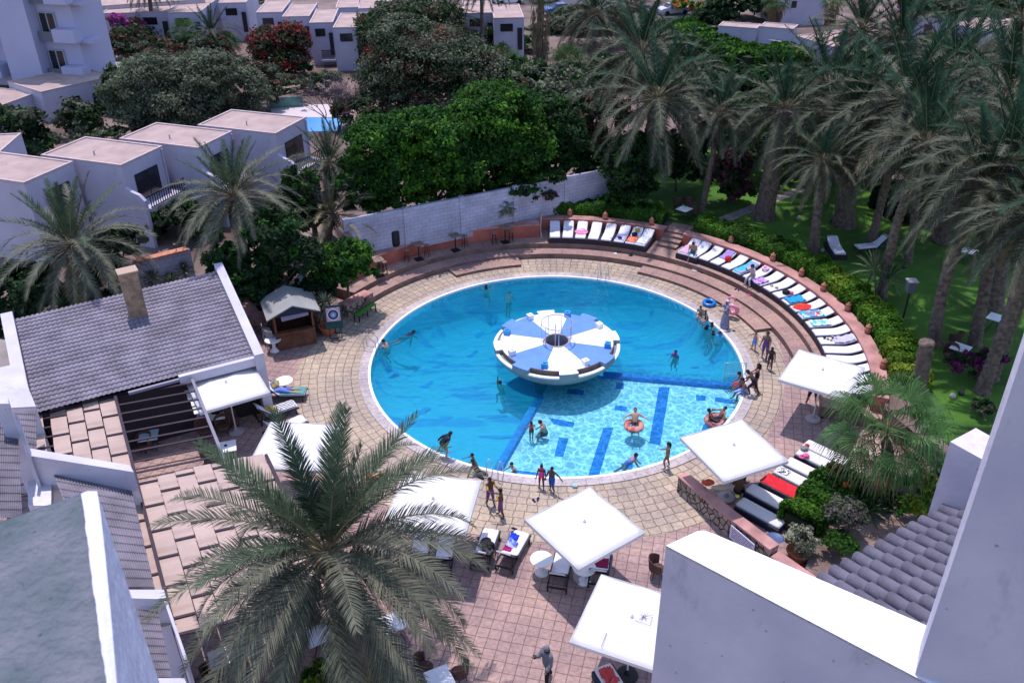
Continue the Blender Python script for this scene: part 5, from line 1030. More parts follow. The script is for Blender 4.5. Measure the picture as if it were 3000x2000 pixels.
def pt(label,base,lobes,n,size,mats,g=1.2,seed=1,cat='tree',group=None,name=None,bp=None,dys=None,**kw):
    B=bp or W(*base,g); LB=[]
    for i,(cx_,cy_,rx,ry) in enumerate(lobes):
        dy=(dys[i] if dys else 0); h,dx,dist=up_to(Vector((B.x,B.y+dy,B.z-3)),cx_,cy_); k=dist/FPX; LB.append((dx,dy,h-B.z,rx*k,rx*k*.95,ry*k*.95))
    return tree(name or cat.replace(' ','_'),label,cat,B,LB,n,size,mats,seed=seed,group=group,**kw)
# big trees
pt('large grey green olive-like tree at the left behind the flat roofs',(560,400),[(455,240,105,80),(600,215,110,60),(700,270,80,70),(545,290,130,80),(420,330,90,60),(700,345,70,50),(580,350,120,60),(480,370,90,50),(350,280,60,60)],90000,.125,[G2,G2b,G2],seed=2,clump=.17,trunkr=.35)
pt('small dark cypress-like tree next to the low white annex',(345,330),[(345,250,38,50),(340,300,40,40)],4000,.25,[G3,G2b],seed=3)
pt('small dark shrub left of the olive-like tree with pale blossoms',(235,400),[(225,345,55,45),(250,375,50,30)],4500,.2,[GG,G2b,G3],seed=4,cat='shrub')
pt('dark glossy shrub at the left edge above the stepped roofs',(60,455),[(40,370,75,55),(110,420,55,40),(20,430,60,40)],7000,.22,[G3,G3b,G2b],seed=5,cat='shrub')
gl='bright green trees along the white block wall'
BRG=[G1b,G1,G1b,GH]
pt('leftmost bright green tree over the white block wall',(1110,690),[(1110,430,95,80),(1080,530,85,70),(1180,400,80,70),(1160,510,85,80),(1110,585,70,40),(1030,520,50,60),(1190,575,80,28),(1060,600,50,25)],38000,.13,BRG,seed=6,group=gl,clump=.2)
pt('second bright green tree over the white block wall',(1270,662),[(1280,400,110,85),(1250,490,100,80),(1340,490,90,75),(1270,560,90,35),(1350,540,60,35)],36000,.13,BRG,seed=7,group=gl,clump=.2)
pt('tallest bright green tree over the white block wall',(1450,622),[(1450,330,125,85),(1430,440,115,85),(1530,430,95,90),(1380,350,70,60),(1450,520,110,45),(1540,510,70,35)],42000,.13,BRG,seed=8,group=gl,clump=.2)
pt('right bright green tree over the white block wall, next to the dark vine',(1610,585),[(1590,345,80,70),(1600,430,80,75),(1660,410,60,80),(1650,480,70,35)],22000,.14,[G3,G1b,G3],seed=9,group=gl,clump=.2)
pt('wide brownish green bougainvillea tree with red blossoms at the top centre',(1260,330),[(1250,170,160,85),(1370,220,120,80),(1160,230,110,70),(1260,280,150,60),(1180,110,100,60),(1130,290,80,50),(1400,290,80,50)],85000,.135,[G2,G2b,GR,G3,G2b],seed=10,clump=.2,trunkr=.3,mw=[.3,.3,.13,.25,.02])
pt('dark green tree rising behind the bougainvillea tree, left of the curved palm',(1180,200),[(1200,45,100,45),(1110,85,65,50),(1290,70,70,50),(1220,110,110,40)],24000,.2,[G3,G2b,GR],seed=11,mw=[.5,.4,.1])
pt('red blossom cluster on top of the bougainvillea tree',(1275,330),[(1270,93,30,12),(1080,155,14,12),(1240,100,16,9)],700,.2,[RF,OF],seed=12,cat='blossom cluster',trunkr=.04,limbs=1)
pt('red bougainvillea in front of the far white houses',(810,225),[(790,130,60,50),(850,110,50,40),(820,175,85,45),(880,130,30,25)],16000,.16,[RF,GR,G3,G2b],seed=13,cat='bougainvillea',mw=[.3,.25,.2,.25],clump=.22,nc=150)
pt('dark shrub at the foot of the red bougainvillea',(850,225),[(860,195,50,35)],2500,.25,[G3,G3b],seed=14,cat='shrub')
pt('pink bougainvillea over a round dark bush at the top left',(385,165),[(370,75,40,20),(400,88,35,20),(340,55,25,14)],1800,.25,[PF,PF,GR],seed=15,cat='bougainvillea')
pt('round dark bush under the pink bougainvillea',(385,175),[(385,125,65,45)],5000,.25,[G3,G2b,GR],seed=16,cat='shrub')
pt('bushy dark tree at the top edge between the two left palms',(640,70),[(720,20,45,40),(700,50,40,30)],3000,.3,[G3,G2b],seed=17)
# bare purple grey tree
def bare(label,base,px,py,rpx,seed):
    B=W(*base,1.2); h,dx,dist=up_to(B,px,py); t=thing('bare_tree',label,'tree',B); r=random.Random(seed); b=MB(); tw=MB(); R=rpx*dist/FPX
    def grow(p,d,l,w,k):
        q=p+d*l+Vector((0,0,.0)); m=p.lerp(q,.5)+Vector((r.uniform(-.1,.1),r.uniform(-.1,.1),0))*l; (b if k<3 else tw).tube([p,m,q],[w,w*.8,w*.6],5 if k<3 else 3,cap=False)
        if k<6:
            for _ in range(3 if k<5 else 4):
                e=(d+Vector((r.uniform(-.75,.75),r.uniform(-.75,.75),r.uniform(-.25,.55)))).normalized(); grow(q,e,l*r.uniform(.62,.88),w*.58,k+1)
    for i in range(4): q=i*1.6+.4; grow(Vector((math.cos(q)*.3,math.sin(q)*.3,-.1)),Vector((math.cos(q)*.35,math.sin(q)*.35,.9)).normalized(),(h-B.z)*.36,.1,1)
    b.build('trunk',mat('bark_purple',(.17,.12,.13),.9,.3,5),t,True); tw.build('twigs',DRY,t); return t
bare('leafless purple grey tree in front of the small blue neighbouring pool',(985,385),990,255,110,4)
# palm trunk masts
for lb,bx,by,tx,ty,r0 in (('tall slender palm trunk running off the top edge at the left',455,150,432,-60,.26),('tall thin bare trunk running off the top edge right of centre',1415,190,1409,-60,.2)):
    B=W(bx,by,1.2); h,dx,_=up_to(B,tx,ty); t=thing('palm_tree',lb,'palm tree',B); palm_trunk(MB(),(0,0,-.1),(dx,0,h-B.z),r0,r0*.8,False,rings=False).build('trunk',PTR,t,True); c=link('crown',palm_mesh('mid2'),t); c.location=(dx,0,h-B.z)
# ---- date palms
gp='date palms around the garden'
palm('huge date palm in the front, crown spreading over the parasols',(1085,2025),(958,1615),'hero',850,g=0,r0=.27,r1=.24,group=gp,rot=.3)
palm('feathery date palm in front of the second white row house',(735,840),(683,575),'mid',420,r0=.27,r1=.22,group=gp,rot=1.)
palm('broad date palm at the left edge behind the tiled roof',(235,920),(212,720),'mid',480,r0=.33,r1=.3,group=gp,rot=2.)
palm('small yellowish date palm left of the white block wall',(945,740),(972,628),'small',270,r0=.28,r1=.24,group=gp,rot=0)
palm('date palm crown behind the yellowish small palm',(960,690),(965,480),'mid3',258,r0=.25,r1=.22,group=gp)
palm('date palm at the top left in front of the far white houses',(625,170),(620,100),'mid3',180,r0=.3,r1=.3,group=gp)
palm('large date palm behind the hedge, its trunk wrapped in a dark vine',(1850,600),(1925,290),'mid2',447,r0=.35,r1=.3,group=gp,rot=.5)
palm('second crown rising behind the vine wrapped date palm',(1930,500),(1880,150),'mid2',395,r0=.3,r1=.28,group=gp)
palm('slim date palm with thin straight trunk right of the vine palm',(2056,618),(2112,330),'mid3',283,r0=.2,r1=.17,group=gp,rot=2.5)
palm('date palm on a thick dark trunk beside the garden path',(2235,640),(2300,320),'mid2',378,r0=.62,r1=.5,group=gp)
palm('low date palm with a slim dark trunk at the path end',(2382,740),(2412,470),'mid2',283,r0=.3,r1=.22,group=gp,rot=.9)
palm('date palm with the thickest trunk in the middle of the lawn',(2472,662),(2500,330),'mid3',430,r0=.6,r1=.5,group=gp)
palm('large drooping date palm with medium straight trunk over the lawn',(2550,720),(2655,300),'mid3',550,r0=.25,r1=.24,group=gp,rot=.3)
palm('leaning date palm right of the yucca clump',(2582,868),(2715,420),'mid3',412,r0=.25,r1=.22,group=gp,sag=-.3)
palm('date palm with short middle trunk behind the leaning one',(2661,768),(2720,330),'mid2',378,r0=.2,r1=.2,group=gp)
palm('date palm at the upper right edge with reddish heart',(2757,705),(2955,270),'mid2',550,r0=.6,r1=.4,group=gp)
palm('date palm whose fronds hang in front of the right lawn',(2735,1010),(2880,540),'mid3',498,r0=.3,r1=.24,group=gp,sag=-.4,rot=1.9)
palm('date palm second from the right edge with ringed trunk',(2855,1010),(2955,470),'mid2',481,r0=.28,r1=.24,group=gp)
palm('date palm with thick dark trunk behind the ringed trunk',(2907,900),(2990,400),'mid3',447,r0=.5,r1=.4,group=gp)
palm('rightmost leaning date palm, trunk running to the right edge',(2875,1150),(3060,640),'mid2',481,r0=.3,r1=.25,group=gp)
palm('steeply leaning date palm beside the rightmost one',(2905,1110),(3110,560),'mid3',464,r0=.25,r1=.24,group=gp)
palm('date palm behind the far hedge at the top centre right',(1790,140),(1745,40),'mid2',258,r0=.3,r1=.3,group=gp)
palm('date palm cut by the top edge above the vine palm',(1880,120),(1860,20),'mid2',223,r0=.3,r1=.3,group=gp)
palm('pale date palm far back at the top right',(2520,250),(2525,90),'mid3',369,r0=.3,r1=.3,group=gp)
palm('grey green date palm far back next to the magenta blossom',(2660,270),(2640,120),'mid2',361,r0=.3,r1=.3,group=gp)
palm('tall date palm cut by the right edge at the top',(2990,330),(3000,60),'mid2',395,r0=.3,r1=.3,group=gp)
palm('arching date palm behind the top centre tree',(1340,180),(1312,55),'mid2',197,r0=.3,r1=.3,group=gp)
palm('low date palm tuft among shrubs at the top centre left of the tall fan palm',(1490,300),(1500,240),'mid2',146,r0=.3,r1=.3,group=gp)
palm('full date palm between the two thickest lawn trunks',(2400,560),(2430,250),'mid2',412,r0=.35,r1=.3,group=gp)
palm('dark date palm behind the drooping large one',(2700,520),(2800,200),'mid3',430,r0=.35,r1=.3,group=gp)
palm('dark date palm at the right edge above the lawn',(2960,620),(3010,330),'mid3',447,r0=.4,r1=.3,group=gp)
palm('far date palm left of the slim straight trunk',(2010,470),(2010,210),'mid2',309,r0=.3,r1=.25,group=gp)
# cut palm stump
B=W(2690,1165,1.0); h,dx,_=up_to(B,2716,1000); t=thing('palm_stump','leaning cut-off palm trunk between the hedge and the lawn','palm stump',B); palm_trunk(MB(),(0,0,-.5),(dx,0,h-B.z),.3,.33,False).build('trunk',PTR,t,True)
# ---- fan palms
def fan_crown(name,nf,L,mats,seed,seg=26,e_hi=80,e_lo=-35,pet=.55):
    r=np.random.default_rng(seed); b=MB()
    for i in range(nf):
        q=i/(nf-1); az=i*2.39996; e=math.radians(e_hi+(e_lo-e_hi)*q+r.normal()*6); d=Vector((math.cos(e)*math.cos(az),math.cos(e)*math.sin(az),math.sin(e))); mi=0 if q<.85 else 1
        p1=d*L*pet+Vector((0,0,.12*L*q)); b.tube([(0,0,0),p1*.5+Vector((0,0,.06)),p1],[.03,.022,.018],4,2,cap=False)
        d2=(d+Vector((0,0,-.35-.3*q))).normalized(); s=d2.cross(Vector((0,0,1))).normalized(); n_=s.cross(d2)
        for k in range(seg):
            a=math.radians(-115+230*k/(seg-1)); l=L*.62*(.75+.25*math.cos(a))*r.uniform(.8,1.15)*(1.1 if pet>.6 else 1); dd=(d2*math.cos(a)+s*math.sin(a)+n_*(.12*math.cos(a*2))).normalized(); w=dd.cross(n_).normalized()*.03*L/1.8; m=p1+dd*l*.62+n_*.02; tp=m+(dd*.5+Vector((0,0,-.9))).normalized()*l*.5
            b.add([p1,m+w,tp,m-w],[(0,1,2,3)],mi)
    return b.mesh(name,mats)
FP=leafm('fan_leaf',(.055,.12,.035),.3); FPD=leafm('fan_leaf_dead',(.22,.15,.09),.3)
def fanpalm(label,base,crn,span,nf=34,g=1.2,r0=.25,seed=3,skirt=0,mats=None,L=2.,cat='fan palm',loose=0):
    B=W(*base,g); h,dx,dist=up_to(B,*crn); t=thing('fan_palm',label,cat,B); tp=Vector((dx,0,h-B.z)); palm_trunk(MB(),(0,0,-.1),tp,r0,r0*.85,False,rings=False).build('trunk',PTR,t,True)
    c=link('crown',fan_crown('fan_crown',nf,L,mats or [FP,FPD,RACH],seed,**(dict(seg=30,pet=.75,e_lo=-50,e_hi=70) if loose else {})),t); c.location=tp; s=span*dist/FPX/(L*2.2); c.scale=(s,s,s)
    if skirt:
        b=MB(); r=random.Random(seed)
        for k in range(260):
            a=r.uniform(0,6.28); z=-r.uniform(.2,1)*skirt; rr=r0*1.2+.45*(1+z/skirt)+.1; o=tp+Vector((math.cos(a)*rr,math.sin(a)*rr,z)); d=Vector((math.cos(a)*.25,math.sin(a)*.25,-1)); w=Vector((-math.sin(a),math.cos(a),0))*.08; b.add([o-w,o+w,o+d*1.1],[(0,1,2)])
        b.build('dead_leaf_skirt',FPD,t)
    return t
fanpalm('bushy green fan palm in the right corner garden above the loungers',(2605,1440),(2598,1265),350,nf=30,g=.5,r0=.26,seed=7,mats=[leafm('fan_leaf_green',(.06,.14,.04)),FPD,RACH],loose=1)
fanpalm('tall fan palm with a long brown skirt of dead leaves at the top centre',(1580,270),(1585,-20),150,nf=30,skirt=6.5,r0=.35,seed=8)
fanpalm('fan palm with hanging brown leaves at the top right, left of the white block',(2272,110),(2275,10),110,nf=26,skirt=2.5,r0=.25,seed=9); fanpalm('fan palm with slender trunk right of the white block at the top',(2432,135),(2440,10),95,nf=24,skirt=2,r0=.2,seed=10)
fanpalm('low bright green fan palm in front of the far white houses',(545,175),(540,100),110,nf=26,seed=11,r0=.2); fanpalm('low bluish fan palm right of the far date palm',(660,170),(670,130),90,nf=24,seed=12,r0=.2)
fanpalm('fan palm cluster below the tall skirted fan palm',(1480,230),(1470,190),150,nf=30,seed=13,r0=.2); fanpalm('green fan palm right of the skirted fan palm trunk',(1660,230),(1665,190),150,nf=30,seed=14,r0=.2); fanpalm('bright fan palm in the far right palm group',(2760,250),(2745,145),130,nf=30,seed=15,r0=.2)
fanpalm('small fan palm in front of the white block wall above the bar tables',(1478,650),(1478,612),80,nf=22,g=1.5,seed=16,r0=.15)
fanpalm('bright green banana-like fan plant in front of the olive-like tree',(280,405),(275,390),75,nf=16,seed=17,r0=.08,mats=[G1,GY,RACH],cat='plant')
# yucca / dracaena rosettes
def rosette(label,base,crn,g,L,n,mats,seed=1,r0=.06,cat='plant',w=.05):
    B=W(*base,g); h,dx,dist=up_to(B,*crn); t=thing('spiky_plant',label,cat,B); tp=Vector((dx,0,max(.05,h-B.z))); MB().tube([(0,0,-.1),tp*.5,tp],[r0*1.3,r0,r0],7).build('stem',BR2,t,True); r=random.Random(seed); b=MB()
    for k in range(n):
        a=k*2.4; e=rad(85-105*k/n); d=Vector((math.cos(a)*math.cos(e),math.sin(a)*math.cos(e),math.sin(e))); s=Vector((-math.sin(a),math.cos(a),0))*w; m=tp+d*L*.6; q=tp+d*L+Vector((0,0,-.12*L)); b.add([tp,m+s,q,m-s],[(0,1,2,3)],r.randrange(len(mats)))
    b.build('leaves',mats,t,recalc=False); return t
YU=leafm('yucca_leaf',(.05,.11,.04),.3)
for i,(bx,by,cx_,cy_,L_,l) in enumerate(((440,870,445,820,.75,'left yucca in front of the orange capped wall'),(500,860,500,825,.7,'middle yucca in front of the orange capped wall'),(548,840,540,795,.8,'right yucca in front of the orange capped wall'),(90,930,80,880,1.1,'yucca at the far left in the dark garden'),(865,760,862,735,.7,'pale spiky plant in the dark shrubs right of the second palm'),(2740,1380,2745,1365,.8,'pale agave below the fan palm garden'),(2570,870,2560,790,1.4,'yucca clump behind the hedge at the lawn edge'),(2585,880,2600,820,1.3,'second yucca leaning right at the lawn edge'),(2520,1500,2545,1520,1.,'blue grey agave under the fan palm'))): rosette(l,(bx,by),(cx_,cy_),1.2 if bx<2450 and by<1000 or bx>2550 and by<1000 else .5,L_,46,[YU,G2] if i<6 else [YU,GG],i)
# potted plants
TCP=mat('pot_terracotta',(.45,.15,.07),.8,.15,6)
def pot(t,r,h,z=0): MB().lathe((0,0,z),[(r*.7,0),(r,h*.9),(r*1.1,h*.9),(r*1.1,h),(r*.9,h),(r*.85,h*.85)],20).build('pot',TCP,t)
B=W(962,975,0); t=thing('potted_plant','spiky dracaena in a wide terracotta pot behind the target board','potted plant',B); pot(t,.48,.5); b=MB(); 
for s in((0,0,1.9),(.25,.1,1.6),(-.2,.15,1.3)):
    tp=Vector(s); b.tube([(s[0]*.3,s[1]*.3,.4),tp],.035,6)
    for k in range(40): a=k*2.4; e=rad(80-100*k/40); d=Vector((math.cos(a)*math.cos(e),math.sin(a)*math.cos(e),math.sin(e))); sd=Vector((-math.sin(a),math.cos(a),0))*.035; b.add([tp,tp+d*.4+sd,tp+d*.65,tp+d*.4-sd],[(0,1,2,3)],1)
b.build('foliage',[BR2,GG],t,recalc=False)
B=W(2335,1640,.0); t=thing('potted_plant','airy grey green bush in a terracotta pot at the end of the stone wall','potted plant',B); pot(t,.42,.5); link('foliage',crown('foliage',[(0,0,1.0,.6,.6,.5),(.15,0,.75,.5,.5,.35)],3500,.06,[GG,leafm('leaf_pale',(.3,.32,.2)),G2],71,clump=.25),t)
# planter box
a=W(2393,1608,.4);c=W(2468,1648,.4); d=c-a; t=thing('planter_box','brick coloured rectangular planter on the tiles at the garden corner','planter',(a.x,a.y,0),math.atan2(d.y,d.x)); MB().box((d.length/2,.3,.2),(d.length,.55,.4)).build('box',TCP,t); MB().box((d.length/2,.3,.405),(d.length-.12,.42,.03)).build('soil',mat('gravel_pale',(.4,.3,.24),.95,.4,30),t)
# ---- hedges as curved clipped bands
def hedge(label,pathf,wd,h0,h1,n,size,mats,seed,cat='hedge',top=.0,group=None,gy=0.):
    """pathf: list of world xy points along the centre line"""
    P=np.array([[p[0],p[1]] for p in pathf]); seg=np.linalg.norm(np.diff(P,axis=0),axis=1); s=np.r_[0,np.cumsum(seg)]; r=np.random.default_rng(seed); u=r.random(n)*s[-1]
    X=np.interp(u,s,P[:,0]);Y=np.interp(u,s,P[:,1]); i=np.clip(np.searchsorted(s,u)-1,0,len(seg)-1); T_=np.diff(P,axis=0)[i]/seg[i][:,None]; Nn=np.stack([-T_[:,1],T_[:,0]],1)
    face=r.random(n); side=np.where(face<.5,r.uniform(-1,1,n),np.where(face<.75,-1,1)*r.uniform(.8,1.05,n)); z=np.where(face<.5,r.uniform(.86,1.06,n),r.random(n)**.8)
    bump=.10*np.sin(u*2.1+seed)+.08*np.sin(u*5.3)+.05*np.sin(u*11); rr=wd/2*(1+bump*.8)*(1-.12*(z>.9)); C=np.stack([X+Nn[:,0]*side*rr,Y+Nn[:,1]*side*rr,h0+(h1-h0)*z*(1+bump)+r.normal(size=n)*.03],1)
    out=np.stack([Nn[:,0]*side,Nn[:,1]*side,np.where(face<.5,1.,.2)],1); V=leaves(C,out,size,r,.6,.2,.8); k=np.sin(u*.55+seed)*.5+np.sin(u*1.9+side*1.2)*.35+(u/s[-1]*2-1)*gy+r.normal(size=n)*.35; mi=np.clip(((k+1.5)/3.*len(mats)).astype(int),0,len(mats)-1)
    t=thing(cat,label,cat,(0,0,0),0,group); link('foliage',mesh_np('foliage',V,np.arange(len(V)).reshape(-1,4),mats,mi),t)
    b=MB(); L=[];m=len(P)
    for j in range(m):
        d=P[min(j+1,m-1)]-P[max(j-1,0)]; d=d/np.linalg.norm(d); nn_=np.array([-d[1],d[0]])*wd*.36
        for sx,zz in((-1,h0-.2),(1,h0-.2),(1,h0+(h1-h0)*.72),(-1,h0+(h1-h0)*.72)): L.append((P[j][0]+nn_[0]*sx,P[j][1]+nn_[1]*sx,zz))
    F=[(j*4+q,j*4+(q+1)%4,j*4+4+(q+1)%4,j*4+4+q) for j in range(m-1) for q in range(4)]+[(0,1,2,3),((m-1)*4+3,(m-1)*4+2,(m-1)*4+1,(m-1)*4)]
    b.add(L,F).build('dark_core',mat('hedge_core',(.02,.03,.012),.95),t); return t  # solid dark block filling the hedge behind the leaves
hedge('clipped hedge behind the top sunbed wall, left of the garden stairs',[pol(16.75,a)[:2] for a in range(98,60,-2)],1.5,1.2,2.0,26000,.075,[GH,G1b,G1,GY],1)
hedge('long clipped hedge with yellow green top along the right sunbed wall',[pol(16.75,a)[:2] for a in range(54,-20,-2)],1.55,1.2,2.05,70000,.075,[GH,G1,G1,GY],2,gy=1.1)
hs=[W(x,y,.9)[:2] for x,y in((2300,1560),(2360,1500),(2440,1430),(2530,1360))]
hedge('rounded hedge with orange flowers between the loungers and the garden',[(10.95,25.3),(11.6,26.0),(12.3,26.6),(13.0,27.3),(13.7,28.0)],1.7,.0,1.15,34000,.07,[G1b,GH,G1,GH],3)
pt('orange blossoms on the rounded hedge by the loungers',(2380,1500),[(2395,1532,12,8),(2305,1500,8,6),(2480,1420,8,6)],60,.08,[OF],g=.5,seed=77,cat='blossom cluster',trunkr=.02,limbs=1)
hedge('dark low hedge in the far shade beyond the lawn',[W(x,y,1.2)[:2] for x,y in((2590,600),(2680,650),(2780,640),(2900,640))],2.5,1.2,2.8,12000,.2,[G3b,G3],4)
hedge('bright green hedge bank at the top right beside the parked van',[W(x,y,1.2)[:2] for x,y in((1965,95),(2040,130),(2110,170),(2190,190),(2330,182),(2400,175))],4.5,1.2,2.7,34000,.24,[G1,G1b,G1],5)
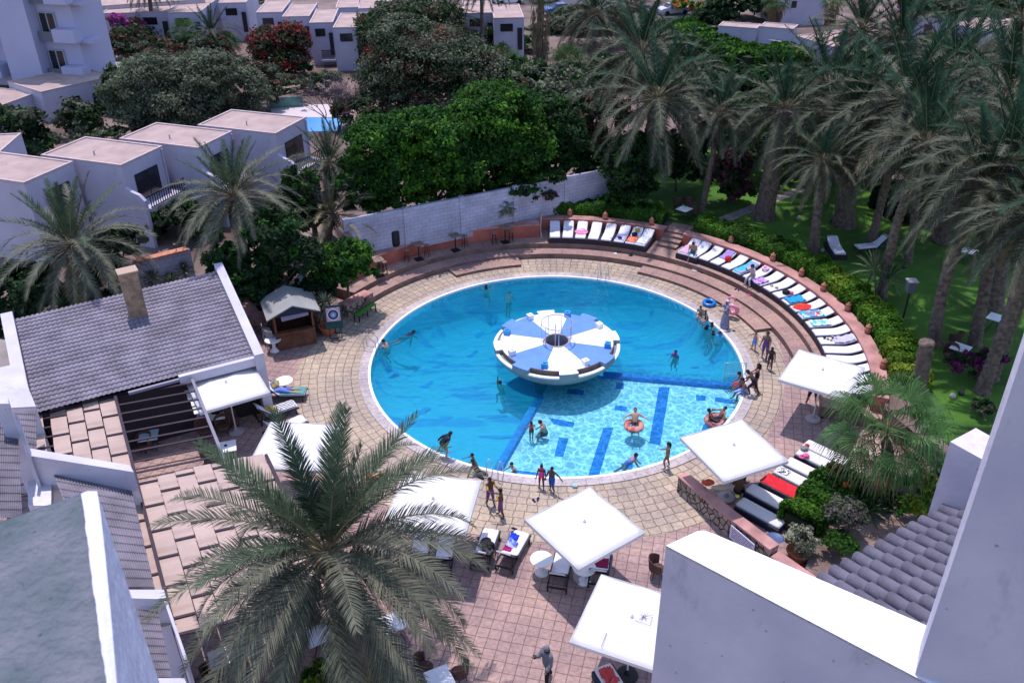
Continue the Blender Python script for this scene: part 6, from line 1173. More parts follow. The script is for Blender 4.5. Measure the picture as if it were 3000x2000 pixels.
# ---- shrubs left of the terrace
sh=[('dark shrub mass right of the second palm trunk',(850,880),[(800,700,90,80),(880,770,80,80),(760,780,70,60)],12000,.15,[G3,G1b,G3b]),('shrub below the broken white balcony of the row houses',(560,700),[(480,650,60,50),(540,620,60,40),(590,680,50,50)],6500,.16,[G2,G3,G1b]),
('round glossy green bush beside the half hidden bar table',(1020,865),[(1020,770,78,65),(985,810,60,50),(1060,800,50,50)],11000,.12,[G1b,G1b,G1]),('shrub with pale blue white blossoms above the kiosk',(880,860),[(875,815,45,35),(900,840,40,25)],4000,.1,[WF,G3,G1b]),('dark shrub between the kiosk and the round bush',(940,880),[(930,845,50,35)],3500,.12,[G3,G3b]),
('dark shrub behind the left palm, above the grey roof',(330,880),[(330,740,70,60),(300,830,90,60),(380,700,50,40)],9000,.17,[G3,G2b,G3b]),('dark undergrowth at the left edge below the broad palm',(110,960),[(60,850,100,70),(150,900,90,60),(20,950,60,60)],9000,.18,[G3b,G3]),('green shrub at the left edge beside the first row house',(60,640),[(20,570,70,45),(90,620,60,45)],6000,.16,[G1b,G1,G3]),
('dense dark shrub behind the restaurant roof corner',(700,900),[(680,820,70,60),(740,860,60,50),(650,760,50,50)],9000,.14,[G3,G3b,G1b]),('dark foliage bank between the second palm and the white wall',(930,730),[(900,640,70,60),(850,600,60,60),(880,540,60,50),(1010,570,50,50)],12000,.16,[G3,G1b,G2b]),
('dark vine column wrapping the trunk of the large date palm',(1850,615),[(1850,560,75,50),(1840,500,80,60),(1855,440,70,50)],16000,.14,[G3,G3b,G1b]),('plum coloured shrub behind the lawn table',(2145,600),[(2140,520,60,45),(2160,560,50,40),(2150,480,50,35)],8000,.16,[PRP,G3,PRP]),
('dark shrubbery between the vine column and the plum shrub',(1980,560),[(1960,480,60,60),(2020,500,50,50),(1950,420,50,40)],9000,.18,[G3b,G3]),('dark trees behind the lawn left of the thick trunk',(2320,520),[(2200,440,90,50),(2330,460,80,40)],9000,.24,[G3b,G3]),('dark trees filling the space behind the middle of the lawn',(2560,520),[(2500,450,110,50),(2620,480,80,40)],9000,.24,[G3b,G3]),('dark trees behind the right part of the lawn',(2850,560),[(2760,520,110,60),(2900,540,110,60),(2980,600,80,50)],10000,.24,[G3b,G3]),
('mixed shrubs with pale dry stems below the skirted fan palm',(1660,330),[(1640,290,90,50),(1700,330,70,50),(1620,350,70,40)],9000,.22,[GG,G2,G2b]),('reddish shrubs left of the skirted fan palm foot',(1500,330),[(1480,260,70,50),(1540,290,60,50)],7000,.22,[G2,GR,G2b]),('dark evergreen trees at the top centre right',(2180,60),[(2170,20,90,50),(2090,50,60,40)],8000,.35,[G3b,G3]),
('yellow and orange flowering bush at the top edge by the silver car',(2010,45),[(2000,20,35,18),(2050,25,25,14)],2000,.3,[GY,OF,G1]),('red flowering bush at the top edge right of the yellow one',(2090,45),[(2090,22,45,18)],2000,.3,[RF,OF,G3]),('magenta blossom ball at the top right',(2665,60),[(2655,20,25,14),(2690,22,18,12)],1200,.3,[PF]),('red blossom mass at the top right edge',(2850,60),[(2850,12,60,22)],2500,.3,[RF,OF]),('dark trees at the top right behind the red blossoms',(2790,120),[(2750,20,110,40),(2900,60,90,50)],9000,.38,[G3,G2b]),
('far dark trees behind the middle palm group',(2600,330),[(2550,230,120,70),(2700,260,120,60)],10000,.32,[G2b,G3]),('far dark trees behind the right palm group',(2900,420),[(2850,330,120,70),(2980,300,90,70)],9000,.3,[G3,G2b]),('dark leafy trees between the vine palm and the bright hedge bank',(2000,300),[(2020,230,80,60),(2080,250,70,50),(1990,170,60,40)],9000,.28,[G2b,G3]),('dark leafy trees above the tall bright tree',(1800,420),[(1760,340,80,70),(1720,420,70,60),(1770,480,70,60)],14000,.18,[G3,G2b,GR]),
('yellow green shrub right of the fan palm',(2700,1440),[(2690,1410,45,28),(2720,1450,40,22)],1800,.16,[GY,G1]),('yellow green broad leaved shrub below the first one',(2700,1530),[(2690,1490,40,30)],1200,.18,[GY,G1]),('dry grey twiggy bush under the fan palm',(2490,1560),[(2480,1500,55,40)],5000,.07,[leafm('dry_grey',(.13,.115,.10)),G2b]),('low green groundcover by the planter box',(2470,1620),[(2460,1590,50,22)],3500,.07,[G1b,GH]),('dark shrub behind the grey twiggy bush',(2560,1480),[(2560,1450,50,40),(2620,1480,40,30)],4000,.1,[G3,G1b]),
('bright green flowering shrub at the foot of the front palm',(1020,2030),[(1050,1965,95,40),(950,1990,70,35),(1130,1980,50,30)],11000,.08,[G1,GH,GY]),('bougainvillea with magenta flowers between the right trunks',(2860,1110),[(2850,1070,60,28),(2910,1050,40,25)],4500,.09,[leafm('bract_plum',(.22,.03,.13)),G3,PRP]),('round dark shrub alone on the dark lawn',(2880,1220),[(2880,1195,32,26)],2500,.08,[G3,G2b]),('small pink flowered climber on the white block wall',(1535,640),[(1530,590,35,40),(1600,580,45,30)],2200,.1,[GR,PF,G3]),('ivy strand hanging on the white block wall at the left',(1120,670),[(1110,690,30,20),(1118,655,8,25)],900,.09,[G3,GG]),('dark plants under the white wall right end',(1640,600),[(1690,590,60,30),(1740,580,40,30)],4500,.12,[G3,GR]),
('weathered green shrub behind the kiosk roof',(800,880),[(790,840,50,40)],3500,.12,[G3,G2b]),('dark mixed shrubs on the slope left of the bare tree',(740,330),[(700,240,60,40),(760,290,60,35),(640,200,50,30)],7000,.18,[GR,G2,G2b]),('brownish green undergrowth right of the bare tree',(1060,380),[(1040,330,70,50),(1090,390,60,40)],7000,.16,[G2b,GR,G3]),
('dark shrubs in front of the far white house terraces',(340,190),[(330,150,60,30),(450,150,60,35),(540,150,60,30),(620,140,50,30)],9000,.2,[G2b,G3,GR]),('green shrubs behind the neighbouring green screen',(830,270),[(800,250,50,25),(880,255,60,25),(950,240,50,30)],5000,.18,[G3,G2]),
('dense green shrubs at the foot of the tall fan palm',(1590,300),[(1560,230,90,50),(1640,240,90,50),(1480,210,80,45)],12000,.2,[G3,G1b,G2]),('dark bushes left of the bright hedge bank',(1830,250),[(1790,220,90,60),(1850,270,80,50),(1730,250,70,50)],11000,.2,[G3,G2b,G3b]),
('shrubs along the road at the top edge right of centre',(1720,90),[(1700,60,90,40),(1820,60,80,40),(1600,110,70,35)],9000,.3,[G3,G2b,G2]),('dark hedge mass between the slit window house and the palms',(2200,260),[(2150,240,90,45),(2260,250,90,45),(2370,240,90,45),(2060,215,70,40)],14000,.24,[G3,G1b,G3b]),
('deep green shrubs under the far palms behind the lawn',(2450,430),[(2400,380,100,60),(2520,380,100,60),(2640,400,90,50)],13000,.22,[G3b,G3]),('dark shrub wall behind the upper end of the garden path',(2150,470),[(2080,430,70,60),(2160,400,80,60),(2250,400,70,50)],12000,.2,[G3b,G3]),
('grey green shrubs among the far palms at the top right',(2600,180),[(2500,150,90,50),(2620,160,90,50),(2740,170,90,50),(2860,190,90,60)],14000,.3,[G2,G2b,G3]),
('mixed green shrubs between the skirted palm and the road',(1450,150),[(1380,130,70,45),(1470,140,70,45),(1550,150,60,40),(1440,90,60,30)],11000,.22,[G2,G3,G1b]),('green shrubs right of the far white houses',(1120,200),[(1090,160,50,40),(1340,140,50,40),(1130,130,40,30)],6000,.22,[G2b,G3]),
('shrubs under the far palms right of the silver car',(2350,330),[(2300,300,100,50),(2420,300,90,50),(2200,320,80,40)],11000,.22,[G3,G2b,G1b]),('low shrub border along the lower edge of the tower annex',(300,330),[(260,330,60,30),(180,345,40,30)],4000,.18,[G3,G2]),('garden shrubs behind the row of stepped roofs',(420,430),[(330,400,60,25),(480,395,60,25),(250,410,40,20)],5000,.16,[G2b,G3,G2]),('mixed scrub on the slope above the neighbouring terrace',(820,310),[(700,200,60,30),(760,220,60,35),(830,240,70,25)],6500,.16,[GR,G2,G2b]),
('dark leafy shrub right of the bright trees, behind the wall end',(1740,560),[(1720,460,60,50),(1690,500,60,40),(1760,540,50,40)],9000,.16,[G3,G1b,G3b]),('undergrowth behind the middle of the white block wall',(1420,640),[(1400,560,80,22),(1500,545,80,22),(1600,520,60,22)],8000,.14,[G1b,G3]),
('climbing shrub in front of the first row house door',(470,690),[(450,690,40,40)],2500,.14,[GG,G3])]
for i,(l,b_,lb,n,sz,m) in enumerate(sh):
    g=1.2 if b_[0]<2450 or b_[1]<1250 else .5
    if b_[1]>1900: g=0
    if 'vine' in l: pass
    nm='shrub' if ('shrub' in l or 'bush' in l or 'vine' in l or 'plants' in l or 'ground' in l or 'strand' in l or 'under' in l or 'climb' in l) else ('flowering_bush' if 'bloss' in l or 'bougain' in l else 'tree')
    pt(l,b_,lb,n,sz,m,g=g,seed=100+i,cat={'shrub':'shrub','tree':'tree','flowering_bush':'flowering bush'}[nm],name=nm,clump=.2,trunkr=.08 if nm!='tree' else .2,limbs=2)
# corner garden ground
gd=[(10.6,23.2),(11.2,24.2),(12.2,25.6),(14.2,27.6),(16.4,30.5),(17.5,30),(18,20),(14,16),(11.5,19)]
struct(MB().prism(gd,-.1,.46).build('corner_garden_soil',mat('corner_soil',(.20,.14,.11),.95,.4,1.2,.5,8,detail=8)))
# ================= people: one skinned body each, clothing and hair as children
def rot(ax,a): return Matrix.Rotation(rad(a),3,ax)
SK={'d':(.10,.05,.032),'m':(.25,.125,.08),'l':(.42,.25,.18)}
HAIR=mat('hair_black',(.012,.009,.008),.6); HAIRB=mat('hair_brown',(.06,.03,.018),.6)
def person(label,loc,rz,H=1.7,skin='m',lean=0,pitch=0,roll=0,hipz=None,L=(0,0,0),R=(0,0,0),la=(5,8,8),ra=(5,8,8),head=0,turn=0,wear=(),hair='short',group=None,fem=False,twist=0):
    """faces local +x. L,R legs=(hip flex, abduct, knee flex); la,ra arms=(shoulder flex, abduct, elbow flex); pitch tips the whole figure forward"""
    s=H/1.7; J={}; E=[]
    base=rot('Y',pitch)@rot('X',roll); tor=base@rot('Y',lean)@rot('Z',twist)
    hip=Vector((0,0,0)); J['pel']=hip; J['waist']=hip+tor@Vector((0,0,.16)); J['chest']=hip+tor@Vector((.0,0,.36)); J['neck']=hip+tor@Vector((0,0,.53)); hd=tor@rot('Y',head)@rot('Z',turn)
    J['jaw']=J['neck']+hd@Vector((.02,0,.085)); J['crown']=J['neck']+hd@Vector((.0,0,.24)); J['mid']=J['neck']+hd@Vector((.012,0,.16))
    E+=[('pel','waist'),('waist','chest'),('chest','neck'),('neck','jaw'),('jaw','mid'),('mid','crown')]
    sw=.17 if fem else .19
    for n,sg,P in(('l',1,L),('r',-1,R)):
        h=base@Vector((0,sg*.095,-.03)); J['hip'+n]=h; m=base@rot('X',sg*P[1])@rot('Y',-P[0]); k=h+m@Vector((0,0,-.43)); J['kne'+n]=k; m2=m@rot('Y',P[2]); a=k+m2@Vector((0,0,-.42)); J['ank'+n]=a; J['toe'+n]=a+m2@Vector((.17,0,-.04)); J['thi'+n]=h.lerp(k,.5); J['cal'+n]=k.lerp(a,.35)
        E+=[('pel','hip'+n),('hip'+n,'thi'+n),('thi'+n,'kne'+n),('kne'+n,'cal'+n),('cal'+n,'ank'+n),('ank'+n,'toe'+n)]
    for n,sg,P in(('l',1,la),('r',-1,ra)):
        sh=J['chest']+tor@Vector((0,sg*sw,.10)); J['sho'+n]=sh; m=tor@rot('X',sg*P[1])@rot('Y',-P[0]); e=sh+m@Vector((0,0,-.28)); J['elb'+n]=e; m2=m@rot('Y',-P[2]); w=e+m2@Vector((0,0,-.25)); J['wri'+n]=w; J['pal'+n]=w+m2@Vector((0,0,-.07))
        E+=[('chest','sho'+n),('sho'+n,'elb'+n),('elb'+n,'wri'+n),('wri'+n,'pal'+n)]
        for f,(yy,ln) in enumerate(((-.03,.07),(-.01,.08),(.01,.075),(.03,.06))):
            J['f%d%s'%(f,n)]=J['pal'+n]+m2@Vector((.012,yy,-ln*.6)); J['g%d%s'%(f,n)]=J['pal'+n]+m2@Vector((.035,yy*1.2,-ln)); E+=[('pal'+n,'f%d%s'%(f,n)),('f%d%s'%(f,n),'g%d%s'%(f,n))]
        J['th'+n]=w+m2@Vector((.05,0,-.06)); E.append(('wri'+n,'th'+n))
    RD=dict(pel=.125,waist=.105 if fem else .115,chest=.135,neck=.052,jaw=.07,mid=.098,crown=.065); g=lambda k:RD.get(k) or {'hip':.092,'thi':.078,'kne':.055,'cal':.055,'ank':.036,'toe':.028,'sho':.058,'elb':.041,'wri':.028,'pal':.03}.get(k[:3],.011)
    names=list(J); me=bpy.data.meshes.new('body'); me.from_pydata([J[k]*s for k in names],[(names.index(a),names.index(b)) for a,b in E],[]); o=bpy.data.objects.new('body',me); COL.objects.link(o)
    o.modifiers.new('skin','SKIN'); sv=me.skin_vertices[0].data
    for i,k in enumerate(names): r=g(k)*s*(1.14 if g(k)>.012 else 1); sv[i].radius=(r,r)
    sv[0].use_root=True; ss=o.modifiers.new('sub','SUBSURF'); ss.levels=1; ss.render_levels=1
    dg=bpy.context.evaluated_depsgraph_get(); ev=o.evaluated_get(dg); m=bpy.data.meshes.new_from_object(ev); bpy.data.objects.remove(o); 
    zmin=min(v.co.z for v in m.vertices); hz=-zmin if hipz is None else hipz
    t=thing('person',label,'person',(loc[0],loc[1],loc[2]+hz),rz,group); m.materials.clear(); sc=SK[skin]; m.materials.append(mat('skin_'+skin,sc,.55,.05,5)); 
    for p in m.polygons: p.use_smooth=True
    link('body',m,t)
    # label faces by nearest bone
    seg=[(a,b,J[a]*s,J[b]*s) for a,b in E if a[0] not in 'fg']; reg=[]
    for p in m.polygons:
        c=p.center; best=None
        for a,b,u,v in seg:
            d=v-u; q=max(0,min(1,(c-u).dot(d)/max(d.length_squared,1e-9))); dd=(c-(u+d*q)).length-g(a)*s*.6
            if best is None or dd<best[0]: best=(dd,a,b)
        reg.append((best[1],best[2]))
    def piece(name,test,mt,off,parent=t):
        idx=[i for i,r in enumerate(reg) if test(r)]
        if not idx: return
        mp={};V=[];F=[]
        for i in idx:
            f=[]
            for vi in m.polygons[i].vertices:
                if vi not in mp: v=m.vertices[vi]; mp[vi]=len(V); V.append(v.co+v.normal*off*s)
                f.append(mp[vi])
            F.append(f)
        b=MB(); b.add(V,F); b.build(name,mt,parent,True,recalc=False)
    T_=lambda *ks:(lambda r:any((r[0][:3]+'-'+r[1][:3])==k for k in ks))
    W_={'shorts':T_('pel-wai','pel-hip','hip-thi','thi-kne'),'trunks':T_('pel-hip','hip-thi'),'trousers':T_('pel-wai','pel-hip','hip-thi','thi-kne','kne-cal','cal-ank'),'shirt':T_('wai-che','pel-wai','che-nec','che-sho','sho-elb'),'wetsuit':T_('wai-che','pel-wai','che-nec','che-sho','sho-elb','elb-wri','pel-hip','hip-thi'),'swimsuit':T_('wai-che','pel-wai','che-nec','pel-hip'),'bikini_top':T_('wai-che'),'armbands':T_('sho-elb'),'hoodie':T_('wai-che','pel-wai','che-nec','che-sho','sho-elb','elb-wri','pel-hip'),'vest':T_('wai-che','pel-wai','che-nec')}
    for k,mt in wear: piece('swim_shorts' if k in('shorts','trunks') else k,W_[k],mt,.012 if k not in('hoodie',) else .035)
    # head: hair cap, eyes, nose and mouth
    hc=J['mid']*s; q=hd
    hm={'short':HAIR,'long':HAIR,'brown':HAIRB,'bun':HAIR}.get(hair)
    b=MB(); r=.108*s; n=14; V=[];F=[]
    for i in range(7):
        th=rad(92*i/6)
        for k in range(n):
            a=2*pi*k/n; th2=th*(1.25 if math.cos(a)<-.1 else (.72 if math.cos(a)>.5 else 1)); V.append(hc+q@Vector((math.sin(th2)*math.cos(a)*r*1.02-.008*s,math.sin(th2)*math.sin(a)*r*.93,math.cos(th2)*r*1.12)))
    for i in range(6):
        for k in range(n): F.append((i*n+k,i*n+(k+1)%n,(i+1)*n+(k+1)%n,(i+1)*n+k))
    b.add(V,F)
    if hair=='long': b.tube([hc+q@Vector((-.08*s,0,.02)),hc+q@Vector((-.12*s,0,-.12*s)),hc+q@Vector((-.13*s,0,-.3*s))],[.075*s,.06*s,.02*s],8)
    if hair=='bun': b.ball(hc+q@Vector((-.11*s,0,.08*s)),.05*s,n=8)
    b.build('hair',mat('hood_grey',(.15,.16,.19),.9) if hair=='hood' else (mat('cap_white_lilac',(.6,.58,.68),.8) if hair=='scarf' else hm),t,True)
    b=MB()
    for sg in(-1,1): b.ball(hc+q@Vector((.088*s,sg*.034*s,.0)),.012*s,n=5)
    b.build('eyes',mat('eye_dark',(.02,.015,.012),.3),t); b=MB(); b.add([hc+q@Vector(v)*s for v in((.09,0,.005),(.095,.014,-.04),(.095,-.014,-.04),(.115,0,-.036))],[(0,1,3),(0,3,2),(1,2,3)]); b.build('nose',mat('skin_'+skin,sc),t); MB().box(hc+q@Vector((.09*s,0,-.062*s)),(.01*s,.04*s,.01*s),M=q).build('mouth',mat('lips',(.25,.06,.06),.5),t)
    for sg in(-1,1): MB().ball(hc+q@Vector((-.002*s,sg*.096*s,-.01*s)),.022*s,n=5,sc=(.7,.4,1)).build('ear',mat('skin_'+skin,sc),t)
    return t
def at(x,y,h=0.): return W(x,y,h)
WS=mat('wetsuit_black',(.008,.01,.02),.5); BS=mat('shorts_blue',(.02,.10,.35),.8); PK=mat('suit_pink',(.85,.05,.25),.7); PUR=mat('shorts_purple',(.16,.08,.22),.8,.3,12); TEA=mat('shorts_teal',(.05,.22,.28),.8); ORN=mat('armband_orange',(.8,.4,.05),.6); LBL=mat('shorts_light_blue',(.15,.28,.6),.8); DK=mat('suit_dark',(.02,.015,.03),.7); GRY=mat('hoodie_grey',(.15,.16,.19),.9,.15,6); RSH=mat('shorts_red',(.5,.04,.05),.8); BSH=mat('shirt_blue',(.12,.2,.55),.85,.1,6); GLD=mat('bikini_gold',(.3,.2,.08),.6); REDS=mat('shirt_red',(.4,.03,.03),.8)
person('boy in a black wetsuit top bending over the pool edge',at(1296,1340,.05),rad(20),1.5,'l',lean=52,L=(38,6,30),R=(30,6,40),la=(-20,12,30),ra=(10,8,35),wear=(('wetsuit',WS),),head=-30)
person('dark haired child waist deep in the water beside the bending boy',at(1390,1345,-.1),rad(190),1.3,'m',hipz=-.25,L=(50,5,80),R=(40,5,80),lean=10,la=(75,30,15),ra=(60,50,20),wear=(('trunks',TEA),))
person('boy sitting on the pool edge leaning back on one hand with knees bent',at(1402,1388,.05),rad(-30),1.45,'d',hipz=.1,lean=-32,L=(95,20,90),R=(70,35,120),la=(-50,20,5),ra=(-45,30,5),wear=(('shorts',DK),),head=20)
person('boy in purple shorts holding on to the other boy, orange armband on his arm',at(1437,1480,0),rad(-60),1.42,'d',L=(8,4,6),R=(-4,4,8),la=(35,15,50),ra=(40,10,50),wear=(('shorts',PUR),('armbands',ORN)))
person('boy in patterned long shorts with yellow armbands, nearest the parasol',at(1468,1513,0),rad(170),1.42,'d',L=(-8,4,8),R=(14,4,12),la=(35,15,60),ra=(30,25,50),wear=(('shorts',mat('shorts_check',(.2,.08,.2),.8,.5,25)),('armbands',ORN)))
person('girl in a bright pink swimsuit walking away along the pool edge',at(1586,1430,0),rad(255),1.22,'d',L=(8,4,8),R=(-6,4,5),la=(5,12,10),ra=(5,12,15),wear=(('swimsuit',PK),),hair='bun',fem=True)
person('boy in blue shorts walking beside the girl in pink, one arm stretched out',at(1616,1440,0),rad(240),1.28,'d',L=(20,6,35),R=(-8,4,5),la=(5,60,10),ra=(5,15,30),wear=(('shorts',BS),))
person('long haired girl in a tan swimsuit walking on the white pool edge',at(1952,1371,.05),rad(175),1.35,'m',L=(25,4,40),R=(-8,4,6),la=(5,10,20),ra=(10,8,70),wear=(('swimsuit',GLD),),hair='long',fem=True)
person('swimmer in a blue top with arms stretched right in the shallow water',at(1838,1350,-.1),rad(0),1.55,'l',hipz=-.15,pitch=45,L=(10,5,20),R=(20,5,30),la=(70,30,10),ra=(70,20,20),wear=(('swimsuit',BSH),),head=-40)
person('small child standing in the water on the dark dividing line, right of the deep part',at(1557,1258,-.1),rad(100),1.1,'l',hipz=-.05,la=(20,20,30),ra=(20,20,30),wear=(('swimsuit',REDS),))
person('adult crouching in shallow water next to the small child, arms reaching left',at(1600,1252,-.1),rad(170),1.6,'l',hipz=-.3,lean=25,L=(70,15,80),R=(70,15,80),la=(40,20,20),ra=(45,25,20),wear=(('trunks',DK),))
person('child in a purple shirt standing in the water right of the round island',at(1978,1045,-.1),rad(230),1.3,'m',hipz=-.2,L=(20,5,60),R=(30,5,60),la=(5,15,20),ra=(10,15,30),wear=(('shirt',PUR),('shorts',DK)))
person('dark swimmer raising one arm near the island rim',at(1470,1128,-.1),rad(120),1.5,'d',hipz=-.5,L=(60,8,80),R=(40,8,80),lean=15,la=(170,10,20),ra=(40,30,20),wear=(('trunks',DK),))
person('swimmer holding the far pool edge at the top of the pool',at(1424,845,-.1),rad(80),1.6,'m',hipz=-.5,L=(60,8,80),R=(40,8,80),la=(60,60,20),ra=(60,60,20),wear=(('swimsuit',DK),),hair='long')
person('diver under water left of the far edge swimmer',at(1490,868,-.4),rad(80),1.6,'m',hipz=-.45,pitch=30,la=(40,30,20),ra=(40,30,20),wear=(('trunks',DK),))
person('swimmer doing the crawl near the left pool edge, dark suit',at(1183,985,-.1),rad(30),1.6,'m',hipz=-.12,pitch=75,L=(0,8,10),R=(0,8,20),la=(120,30,10),ra=(20,40,20),head=-30,wear=(('wetsuit',NAVY),))
person('bare backed man holding the ladder rail at the left pool edge',at(1135,1018,-.1),rad(150),1.7,'l',hipz=-.3,L=(60,8,80),R=(40,8,80),lean=20,la=(60,15,20),ra=(60,15,20),wear=(('trunks',DK),))
person('child on the pool ladder at the end of the dark dividing line',at(1508,1375,-.1),rad(200),1.3,'l',hipz=-.15,lean=15,la=(50,15,30),ra=(50,15,30),L=(30,5,40),wear=(('trunks',DK),))
for i,(x,y,rz,l,wr,sk,hr) in enumerate(((2052,925,240,'child sitting on the pool edge left of the blue ring, tan skin',(('trunks',GLD),),'l','brown'),(2070,940,200,'child sitting on the right pool edge just below the blue ring',(('swimsuit',DK),),'l','brown'))): person(l,at(x,y,.05),rad(rz),1.3,sk,hipz=.12,lean=15,L=(85,8,80),R=(85,8,80),la=(20,10,30),ra=(20,10,30),wear=wr,hair=hr)
for i,(x,y,rz,l,wr,sk,hr) in enumerate(((2066,965,20,'dark haired swimmer in the water below the two seated children',(('wetsuit',NAVY),),'m','long'),(2085,978,300,'swimmer in the group at the right edge, dark top',(('shirt',DK),),'m','short'),(2107,985,60,'swimmer in pale blue facing the patterned dress',(('shirt',LBL),),'l','brown'),(2090,955,200,'swimmer with yellow bits right at the pool rim of the group',(('swimsuit',DK),),'m','short'))): person(l,at(x,y,-.1),rad(rz),1.5,sk,hipz=-.42,L=(60,12,80),R=(50,12,80),lean=10,la=(50,30,30),ra=(50,30,30),wear=wr,hair=hr)
# woman in long dress with flamingo
DRS=mat('dress_pattern',(.25,.24,.32),.85,.6,16); wdr=person('woman in a long grey patterned dress and pale headscarf by the flamingo float',at(2122,960,0),rad(190),1.68,'m',la=(35,15,60),ra=(45,25,70),wear=(('shirt',DRS),),hair='scarf',fem=True)
b=MB(); n=20; V=[];F=[]; pr=((.17,.42),(.15,.2),(.16,.0),(.24,-.3),(.28,-.6),(.31,-.86))
for j,(r,z) in enumerate(pr):
    for k in range(n): a=2*pi*k/n; V.append((r*math.cos(a)*.8*(1+.05*math.sin(6*a)*(j>2)),r*math.sin(a)*(1+.05*math.sin(6*a)*(j>2)),z))
F=[(j*n+k,j*n+(k+1)%n,(j+1)*n+(k+1)%n,(j+1)*n+k) for j in range(len(pr)-1) for k in range(n)]; b.add(V,F).build('dress',DRS,wdr,True)
t=thing('flamingo_float','pink inflatable flamingo float beside the patterned dress','pool float',at(2142,930,.0),rad(60)); t.scale=(.7,.7,.7); PV=mat('flamingo_pink',(.8,.28,.38),.3,spec=.6)
MB().torus((0,0,.75),.42,.17,28,12,M=rot('Y',70)).build('ring_body',PV,t,True); MB().tube([(.05,.3,1.1),(.05,.42,1.4),(.05,.35,1.7),(.05,.12,1.82),(.05,-.08,1.72),(.05,-.1,1.55)],[.13,.1,.085,.09,.1,.05],10).build('neck',PV,t,True); MB().tube([(.05,-.1,1.56),(.05,-.14,1.42)],[.05,.02],8).build('beak',BLK,t,True)
person('toddler boy in light blue trunks with orange armbands on the stones',at(2208,1025,0),rad(200),1.15,'l',L=(5,8,5),R=(5,8,5),la=(10,45,20),ra=(10,45,20),wear=(('shorts',LBL),('armbands',mat('armband_coral',(.8,.2,.12),.6))),hair='brown')
person('woman in purple swim shorts walking towards the pool behind a small child',at(2238,1052,0),rad(240),1.6,'m',L=(10,4,10),R=(-8,4,8),la=(15,12,40),ra=(10,12,20),wear=(('shorts',PUR),('bikini_top',PUR)),fem=True)
person('dark child with long black hair in front of the woman in purple shorts',at(2253,1083,0),rad(240),1.3,'d',L=(8,4,8),R=(-6,4,6),la=(5,12,20),ra=(5,12,20),wear=(('swimsuit',DK),),hair='long')
person('man in blue patterned trunks sitting on the right pool edge, feet in the water',at(2183,1148,.05),rad(190),1.7,'m',hipz=.12,lean=20,L=(80,12,70),R=(80,12,70),la=(30,12,40),ra=(30,12,40),wear=(('shorts',stripes('bluepat',0,0,0)),))
person('man in red shorts seated at the railing on the right pool edge',at(2178,1130,.05),rad(170),1.6,'m',hipz=.12,lean=25,L=(85,10,60),R=(85,10,60),la=(40,12,30),ra=(40,12,30),wear=(('shorts',RSH),))
person('boy in dark trunks climbing out beside the seated men, leg stretched back',at(2205,1160,0),rad(150),1.5,'d',lean=40,L=(40,5,60),R=(-15,8,10),la=(60,20,20),ra=(60,20,20),wear=(('shorts',DK),))
person('girl standing behind the men at the right edge, dark hair',at(2212,1142,0),rad(170),1.5,'m',L=(5,5,5),R=(15,5,20),la=(50,30,30),ra=(20,20,20),wear=(('swimsuit',DK),),hair='long',fem=True)
person('bare chested man in green shorts sitting on the end of a sunbed near the stairs',at(2030,778,.33)+Vector((0,.35,0)),rad(250),1.75,'l',hipz=.78,lean=15,L=(80,14,75),R=(80,14,75),la=(30,10,60),ra=(30,10,60),wear=(('shorts',TEA),),head=25)
person('long haired woman in a pale wrap sitting on a sunbed by the cyan towel',at(2205,838,.62)+Vector((0,.25,0)),rad(215),1.65,'m',hipz=.58,lean=15,L=(75,10,80),R=(75,10,80),la=(30,10,70),ra=(90,20,60),wear=(('shirt',mat('wrap_pale',(.55,.45,.45),.85)),('trousers',mat('trousers_pale',(.5,.5,.52),.85))),hair='long',fem=True)
person('person standing under the right parasol, only dark shorts and legs visible',at(2376,1184,0),rad(80),1.75,'m',L=(4,8,4),R=(4,8,4),wear=(('shorts',DK),('shirt',DK)))
person('child in blue shorts next to the right parasol pole',at(2404,1168,0),rad(90),1.25,'m',wear=(('shorts',mat('shorts_violet',(.15,.12,.45),.8)),))
person('person in black sitting on the last sunbed beside the fan palm fronds',at(2540,1165,0),rad(200),1.65,'m',hipz=.55,lean=10,L=(80,10,80),R=(80,10,80),wear=(('shirt',BLK),('trousers',BLK)),hair='long')
person('person in a grey hooded top and black leggings at the bottom edge',at(1603,1996,0),rad(215),1.68,'m',L=(16,3,14),R=(-12,3,14),la=(10,10,30),ra=(35,10,80),wear=(('hoodie',GRY),('trousers',BLK)),hair='hood',head=15,fem=True)
person('dark haired man with bare back sitting on the grey shaded lounger',at(2157,1462,0),rad(60),1.75,'d',hipz=.45,lean=18,L=(85,12,80),R=(85,12,80),la=(15,10,50),ra=(60,20,20),wear=(('trunks',DK),),hair='short',head=20)
person('person in black resting under the parasol at the stone wall',at(2205,1395,.3),rad(200),1.7,'m',hipz=.45,lean=-30,L=(80,8,60),R=(80,8,60),la=(20,15,60),ra=(60,15,60),wear=(('shirt',BLK),('trousers',BLK)))
v=ll[0]; person('woman in a blue shirt lying face down on a lounger left of the pool',onb(v,1.0,.05,.0)+Vector((0,0,0)),v[2],1.65,'l',pitch=84,hipz=.12,L=(0,5,4),R=(0,5,4),la=(150,20,60),ra=(150,20,60),wear=(('shirt',BSH),('trunks',BSH)),hair='brown',fem=True)
v=k_=list(ff.values())[0]; person('person in black lying curled up on the left front lounger',onb(v,.85,0,.0),v[2]+.5,1.65,'m',pitch=70,hipz=.2,L=(60,5,70),R=(40,5,60),la=(60,10,80),ra=(80,10,60),wear=(('shirt',BLK),('trousers',BLK)),hair='long')
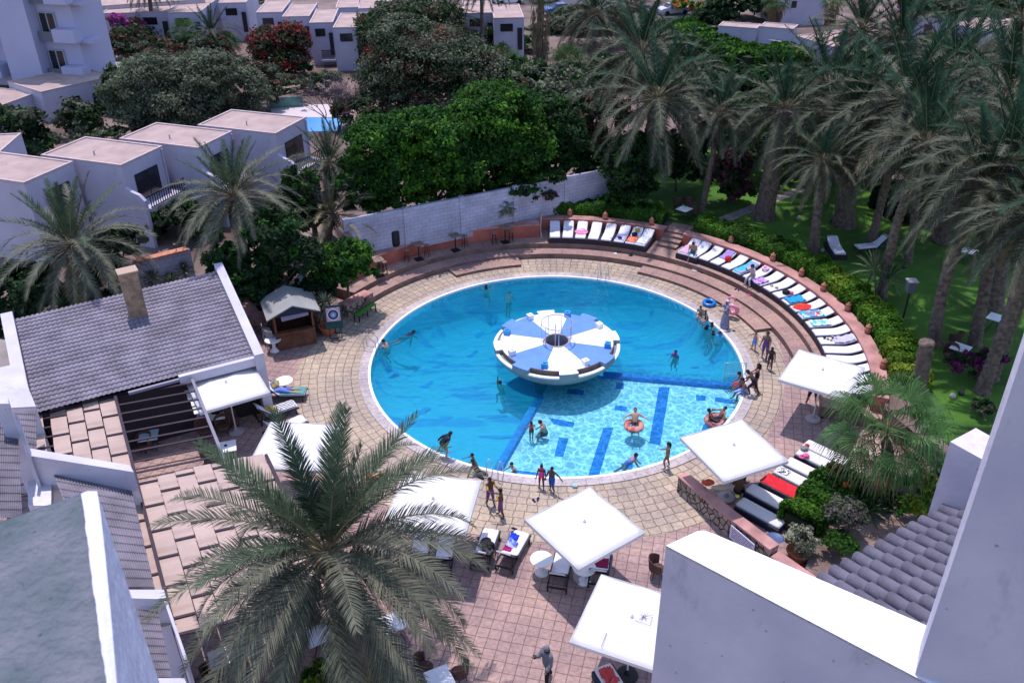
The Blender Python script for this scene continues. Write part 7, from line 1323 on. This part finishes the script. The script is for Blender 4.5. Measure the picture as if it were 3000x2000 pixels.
for x,y,rz,l,wr,sk in ((560,1236,-20,'diner in a red shirt seated under the pergola beams',(('shirt',REDS),('trousers',DK)),'l'),(590,1255,20,'diner in a lilac patterned dress with the back to the camera',(('shirt',mat('lilac_dress',(.4,.38,.6),.8,.4,12)),('trousers',DK)),'m'),(622,1190,-100,'diner in a blue shirt on the far side of the table under the parasol',(('shirt',mat('shirt_violet',(.12,.1,.4),.8)),('trousers',DK)),'m'),(640,1250,90,'diner in dark clothes on the near side of the dining table',(('shirt',DK),('trousers',DK)),'l'),(665,1240,130,'diner in dark grey at the right end of the dining table',(('shirt',GRY),('trousers',DK)),'l')): person(l,at(x,y,0),rad(rz),1.7,sk,hipz=.5,lean=8,L=(85,10,85),R=(85,10,85),la=(40,10,50),ra=(40,10,50),wear=wr)
# floats with riders
DN=stripes('donut_pink',(.42,.09,.07),(.55,.25,.2),5,0,'N')
ringfloat('swim_ring','large pink patterned ring with one rider drifting in the shallow water',at(1857,1246,-.05)+Vector((0,0,.0)),.33,.15,DN,.1,sq=.75)
person('rider sitting in the pink ring in the middle of the shallow water, red cap',at(1860,1242,-.05),rad(-95),1.5,'l',hipz=.08,lean=-35,L=(85,18,40),R=(85,18,40),la=(10,60,30),ra=(10,60,30),wear=(('trunks',DK),),hair='brown')
ringfloat('swim_ring','large brown patterned ring with two riders near the right edge',at(2097,1232,-.05)+Vector((0,0,.0)),.38,.17,stripes('donut_brown',(.28,.09,.08),(.42,.22,.2),6,0,'N'),.1,sq=.75)
person('left one of the two riders in the brown ring',at(2085,1232,-.05),rad(0),1.4,'d',hipz=.08,lean=-20,L=(80,10,50),R=(80,10,50),la=(10,50,40),ra=(10,50,40),wear=(('trunks',DK),)); person('right one of the two riders in the brown ring',at(2109,1228,-.05),rad(190),1.4,'m',hipz=.08,lean=-20,L=(80,10,50),R=(80,10,50),la=(10,50,40),ra=(10,50,40),wear=(('trunks',DK),))
# ladders and railing in the pool
def ladder(label,p,rz):
    t=thing('pool_ladder',label,'ladder',p,rz)
    for s in(-1,1): MB().tube([(.5,s*.25,.0),(.5,s*.25,.6),(.4,s*.25,.8),(.2,s*.25,.8),(-.12,s*.25,.45),(-.16,s*.25,-.1),(-.16,s*.25,-1.)],.022,6).build('rail',MET,t)
    for z in(-.3,-.6,-.9): MB().box((-.16,0,z),(.08,.48,.03)).build('step',MET,t)
ladder('steel ladder at the left pool edge by the bare backed man',pol(9.6,172,.05),rad(172)); ladder('steel ladder at the far pool edge, right of centre',pol(9.6,70,.05),rad(70)); ladder('steel ladder at the near edge where the dark line ends',pol(9.6,-108,.05),rad(-108))
a=at(2122,1100,0);c=at(2183,1100,0); t=thing('pool_railing','pale green railing across the water at the right pool edge','railing',(a.x,a.y,0),0); Ln=(c-a).length; RG=mat('railing_green',(.35,.55,.55),.4); b=MB(); b.tube([(0,0,-1),(0,0,.75),(Ln,0,.75),(Ln,0,-.1)],.025,6)
for k in range(11): b.tube([(Ln*(k+.5)/11,0,-.7),(Ln*(k+.5)/11,0,.75)],.014,5)
b.tube([(0,0,.1),(Ln,0,.1)],.014,5); b.build('bars',RG,t)
for x,y,l in((1570,1467,'small blue patterned bag on the stones right of the walking boy'),): blob('bag',l,'bag',at(1684,1425,0),.13,mat('bag_aqua',(.2,.5,.55),.7,col2=(.6,.65,.6),scale=8,var=.1),seed=51)
blob('beach_bag','red and orange bag on top of the stone wall by the seated man','bag',at(2072,1418,1.0),.2,mat('bag_redor',(.5,.08,.04),.8),(1.3,.8,.6),52); blob('towel_bundle','beige towel bundle on the stone wall right of the red bag','towel',at(2110,1432,1.0),.22,BGE,(1.6,.8,.4),53); blob('goggles','yellow swim goggles lying beside the seated man','goggles',at(2160,1455,.5),.09,mat('yellow_neon',(.6,.7,.02),.6),(1,1,.4),54)
o=MB().lathe((0,0,0),[(.24,0),(.3,.06),(.31,.07),(.27,.05),(.02,.03)],24).build('blue_basin',mat('basin_blue',(.06,.1,.2),.4),None,True); o.location=at(2268,1580,.75)+Vector((0,0,.02)); o.scale=(1.2,1,1); tag(o,'dark blue round tray on the red wall cap by the hedge','tray')
blob('towel_bundle','orange towel on a parasol shaded spot behind the palm fronds','towel',at(1090,1410,.4),.3,mat('orange_towel',(.7,.25,.1),.9),(1.3,1,.4),55)

# emblem sketched on the parasol by the big parapet
par=[o for o in COL.objects if o.get('label','').startswith('white square parasol partly hidden')][0]; b=MB()
for P in ([(1130,990),(1265,1040),(1290,960)],[(1165,980),(1250,930)],[(1180,930),(1240,985)],[(1220,925),(1225,978)],[(1200,965),(1300,938)],[(1210,940),(1190,990)],[(870,1105),(845,1170),(820,1230)]): b.tube([W(1500+x/3.136,1500+y/3.136,2.745 if x>900 else 2.66) for x,y in P],.008,4)
e=b.build('emblem',mat('emblem_grey',(.1,.1,.11),.8)); bpy.context.view_layer.update(); e.parent=par; e.matrix_parent_inverse=par.matrix_world.inverted()
